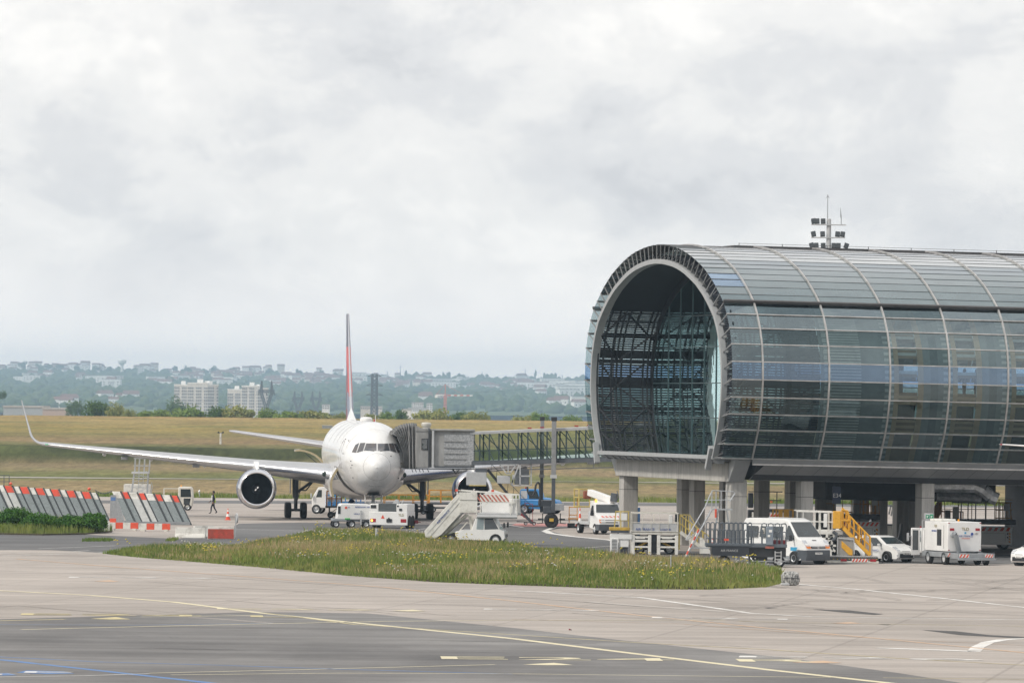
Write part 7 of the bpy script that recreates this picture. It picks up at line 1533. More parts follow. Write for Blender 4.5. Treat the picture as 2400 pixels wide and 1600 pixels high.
d = MB().b2((-0.75,3.45,0.45),(-0.20,3.52,1.98)).build('cab_door', white, ac, bev=0.03); MB().b2((-0.66,3.43,0.75),(-0.32,3.45,1.85)).build('door_window', wind, d, bev=0.02); MB().bar((-0.9,3.4,1.5),(-0.7,3.5,1.5),0.03).b2((-1.02,3.4,1.25),(-0.9,3.44,1.7)).build('mirror', lgrey, ac)
MB().bar((-0.15,3.3,1.9),(-0.15,3.3,2.4),0.03).bar((-0.15,3.3,2.4),(0.3,3.3,2.4),0.03).build('ladder_rail', lgrey, ac); MB().cyl((-0.2,3.4,1.98),(-0.2,3.4,2.08),0.05,n=8).build('red_lamp', tailred, ac); MB().cyl((1.5,2.0,2.38),(1.5,2.0,2.5),0.06,n=8).build('beacon', orange, ac)

# ---- more equipment stored between the pillars
for px_,Y_,L_,lb in ((2008,378,1.3,'orange railed stand under the hall behind the yellow staircase'),(2228,384,1.4,'orange railed stand under the hall behind the air conditioning truck')):
    cage('work_stand', lb, 'work stand', Vector((at(px_,1250,Y_).x,Y_,0)), 0.1, L_, 1.0, 1.1, 2.1, mat('cage_rust_orange',(0,0,0)), 3)
for k,(px_,w_,h_,m_,lb) in enumerate(((2082,1.0,1.15,'worn_white_paint','white storage bin under the hall, left of the curved cover'),(2062,0.8,0.8,'cardboard','brown crate under the hall behind the hatchback'),(1868,1.0,1.3,'dark_grey_paint','dark grey storage bin behind the large pillar above the van'),(2262,1.1,0.9,'light_grey_paint','light grey storage bin right of the air conditioning truck roof'),(1745,0.9,1.2,'dark_grey_paint','dark grey storage bin behind the right front pillar'))):
    t = thing('storage_bin', lb, 'storage bin', Vector((at(px_,1250,386+k).x,386+k,0)), 0.2*k); MB().b2((-w_/2,-0.5,0.15),(w_/2,0.5,h_)).build('body', MATS[m_], t, bev=0.03); MB().b2((-w_/2-0.03,-0.53,h_),(w_/2+0.03,0.53,h_+0.08)).build('lid', dgrey, t)
    for x in (-w_/2+0.12,w_/2-0.12): wheel(t,(x,-0.4,0.09),0.09,0.06)
# ================================================================ blast fences, barriers, signs
mesh_g = mat('fence_mesh_grey', (0.24,0.27,0.275), 0.55, metal=0.3, col2=(0.17,0.195,0.20), scale=9, fine=0.12, fscale=30); plate_l = mat('fence_plate_light', (0.52,0.53,0.52), 0.6, col2=(0.40,0.41,0.40), scale=3)
fwhite = mat('fence_white', (0.66,0.65,0.61), 0.6, col2=(0.40,0.385,0.35), scale=2.2, lo=0.33, hi=0.52); fred = mat('fence_red', (0.66,0.065,0.03), 0.55, col2=(0.42,0.07,0.04), scale=2.2, lo=0.33, hi=0.52); fedge = mat('fence_edge', (0.07,0.08,0.085), 0.6)
lean = Vector((-1.0, 0.9, 1.90))
def fence(label, x0px, x1px, ytl, ytr, Y, n, pairs, lights, colors):
    a = at(x0px,ytl,Y); b_ = at(x1px,ytr,Y); t = thing('blast_fence', label, 'blast fence', (a.x,Y,0)); L = (b_.x-a.x); W_ = L/n
    for k in range(n):
        zt = a.z+(b_.z-a.z)*(k/n); top = Vector((W_*k,0,zt)); l = lean*(zt/lean.z); bot = top-l; g_ = 0.05+(0.06 if k % 2 else 0); ux = Vector((W_-g_,0,0)); nn = Vector((0,-0.06,-0.03))
        tm = top-lean*0.22; red_ = (k % 2) == pairs
        o = MB().add([bot,bot+ux,tm+ux,tm,bot-nn,bot+ux-nn,tm+ux-nn,tm-nn],[(0,1,2,3),(4,7,6,5),(0,4,5,1),(1,5,6,2),(0,3,7,4)]).build('panel', plate_l if k in colors else mesh_g, t, smooth=False)
        MB().add([tm+nn*0.2,tm+ux+nn*0.2,top+ux+nn*0.2,top+nn*0.2,tm-nn,tm+ux-nn,top+ux-nn,top-nn],[(0,1,2,3),(4,7,6,5),(2,6,7,3),(1,5,6,2),(0,3,7,4)]).build('top_panel', fred if red_ else fwhite, o, smooth=False)
        MB().bar(bot+ux+Vector((0.03,0.05,0)), top+ux+Vector((0.03,0.05,0.02)), 0.05, 0.22 if k % 2 == 0 else 0.12).build('rib', fedge, o)
        if k % 2 == 0: MB().bar(bot+Vector((0.3,1.9,0)), tm+Vector((0.3,0.1,0)), 0.08).build('back_strut', dgrey, t)
    e = MB().bar((-0.9,-1.0,0.12),(L+0.9,-1.0,0.12),0.16,0.2).build('base_beam', grey, t)
    for px,py in lights:
        p = at(px,py,Y)-Vector((a.x,Y,0)); l_ = MB().lathe([(-0.11,0.01),(-0.07,0.09),(0,0.12),(0.07,0.09),(0.11,0.01)],p,(0,0,1),12).build('obstruction_light', mat('lamp_red_orange',(0.85,0.12,0.05),0.4), t); MB().bar(p,p+Vector((0.12,0.05,-0.5)),0.05).build('lamp_post', yellow, l_)
    return t
fence('long slanted blast fence with red and white tops behind the bushes at the left edge',-26,228,1136,1156,412.0,14,0,((25,1133),(209,1145)),(1,2))
fence('shorter slanted blast fence with red and white tops behind the striped barrier beams',263,418,1152,1163,420.0,8,1,(),(2,3))
F = Fr(270, 418.0); X = F.x; Zz = lambda py: F.z(270,py); sp_ = thing('steel_end_plate', 'bare steel plate with a blue notice at the left end of the right blast fence', 'steel plate', F.o); MB().prism([(X(259),0.05),(X(296),0.05),(X(285),Zz(1190)),(X(272),Zz(1158)),(X(260),Zz(1160))],-1.0,-0.92).build('plate', steel, sp_); MB().b2((X(261),-1.02,Zz(1172)),(X(272),-1.0,Zz(1164))).build('notice', mat('notice_blue',(0.15,0.27,0.55),0.5), sp_)
rf = thing('railing', 'small dark wire frame above the left blast fence at the left edge', 'frame', Fr(8,440).o); F = Fr(8,440); X = F.x; Zz = lambda py: F.z(8,py); mb = MB()
for px in (-8,8,20): mb.bar((X(px),0,0.2),(X(px),0,Zz(1113)),0.05)
mb.bar((X(-12),0,Zz(1113)),(X(20),0,Zz(1113)),0.04).bar((X(-12),0,Zz(1128)),(X(22),0,Zz(1128)),0.04).build('frame', dgrey, rf)
hz_ = MB().tube([at(222+px*4.5,1148+14*math.sin(PI*px/9.0)*0.5+px*0.2,412) for px in range(10)],0.03,5).build('slack_cable', dgrey); tag(hz_, 'slack dark cable hanging between the two blast fences', 'cable')
def barrier(px0, px1, Y, n, label, h=0.42):
    F = Fr(px0, Y); t = thing('barrier_beam', label, 'barrier', F.o, R(-2), 'red and white plastic barrier beams'); L = F.x(px1); 
    for k in range(n): MB().prism([(-0.22,0.12),(-0.2,h+0.1),(0.2,h+0.1),(0.22,0.12)], L*k/n, L*(k+1)/n-0.01, M=Matrix.Rotation(-PI/2,4,'Z')).build('segment', [fwhite, redor][k%2], t)
    MB().b2((0.1,-0.25,0),(0.4,0.25,0.14)).b2((L-0.4,-0.25,0),(L-0.1,0.25,0.14)).build('foot', dirty, t)
barrier(254,324,400,4,'left one of the two low red and white striped barrier beams'); barrier(326,399,398,4,'right one of the two low red and white striped barrier beams')
def jersey(px0, px1, ytop, ybot, label, m=fwhite, cat='barrier', rz=0, redface=False):
    g_ = G((px0+px1)/2,ybot); s_ = FPX/g_.y; L = (px1-px0)/s_/math.cos(rz); h = (ybot-ytop)/s_-0.12
    t = thing('concrete_barrier', label, cat, g_, rz, 'white and red barrier blocks'); MB().prism([(-0.30,0),(-0.27,0.12),(-0.12,h*0.45),(-0.09,h),(0.09,h),(0.12,h*0.45),(0.27,0.12),(0.30,0)], -L/2, L/2, M=Matrix.Rotation(-PI/2,4,'Z')).build('block', m, t, bev=0.02)
    if redface: MB().b2((-L/2+0.02,-0.34,0.05),(L/2-0.02,-0.30,h*0.82)).build('red_face', mat('worn_red',(0.50,0.07,0.045),0.7,col2=(0.30,0.06,0.04),scale=5), t)
    return t
jersey(236,257,1216,1246,'white barrier block at the left end of the striped beams beside the bush'); jersey(411,482,1231,1260,'long white concrete barrier left of the red one',rz=R(-5)); jersey(455,500,1227,1257,'white barrier angled behind the red faced block',rz=R(25)); jersey(487,549,1229,1263,'red faced barrier block beside the small sign post',redface=True); jersey(257,272,1210,1238,'small red barrier block behind the white end block',redor)
mb = MB(); mb.b2((0,0,0),(5,0.5,0.12)).b2((0.5,-0.8,0),(3.2,-0.4,0.22)); tag(mb.build('grey_base_slab', grey), 'long low grey slab lying between the blast fence and the striped beams', 'concrete slab').location = G(272,1226)
t = thing('sign_post', 'small grey sign seen edge on beside the red barrier block', 'sign', G(552,1258)); MB().bar((0,0,0),(0,0,1.45),0.06).build('post', steel, t); MB().cyl((0.02,0,1.2),(0.10,0.02,1.2),0.32,n=16).build('sign_plate', lgrey, t)
for px,pt,pb_,lb in ((883,1239,1272,'white marker post standing in the grass island below the nose'),(1572,1301,1345,'thin white marker stake in the grass below the yellow basket loader'),(49,1193,1216,'white marker post among the bushes at the left')):
    g_ = G(px,pb_); h = (pb_-pt)*g_.y/FPX; r_w = 0.10 if px != 1572 else 0.03; t = thing('marker_post', lb, 'marker post', g_); MB().cyl((0,0,0),(0,0,h),r_w,r_w*0.95,12).build('post', lgrey, t); MB().cyl((0,0,h),(0,0,h+0.02),r_w*1.05,n=12).build('cap', white, t)
p = at(517,1037,798); t = thing('field_light', 'thin pale post with a dark twin lamp standing in the grass field', 'light', (p.x,798,p.z)); MB().cyl((0,0,-0.3),(0,0,1.3),0.13,n=8).build('post', fwhite, t); MB().bar((-0.35,0,1.3),(0.35,0,1.3),0.10).box((-0.3,0,1.36),(0.22,0.2,0.22)).box((0.3,0,1.36),(0.22,0.2,0.22)).build('lamps', blackp, t)
p = at(767,1001,1045); t = thing('field_box', 'tiny grey blue box in the field left of the fuselage', 'box', (p.x,1045,p.z-0.5)); MB().b2((-0.9,-0.3,0),(0.9,0.3,0.75)).build('box_body', grey, t); MB().b2((-0.95,-0.35,0.75),(0.95,0.35,0.85)).build('lid', lgrey, t)
for i,(px,py) in enumerate(((467,1163),(1865,1168))): 
    if i: continue
    t = thing('edge_light', 'tiny grey edge light at the apron border right of the pale tractor', 'light', G(px,py)); MB().cyl((0,0,0),(0,0,0.45),0.09,0.05,8).build('stem', lgrey, t); MB().cyl((0,0,0.45),(0,0,0.6),0.10,0.04,8).build('lens', steel, t)
# wrapped block
g_ = G(1852,1371); t = thing('wrapped_block', 'lumpy grey block wrapped in plastic at the right tip of the grass island', 'wrapped block', g_, R(8)); V, Fc = ico(4); V = np.sign(V)*np.abs(V)**0.45; rr = 1+0.10*np.sin(V[:,0]*7+V[:,2]*5)*np.sin(V[:,1]*6+V[:,2]*11)+0.05*rng.random(len(V))
V = V*rr[:,None]*np.array([0.40,0.35,0.34])*(1-0.12*(V[:,2:3]>0)*V[:,2:3])+np.array([0,0,0.36])
fastmesh('wrapping', V, Fc, mat('wrap_grey', (0.50,0.50,0.48), 0.5, col2=(0.10,0.10,0.10), scale=6, stretch=(2,2,0.7), bump=1.0, lo=0.42, hi=0.56), None, None, t, smooth=True); MB().b2((-0.5,-0.4,0.0),(-0.1,-0.1,0.12)).build('loose_flap', lgrey, t, bev=0.03); MB().tube([(-0.4,-0.36,0.35),(0,-0.40,0.38),(0.42,-0.35,0.33)],0.015,5).build('strap', blackp, t)
t = thing('litter', 'tiny red scrap lying on the concrete in the foreground', 'litter', G(1335,1476)); MB().box((0,0,0.03),(0.06,0.04,0.05),rz=0.5,ry=0.4).build('scrap', mat('deep_red',(0,0,0)), t); MB().box((0.05,0.02,0.02),(0.05,0.05,0.03),rz=0.2).build('fragment', blackp, t)
# signs under the hall
F = Fr(1965, 352.0); X = F.x; Zz = lambda py: F.z(1965,py); t = thing('gate_sign', 'dark blue gate sign reading E34 hanging below the hall', 'sign', Vector((F.o.x,F.Y,Zz(1180))))
z0 = Zz(1180); MB().b2((X(1950),0,0),(X(1970),0.08,Zz(1139)-z0)).build('panel', mat('sign_blue',(0.01,0.025,0.08),0.4), t); text('E34', 0.33, face((X(1961),-0.012,Zz(1161)-z0),(1,0,0),(0,0,1)), 'lettering', paper, t); MB().bar((X(1954),0.04,Zz(1139)-z0),(X(1954),0.04,4.6-z0),0.04).bar((X(1967),0.04,Zz(1139)-z0),(X(1967),0.04,4.6-z0),0.04).build('hanger', blackp, t)
F = Fr(2178, 339.0); X = F.x; Zz = lambda py: F.z(2178,py); z0 = Zz(1218)
t = thing('exit_sign', 'pair of small green emergency signs on the large pillar above the air conditioning truck', 'sign', Vector((F.o.x,F.Y,z0)))
for a_,b_,yt_,yb_ in ((2169.5,2177.5,1206,1214),(2179,2187,1204.5,1215)):
    o = MB().b2((X(a_),0,Zz(yb_)-z0),(X(b_),0.03,Zz(yt_)-z0)).build('panel', green, t); MB().box(((X(a_)+X(b_))/2,-0.01,(Zz(yt_)+Zz(yb_))/2-z0+0.02),(0.09,0.01,0.03)).box(((X(a_)+X(b_))/2-0.02,-0.01,(Zz(yt_)+Zz(yb_))/2-z0-0.03),(0.04,0.01,0.05)).build('pictogram', paper, o)
MB().b2((X(2169),0.03,Zz(1217)-z0),(X(2187.5),1.3,Zz(1203)-z0)).build('bracket', lgrey, t)
# blue cabinet beside the pillar
t = thing('blue_cabinet', 'blue cabinet with dark hose rack beside the left front pillar', 'cabinet', Vector((at(1485,1250,378).x,378,0))); F = Fr(1485,378); X = F.x; Zz = lambda py: F.z(1485,py)
MB().b2((X(1470),0,0.1),(X(1500),0.9,Zz(1189))).build('body', mat('cabinet_blue',(0.07,0.17,0.36),0.45), t, bev=0.02); MB().b2((X(1470),-0.02,0.1),(X(1478),0.0,Zz(1189))).build('side_panel', mat('cabinet_light_blue',(0.14,0.36,0.66),0.45), t); MB().bar((X(1487),0.5,Zz(1189)),(X(1489),0.5,Zz(1168)),0.12).bar((X(1487),0.3,Zz(1185)),(X(1495),0.3,Zz(1166)),0.05).build('hose_rack', blackp, t); MB().b2((X(1472),0.05,0),(X(1498),0.85,0.1)).build('plinth', dgrey, t)
# ladder tower behind the right blast fence
F = Fr(328, 468.0); X = F.x; Zz = lambda py: F.z(328,py); t = thing('access_tower', 'grey access tower with caged platform behind the right blast fence', 'access tower', F.o); mb = MB(); zp = Zz(1108)
for px,dx in ((312,-0.25),(345,-0.0)):
    for y in (0,1.0): mb.bar((X(px)+dx-0.1,y,0),(X(px),y,zp),0.07)
for k in range(6): mb.bar((X(310)-0.05*k*0,0,0.5+k*0.45),(X(345),0,0.5+k*0.45),0.04).bar((X(310),0,0.5+k*0.45),(X(343),0,0.9+k*0.45),0.03)
for k in range(9): mb.bar((X(322),-0.2,0.4+k*0.3),(X(333),-0.2,0.4+k*0.3),0.04)
mb.bar((X(321),-0.2,0.2),(X(325),-0.2,zp),0.04).bar((X(333),-0.2,0.2),(X(335),-0.2,zp),0.04).bar((X(350),0.2,0.8),(X(356),0.2,2.0),0.05).bar((X(356),0.2,2.0),(X(352),0.2,2.3),0.04).bar((X(345),0.2,0.9),(X(358),0.2,0.9),0.06).build('frame', steel, t)
MB().b2((X(307),-0.1,zp-0.05),(X(347),1.1,zp+0.1)).build('platform', lgrey, t); mb = MB(); zt = Zz(1074)
for px in (313,323,335,347):
    for y in (0,1.0): mb.bar((X(px),y,zp),(X(px)+0.05,y,zt),0.05)
for z in (zt,(zt+zp)/2): mb.bar((X(312),0,z),(X(348),0,z),0.05).bar((X(312),1,z),(X(348),1,z),0.05).bar((X(312),0,z),(X(312),1,z),0.05).bar((X(348),0,z),(X(348),1,z),0.05)
mb.build('guard_rail', steel, t)
t = thing('white_container', 'white box unit behind the access tower', 'container', F.o+Vector((0,3,0))); MB().b2((X(283),0,0.2),(X(344),2,Zz(1136))).build('body', fwhite, t, bev=0.03); MB().b2((X(290),-0.02,0.9),(X(302),0,1.5)).build('hatch', lgrey, t)
for px in (292,336): wheel(t,(X(px),0.3,0.25),0.25,0.18)
# other airliner's wing tip at the right edge
a = at(2347,1041,322); WV = Vector((0.97,0.24,0)); t = thing('airliner_wing', 'white wing tip of another aircraft poking in from the right edge', 'airplane wing', a); rows = []
for f_ in (0,0.02,0.2,0.6,1.0): 
    ch = 0.35+2.6*f_; L = 16*f_; c = WV*L; z = -0.055*L-0.0; th = 0.03+0.16*f_
    rows.append([(c.x-0.24*q*ch,c.y+0.97*q*ch,z+s_) for q,s_ in ((0,0),(0.1,th),(0.4,th*1.3),(0.8,th*0.5),(1,0),(0.7,-th*0.5),(0.3,-th),(0.1,-th*0.8))])
mb = MB().grid(rows, closed=True); mb.poly(rows[0]); fixn(mb.build('wing_skin', pwht, t, ang=60)); MB().box((0.0,0.1,0.0),(0.10,0.2,0.07)).build('navigation_light', tailred, t); MB().box((3.5,1.2,-0.35),(0.3,1.0,0.2)).build('flap_fairing', wgrey, t)
# ================================================================ people
skinm = mat('skin', (0.20,0.11,0.075), 0.6); hair = mat('hair_black', (0.015,0.012,0.01), 0.7); suit = mat('navy_suit', (0.015,0.018,0.03), 0.8); hiv = mat('hi_vis_yellow', (0.55,0.72,0.04), 0.6); shirt = mat('white_shirt', (0.75,0.75,0.75), 0.7); shoe = mat('shoe_black',(0.01,0.01,0.01),0.4)
def person(label, loc, rz, J, group=None, top=suit, vest=True, legs=suit):   # facing +x locally
    t = thing('person', label, 'person', loc, rz, group); V = []; E = []; Rd = []; idx = {}
    def v(n, p, r): idx[n] = len(V); V.append(p); Rd.append(r)
    def e(a, b): E.append((idx[a], idx[b]))
    v('pel',(0,0,0.94),0.15); v('wst',(0.01,0,1.10),0.125); v('chs',(0.0,0,1.30),0.155); v('nek',(0.0,0,1.46),0.06); v('hd0',(0.015,0,1.54),0.075); v('hd1',(0.02,0,1.63),0.098); v('hd2',(0.01,0,1.71),0.07)
    for a,b in (('pel','wst'),('wst','chs'),('chs','nek'),('nek','hd0'),('hd0','hd1'),('hd1','hd2')): e(a,b)
    for s_, n in ((1,'L'),(-1,'R')):
        hip = Vector((0,s_*0.09,0.90)); v('hip'+n,hip,0.095); e('pel','hip'+n); kn = hip+Vector(J['knee'+n]); an = kn+Vector(J['ankle'+n]); v('kne'+n,kn,0.062); v('ank'+n,an,0.042); v('toe'+n,an+Vector((0.17,0,-0.035)),0.036); e('hip'+n,'kne'+n); e('kne'+n,'ank'+n); e('ank'+n,'toe'+n)
        sh = Vector((0,s_*0.19,1.40)); v('shd'+n,sh,0.065); e('chs','shd'+n); el = sh+Vector(J['elb'+n]); wr = el+Vector(J['wri'+n]); v('elb'+n,el,0.045); v('wri'+n,wr,0.03); e('shd'+n,'elb'+n); e('elb'+n,'wri'+n)
        d = (wr-el).normalized(); pm = wr+d*0.08; v('plm'+n,pm,0.030); e('wri'+n,'plm'+n)
        for k,(o_,l) in enumerate(((-0.03,0.075),(-0.01,0.085),(0.01,0.08),(0.03,0.065))):
            v('f%d'%k+n,pm+d*l+Vector((0.01,0,0))+Vector((o_,0,0)) if abs(d.z) > 0.5 else pm+d*l+Vector((0,o_,0)),0.010); e('plm'+n,'f%d'%k+n)
        v('th'+n,wr+d*0.05+Vector((0.045,0,0)),0.012); e('wri'+n,'th'+n)
    me = bpy.data.meshes.new('body'); me.from_pydata([tuple(q) for q in V], E, []); o = bpy.data.objects.new('body', me); COL.objects.link(o)
    bpy.context.view_layer.objects.active = o; sk = o.modifiers.new('s','SKIN'); 
    for i, sv in enumerate(me.skin_vertices[0].data): sv.radius = (Rd[i]*(0.82 if i in (0,1,2) else 1), Rd[i]); sv.use_root = (i == 0)
    o.modifiers.new('u','SUBSURF').levels = 1; dg = bpy.context.evaluated_depsgraph_get(); m2 = bpy.data.meshes.new_from_object(o.evaluated_get(dg)); o.modifiers.clear(); o.data = m2; m2.name = 'body'
    for m_ in (legs, top, skinm, shoe): m2.materials.append(m_)
    wl = [Vector(V[idx['wri'+n]]) for n in 'LR']
    for p in m2.polygons:
        c = p.center; mi = 0 if c.z < 0.98 else 1
        if c.z > 1.485: mi = 2
        if c.z < 0.10: mi = 3
        if min((c-w2).length for w2 in wl) < 0.20 and (min((c-w2).length for w2 in wl) < 0.03 or any((c-w2).dot((w2-Vector(V[idx['elb'+n]])).normalized()) > 0 for w2,n in zip(wl,'LR') if (c-w2).length < 0.2)): mi = 2
        p.material_index = mi; p.use_smooth = True
    o.parent = t
    V2, F2 = ico(3); hv = V2*np.array([0.108,0.098,0.115])+np.array([-0.008,0,1.665]); keep = [f for f in F2 if not (hv[f].mean(0)[0] > 0.045 and hv[f].mean(0)[2] < 1.70) and hv[f].mean(0)[2] > 1.58]
    fastmesh('hair', hv, np.array(keep), hair, None, None, t, smooth=True)
    mb = MB(); 
    for s_ in (1,-1): mb.box((0.108,s_*0.033,1.645),(0.012,0.022,0.010)); 
    mb.build('eyes', blackp, t); MB().add([(0.105,-0.014,1.60),(0.105,0.014,1.60),(0.132,0,1.605),(0.108,0,1.645)],[(0,1,2),(0,2,3),(1,3,2)]).build('nose', skinm, t); MB().box((0.105,0,1.575),(0.012,0.045,0.008)).build('mouth', mat('lip',(0.18,0.06,0.05)), t)
    if vest:
        rows = []
        for z,rx,ry in ((0.86,0.175,0.19),(1.0,0.165,0.185),(1.12,0.15,0.17),(1.28,0.17,0.195),(1.40,0.14,0.19),(1.47,0.085,0.12)): rows.append([(rx*math.cos(a*PI/9),ry*math.sin(a*PI/9),z) for a in range(6,14)])
        MB().grid(rows).build('vest', hiv, t); MB().grid([[(0.160*math.cos(a*PI/12)+0.0,0.10*math.sin(a*PI/12),z) for a in range(-4,5)] for z in (1.02,1.2,1.42)]).build('shirt_front', shirt, t)
    return t
walk = dict(kneeL=(0.17,0,-0.40),ankleL=(0.03,0,-0.415),kneeR=(-0.07,0,-0.43),ankleR=(-0.22,0,-0.36),elbL=(-0.08,0.05,-0.27),wriL=(0.10,0.0,-0.24),elbR=(0.06,-0.05,-0.27),wriR=(0.17,0,-0.18))
stand = dict(kneeL=(0.02,0,-0.43),ankleL=(-0.02,0,-0.42),kneeR=(0.0,0,-0.43),ankleR=(-0.02,0,-0.42),elbL=(0,0.07,-0.28),wriL=(0.12,0,-0.22),elbR=(0.05,-0.05,-0.28),wriR=(0.2,0,-0.10))
pw_ = person('person in dark suit with yellow hi-vis vest walking left across the apron', G(500,1203.5), R(188), walk)
pg = person('person in dark blue working clothes behind the white rounded ground power trailer', G(824,1210)+Vector((0,-10,0)), R(240), stand, top=mat('blue_overall',(0.02,0.05,0.13),0.8), legs=mat('blue_overall',(0,0,0)), vest=False); pg.location.x = at(824,1200,pg.location.y).x
ps = []
for i,(L,v_) in enumerate(((14.15,13.2),(15.35,13.0),(16.0,13.3))):
    lb = ['person leaning by the window inside the glass hall, left of the group of three','middle person of the three behind the hall window','person on the right of the three behind the hall window'][i]
    q = T(L,v_,9.42); ps.append(person(lb, q, R(170+i*40), stand, 'people behind the hall window', vest=False))
# ================================================================ hills, far buildings, pylons
hx = list(range(-1500, 1901, 50)); hy = list(range(5900, 12001, 100))+[12100,12300,12600]
mb = MB(); mb.grid([[(x, y, hill_z(x, y)) for x in hx] for y in hy])
mh = leafmat('hill_woodland', (0.055,0.090,0.030), (0.085,0.125,0.040), (0.12,0.14,0.06), 0.004, 0.02, (1,0.5,1), 0)
tag(mb.build('hills', mh), kind='structure')
V0, F0 = ico(1)
def woods(n, seed, m, rmin, rmax, ylo, yhi, name='woodland'):
    r_ = np.random.default_rng(seed); Vs = []; Fs = []; k = 0
    while k < n:
        y = ylo+(yhi-ylo)*r_.random()**0.8; x = (r_.random()*2-1)*0.098*y
        if math.sin(x/60+y/300)*math.sin(y/130+x/400) < -0.3 and y < 11700: continue
        rr = rmin+(rmax-rmin)*r_.random()**2
        if y > 11800: rr *= 1.15
        v = V0*(rr*np.array([1.25,1,0.8+0.5*r_.random()]))*(0.75+0.5*r_.random((len(V0),1)))
        Vs.append(v+np.array([x,y,hill_z(x,y)+rr*0.35])); Fs.append(F0+k*len(V0)); k += 1
    return fastmesh(name, np.concatenate(Vs), np.concatenate(Fs), m)
woods(9000, 3, leafmat('wood_a', (0.045,0.080,0.025), (0.070,0.105,0.035), (0.10,0.13,0.05), 0.01, 0.05, (1,1,1), 0), 3.5, 8.5, 6200, 11990)
woods(2500, 4, leafmat('wood_b', (0.09,0.13,0.045), (0.12,0.15,0.06), (0.07,0.10,0.035), 0.01, 0.05, (1,1,1), 0), 3, 7, 6200, 11700)
# ridge line trees that stand out against the sky
r_ = random.Random(5)
for i, (px, w_, h) in enumerate([(52,30,13),(100,46,9),(140,26,10),(180,26,7),(225,30,5),(258,22,5),(312,24,5),(340,18,4),(410,14,9),(440,30,8),(500,28,6),(545,30,7),(630,24,6),(700,18,7),(755,12,9),(952,10,12),(1040,8,6),(1052,10,9),(1080,24,4),(1135,22,3),(1255,7,12),(1276,6,8),(1290,5,6),(1302,6,7)]):
    p = P(px, 880, 11900); z = hill_z(p.x, 11900); H_ = (h+16)*0.85; W_ = w_*0.42
    t = thing('ridge_tree', 'hazy '+('tall' if h > 9 else ('middling' if h > 6 else 'low'))+(' slim' if w_ < 15 else ' broad')+' tree on the ridge line, '+('far left of the picture' if px < 200 else ('above the tower blocks' if px < 640 else ('near the tail fin' if px < 960 else ('above the crane' if px < 1150 else 'just left of the glass hall')))), 'tree', (p.x,11900,z-2), 0, 'trees on the distant ridge')
    MB().cyl((0,0,0),(0,0,H_*0.5),0.9,0.5,6).build('trunk', bark, t)
    crown(t, (0,0,H_*0.55), (W_,W_*0.7,H_*0.5), 420, 1.5, l_dark, seed=100+i)
# houses on the hillside
hw = mat('render_white', (0.86,0.85,0.82), 0.8, var=0.04, scale=0.05); hcr = mat('render_cream', (0.66,0.60,0.52), 0.8, var=0.05, scale=0.05); hpk = mat('render_pink', (0.55,0.42,0.36), 0.8, var=0.05, scale=0.05)
rt = mat('roof_tile_brown', (0.22,0.13,0.10), 0.8, var=0.1, scale=0.1); rg = mat('roof_flat_grey', (0.45,0.44,0.43), 0.8, var=0.1, scale=0.1)
wdm = mat('far_window', (0.12,0.13,0.15), 0.4)
def house(L, W, Hh, wm, rm, gable=True):
    t = thing('house', 'tiny pale house on the hazy hillside', 'house', (0,0,0), 0, 'houses scattered over the distant hillside')
    MB().b2((-L/2,-W/2,-6),(L/2,W/2,Hh)).build('wall', wm, t)
    if gable: MB().prism([(-W/2-0.4,Hh),(W/2+0.4,Hh),(0,Hh+W*0.32)], -L/2-0.4, L/2+0.4, M=Matrix.Rotation(PI/2,4,'Z')).build('roof', rm, t)
    else: MB().b2((-L/2-0.2,-W/2-0.2,Hh),(L/2+0.2,W/2+0.2,Hh+0.6)).build('roof', rm, t)
    wmb = MB()
    for k in range(max(2,int(L/5))):
        x = -L/2+L*(k+0.5)/max(2,int(L/5))
        for z in range(1, max(2,int(Hh/3.0))): wmb.b2((x-0.8,-W/2-0.06,z*3-1.2),(x+0.8,-W/2+0.02,z*3+0.3))
    wmb.build('window', wdm, t); return t
prot = [house(15,11,6,hw,rt), house(12,10,7,hcr,rt), house(24,12,9,hw,rg,False), house(11,9,5,hpk,rt), house(40,14,12,hw,rg,False), house(18,10,6,hpk,rt)]
CL = [(120,868,240,9,34,(0,1,0)),(60,892,40,10,5,(0,2)),(110,893,30,12,3,(2,0)),(200,890,40,10,6,(2,0)),(262,903,26,8,4,(2,0)),(360,872,80,12,8,(0,1)),(445,885,60,16,12,(0,3,1)),(560,884,120,18,20,(0,1,3)),(620,872,90,8,8,(0,1)),(700,900,150,22,26,(0,3,1,5)),(770,890,60,26,14,(0,1,3)),
(870,896,70,20,16,(0,3,2)),(960,905,90,26,18,(0,1,3)),(1060,908,90,14,14,(0,2,4)),(1150,915,90,18,12,(0,3)),(1230,905,60,24,18,(0,2,0)),(1300,915,80,30,26,(0,2,4,0)),(1355,925,50,22,16,(4,2,0)),(520,905,40,8,6,(2,0)),(390,905,80,10,6,(0,2)),(1010,945,60,14,4,(0,3)),(1330,958,80,14,6,(0,2)),(160,957,40,4,3,(0,)),(280,945,80,8,4,(0,)),(450,945,60,8,2,(0,))]
first = set(); nh = 0
KL = ['white house','cream house','long white building','pink house','large white block','long pink building']
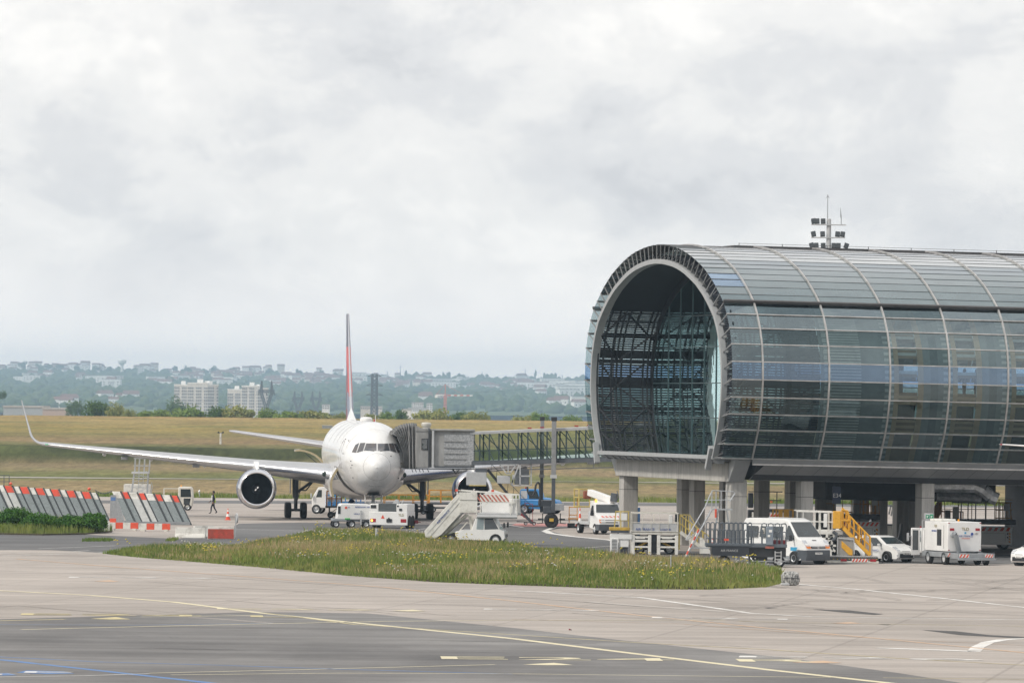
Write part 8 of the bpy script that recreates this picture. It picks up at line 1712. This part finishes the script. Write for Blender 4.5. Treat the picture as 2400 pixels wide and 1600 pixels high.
for (cx, cy, sx, sy, n, kinds) in CL:
    for k in range(n):
        px = cx+r_.uniform(-0.5,0.5)*sx; py = cy+r_.gauss(0,0.35)*sy
        if px < -20 or px > 1400: continue
        p = H(px, py); ki = r_.choice(kinds); rz = r_.uniform(-0.5,0.6)
        s = r_.uniform(0.7,1.25)
        if ki in first: o = dup(prot[ki], (p.x,p.y-18,p.z+3), rz, scale=(s,s,s))
        else: o = prot[ki]; o.location = (p.x,p.y-18,p.z+3); o.rotation_euler = (0,0,rz); first.add(ki)
        rg_ = 'left of the tower blocks' if px < 400 else ('between towers and tail fin' if px < 800 else 'right of the tail fin'); hb = 'high' if cy < 893 else 'low'
        o['label'] = 'tiny '+KL[ki]+', '+hb+' on the hazy hillside '+rg_; o['group'] = KL[ki]+'s '+hb+' on the hillside '+rg_; nh += 1
for i, o in enumerate(prot):
    if i not in first: o.location = H(1300+i*8, 905)
# larger single buildings
def block(name, label, px0, px1, ytop, ybot, Y, depth, wm, rm, floors=0, cols=0, cat='building', rz=0, sill=False):
    a = P(px0,ytop,Y); b_ = P(px1,ybot,Y); L = b_.x-a.x; z0 = b_.z-8; Hh = a.z-z0
    t = thing(name, label, cat, ((a.x+b_.x)/2, Y, z0), rz)
    MB().b2((-L/2,0,0),(L/2,depth,Hh)).build('wall', wm, t); MB().b2((-L/2-0.3,-0.3,Hh),(L/2+0.3,depth+0.3,Hh+0.8)).build('roof', rm, t)
    if floors:
        wmb = MB(); fh = (Hh-8)/floors
        for f in range(floors):
            for c in range(cols):
                x = -L/2+L*(c+0.5)/cols; z = 8+fh*(f+0.45); wmb.b2((x-L/cols*0.3,-0.25,z-fh*0.22),(x+L/cols*0.3,0.1,z+fh*0.25))
        wmb.build('window', wdm, t)
    return t
block('hilltop_tower_block','tall pale building standing on the ridge right of the water tower',323,337,858,880,11500,16,hw,rg,5,3)
t = block('long_hillside_building','long low pale building sloping across the hillside left of the tower blocks',214,287,880,889,10400,30,hcr,rg,2,12)
block('white_slab_building','white block alone in the woods below the long hillside building',253,267,895,910,9000,14,hw,rg,4,3)
block('white_slab_building','white flat roofed building with a tower, upper left hillside',186,191,878,892,9800,12,hw,rg,4,1)
block('office_building','long white building on the hillside above the crane',1014,1060,902,912,10500,16,hw,rg,3,12)
block('white_office_complex','white building cluster just left of the crane, upper block',965,992,944,955,5800,14,hw,rg,3,6)
block('white_office_complex','white building cluster just left of the crane, long lower block',957,1003,957,964,5700,14,hw,rg,2,10)
block('white_office_complex','white building cluster just left of the crane, right hand tower',1000,1013,946,960,5750,12,hw,rg,3,2)
block('white_warehouse','long white flat warehouse at the far left behind the field',8,100,954,970,2700,40,mat('shed_blue_white',(0.40,0.44,0.48),0.6),rg,0,0,'warehouse')
block('pink_warehouse','pinkish low warehouse right of the long white warehouse',100,155,959,970,2600,40,mat('shed_pink',(0.50,0.40,0.36),0.7),rg,0,0,'warehouse')
block('dome_hall','low white hall behind the bushes left of the bridge',942,962,961,972,3600,20,hw,rg,0,0)
block('white_slab_building','low white building left of the tail fin behind the hedge',755,772,949,959,5600,14,hw,rg,2,3)
block('pale_long_building','pale low building behind the tall lattice pylon',845,895,953,960,5600,14,hcr,rg,1,10)
# apartment towers
def tower(name, label, segs, Y, ybot):
    base = P((segs[0][0]+segs[-1][1])/2, ybot, Y); z0 = base.z-14
    t = thing(name, label, 'apartment block', (base.x, Y, z0))
    for (p0, p1, yt, rz, fl, cl, yo) in segs:
        a = P(p0,yt,Y); b_ = P(p1,yt,Y); L = b_.x-a.x; Hh = a.z-z0; xc = (a.x+b_.x)/2-base.x
        M = Matrix.Translation((xc,yo,0)) @ Matrix.Rotation(R(rz),4,'Z'); L2 = L/math.cos(R(rz)) if abs(rz) < 50 else 40
        mb = MB(); mb.box((0,9,Hh/2),(L2,18,Hh),0,M); w_ = mb.build('wall', mat('tower_concrete',(0.70,0.67,0.62),0.8,var=0.05,scale=0.05), t)
        MB().box((0,9,Hh+0.6),(L2+0.6,18.6,1.2),0,M).box((L2*0.1,9,Hh+2.6),(L2*0.3,8,3.2),0,M).build('roof', hw, t)
        wmb = MB(); fh = 2.85; nf = int((Hh-2)/fh)
        for f in range(nf):
            for c in range(cl):
                if cl > 3 and c % 4 == 3: continue
                x = -L2/2+L2*(c+0.5)/cl; wmb.box((x,-0.15,2+fh*f+1.5),(L2/cl*0.62,0.5,1.35),0,M)
        wmb.build('window', wdm, w_)
tower('apartment_block','left tower block, three stepped wings with rows of windows, right wing greyer',[(408,442,903,0,9,8,3),(440,487,899,0,10,10,0),(487,511,903,38,9,5,4)],5500,955)
tower('apartment_block','right tower block, cream white and partly behind the large pylon',[(533,568,914,0,8,8,3),(567,605,906,0,9,9,0),(604,628,911,38,8,5,3)],5650,955)
# water tower
p = P(286,866,11600); t = thing('water_tower','white mushroom shaped water tower on the ridge','water tower',(p.x,p.y,p.z-4))
MB().lathe([(0,3),(10,2.4),(14,4),(17,8),(22,8.6),(24,6),(25,0.1)],(0,0,0),(0,0,1),20).build('tank', hw, t)
# pylons
pyl = mat('pylon_steel', (0.07,0.075,0.08), 0.6)
def lattice(mb, p, q, w0, w1, n, r):
    p = Vector(p); q = Vector(q); cs = []
    for i in range(n+1):
        f = i/n; c = p.lerp(q,f); w_ = w0+(w1-w0)*f
        cs.append([c+Vector((sx*w_/2,sy*w_/2,0)) for sx,sy in ((-1,-1),(1,-1),(1,1),(-1,1))])
    for i in range(n):
        for k in range(4):
            mb.bar(cs[i][k], cs[i+1][k], r*1.4); mb.bar(cs[i][k], cs[i+1][(k+1)%4], r); mb.bar(cs[i][(k+1)%4], cs[i+1][k], r)
            mb.bar(cs[i+1][k], cs[i+1][(k+1)%4], r)
def cat_pylon(px, ytop, wpx, Y, label, asp=1.0):
    s = Y/FPX; top = P(px,ytop,Y); z0 = P(px,975,Y).z-6; Hh = top.z-z0; W_ = wpx*s
    t = thing('pylon', label, 'pylon', (top.x,Y,z0), 0.1, 'steel pylons of the power line'); mb = MB(); r = 0.42
    lattice(mb,(-W_*0.22,0,0),(-W_*0.05,0,Hh*0.42),3,1.5,5,r); lattice(mb,(W_*0.22,0,0),(W_*0.05,0,Hh*0.42),3,1.5,5,r)
    lattice(mb,(-W_*0.06,0,Hh*0.42),(-W_*0.34,0,Hh*0.74),1.6,1.8,4,r); lattice(mb,(W_*0.06,0,Hh*0.42),(W_*0.34,0,Hh*0.74),1.6,1.8,4,r)
    for s_ in (-1,1): lattice(mb,(s_*W_*0.34,0,Hh*0.74),(s_*W_*0.30,0,Hh),1.8,0.3,4,r)
    mb.build('frame', pyl, t)
    ar = MB()
    for z in (0.74,0.79): ar.bar((-W_*0.5,0,Hh*z),(W_*0.5,0,Hh*z),r*1.6)
    for k in range(12): ar.bar((-W_*0.5+W_*k/12,0,Hh*(0.74 if k%2 else 0.79)),(-W_*0.5+W_*(k+1)/12,0,Hh*(0.79 if k%2 else 0.74)),r)
    ar.build('crossarm', pyl, t)
    ins = MB()
    for x in (-0.48,0,0.48): ins.cyl((W_*x,0,Hh*0.74),(W_*x,0,Hh*0.67),0.35,n=6)
    ins.build('insulator', pyl, t); return t, top
cat_pylon(625,893,38,4300,'largest dark pylon, in front of the right tower block'); cat_pylon(699,917,28,5400,'left one of the two small pylons left of the tail fin'); cat_pylon(741,917,28,5500,'right one of the two small pylons left of the tail fin')
p = P(878,873,4300); z0 = P(878,975,4300).z-6; Hh = p.z-z0
t = thing('pylon','tall straight lattice pylon right of the tail fin','pylon',(p.x,4300,z0),0.2,'steel pylons of the power line'); mb = MB()
lattice(mb,(0,0,0),(0,0,Hh*0.96),4.6,3.6,13,0.36); mb.build('frame', pyl, t); mb = MB()
for z,w_ in ((0.93,5.0),(0.75,6.0),(0.57,6.0)):
    mb.bar((-w_,0,Hh*z),(w_,0,Hh*z),0.5); mb.bar((-w_,0,Hh*z),(0,0,Hh*(z+0.06)),0.35); mb.bar((w_,0,Hh*z),(0,0,Hh*(z+0.06)),0.35)
mb.build('crossarm', pyl, t)
def wire(p, q, r=0.10, sag=6, label='thin dark power cable spanning the valley'):
    p = Vector(p); q = Vector(q); pts = [p.lerp(q,i/14)-Vector((0,0,sag*4*(i/14)*(1-i/14))) for i in range(15)]
    o = MB().tube(pts, r, 4).build('power_cable', pyl); return tag(o, label, 'power cable', 'power cables between the pylons')
CBL = ['lower one from the left edge to the large pylon','upper one from the left edge to the large pylon','from the large pylon to the left small pylon','short one between the two small pylons','from the right small pylon to the lattice pylon top','low one from the large pylon to the lattice pylon','from the lattice pylon right towards the crane','lowest one from the lattice pylon to the glass hall','highest one from the lattice pylon to the glass hall']
for (a,b_) in (((-60,948),(607,925)),((-60,940),(607,921)),((643,921),(690,932)),((713,930),(731,931)),((750,930),(865,922)),((643,925),(868,945)),((888,925),(1150,935)),((888,945),(1380,962)),((888,912),(1390,886))):
    wire(P(*a,4400), P(*b_,4400), label='thin dark power cable, '+CBL.pop(0))
for px,yt,yb in ((938,853,884),(908,870,882),(1130,870,886),(1231,862,890),(855,872,880),(1318,878,890),(588,862,872)):
    a = P(px,yb,11800); b_ = P(px,yt,11800); t = thing('ridge_mast','thin faint lattice mast on the ridge, '+{938:'tallest one right of the lattice pylon',908:'short one between lattice pylon and the tallest mast',1130:'above the crane jib',1231:'above the two bridge columns',855:'just right of the tail fin',1318:'closest to the glass hall',588:'above the right tower block'}[px],'mast',(a.x,11800,a.z-5),0,'thin masts along the ridge')
    MB().cyl((0,0,0),(0,0,b_.z-a.z+5),0.9,0.35,6).build('mast_pole', pyl, t); MB().bar((-3,0,(b_.z-a.z)*0.8+5),(3,0,(b_.z-a.z)*0.8+5),0.5).build('crossarm', pyl, t)
# tower crane
p = P(1043,968,5000); tp = P(1043,912,5000); jz = P(1043,926,5000).z-p.z+5
t = thing('tower_crane','red and white tower crane beyond the field','crane',(p.x,5000,p.z-5)); mb = MB(); Hh = tp.z-p.z+5
lattice(mb,(0,0,0),(0,0,jz),2.0,2.0,14,0.28); mb.build('mast', mat('crane_red',(0.70,0.16,0.10),0.5), t)
mb = MB()
for k in range(8): mb.bar((2+k*2.6,0,jz),(2+(k+1)*2.6,0,jz),1.1,1.0,k%2)
mb.bar((-8,0,jz),(0,0,jz),1.1,1.0,1); mb.build('jib', [mat('crane_red',(0.7,0.16,0.1)), hw], t)
MB().bar((0,0,jz),(0,0,Hh+4),0.6).bar((0,0,Hh+4),(-8,0,jz),0.25).bar((0,0,Hh+4),(16,0,jz),0.2).build('apex', mat('crane_red',(0.7,0.16,0.1)), t)
MB().box((-7.5,0,jz-1),(2.4,1.2,2.4)).build('counterweight', hw, t)
# ---------------- haze
hz = MB().b2((-2500,-420,-20),(2500,12700,100)).build('haze', [bpy.data.materials.new('haze')], smooth=False)
m = hz.data.materials[0]; m.use_nodes = True; m.node_tree.nodes.clear(); o = m.node_tree.nodes.new('ShaderNodeOutputMaterial'); v = m.node_tree.nodes.new('ShaderNodeVolumePrincipled')
v.inputs['Color'].default_value = (0.58,0.80,1.0,1); v.inputs['Density'].default_value = 0.0001; v.inputs['Anisotropy'].default_value = 0.0
m.node_tree.links.new(v.outputs[0], o.inputs['Volume']); tag(hz, kind='stuff')
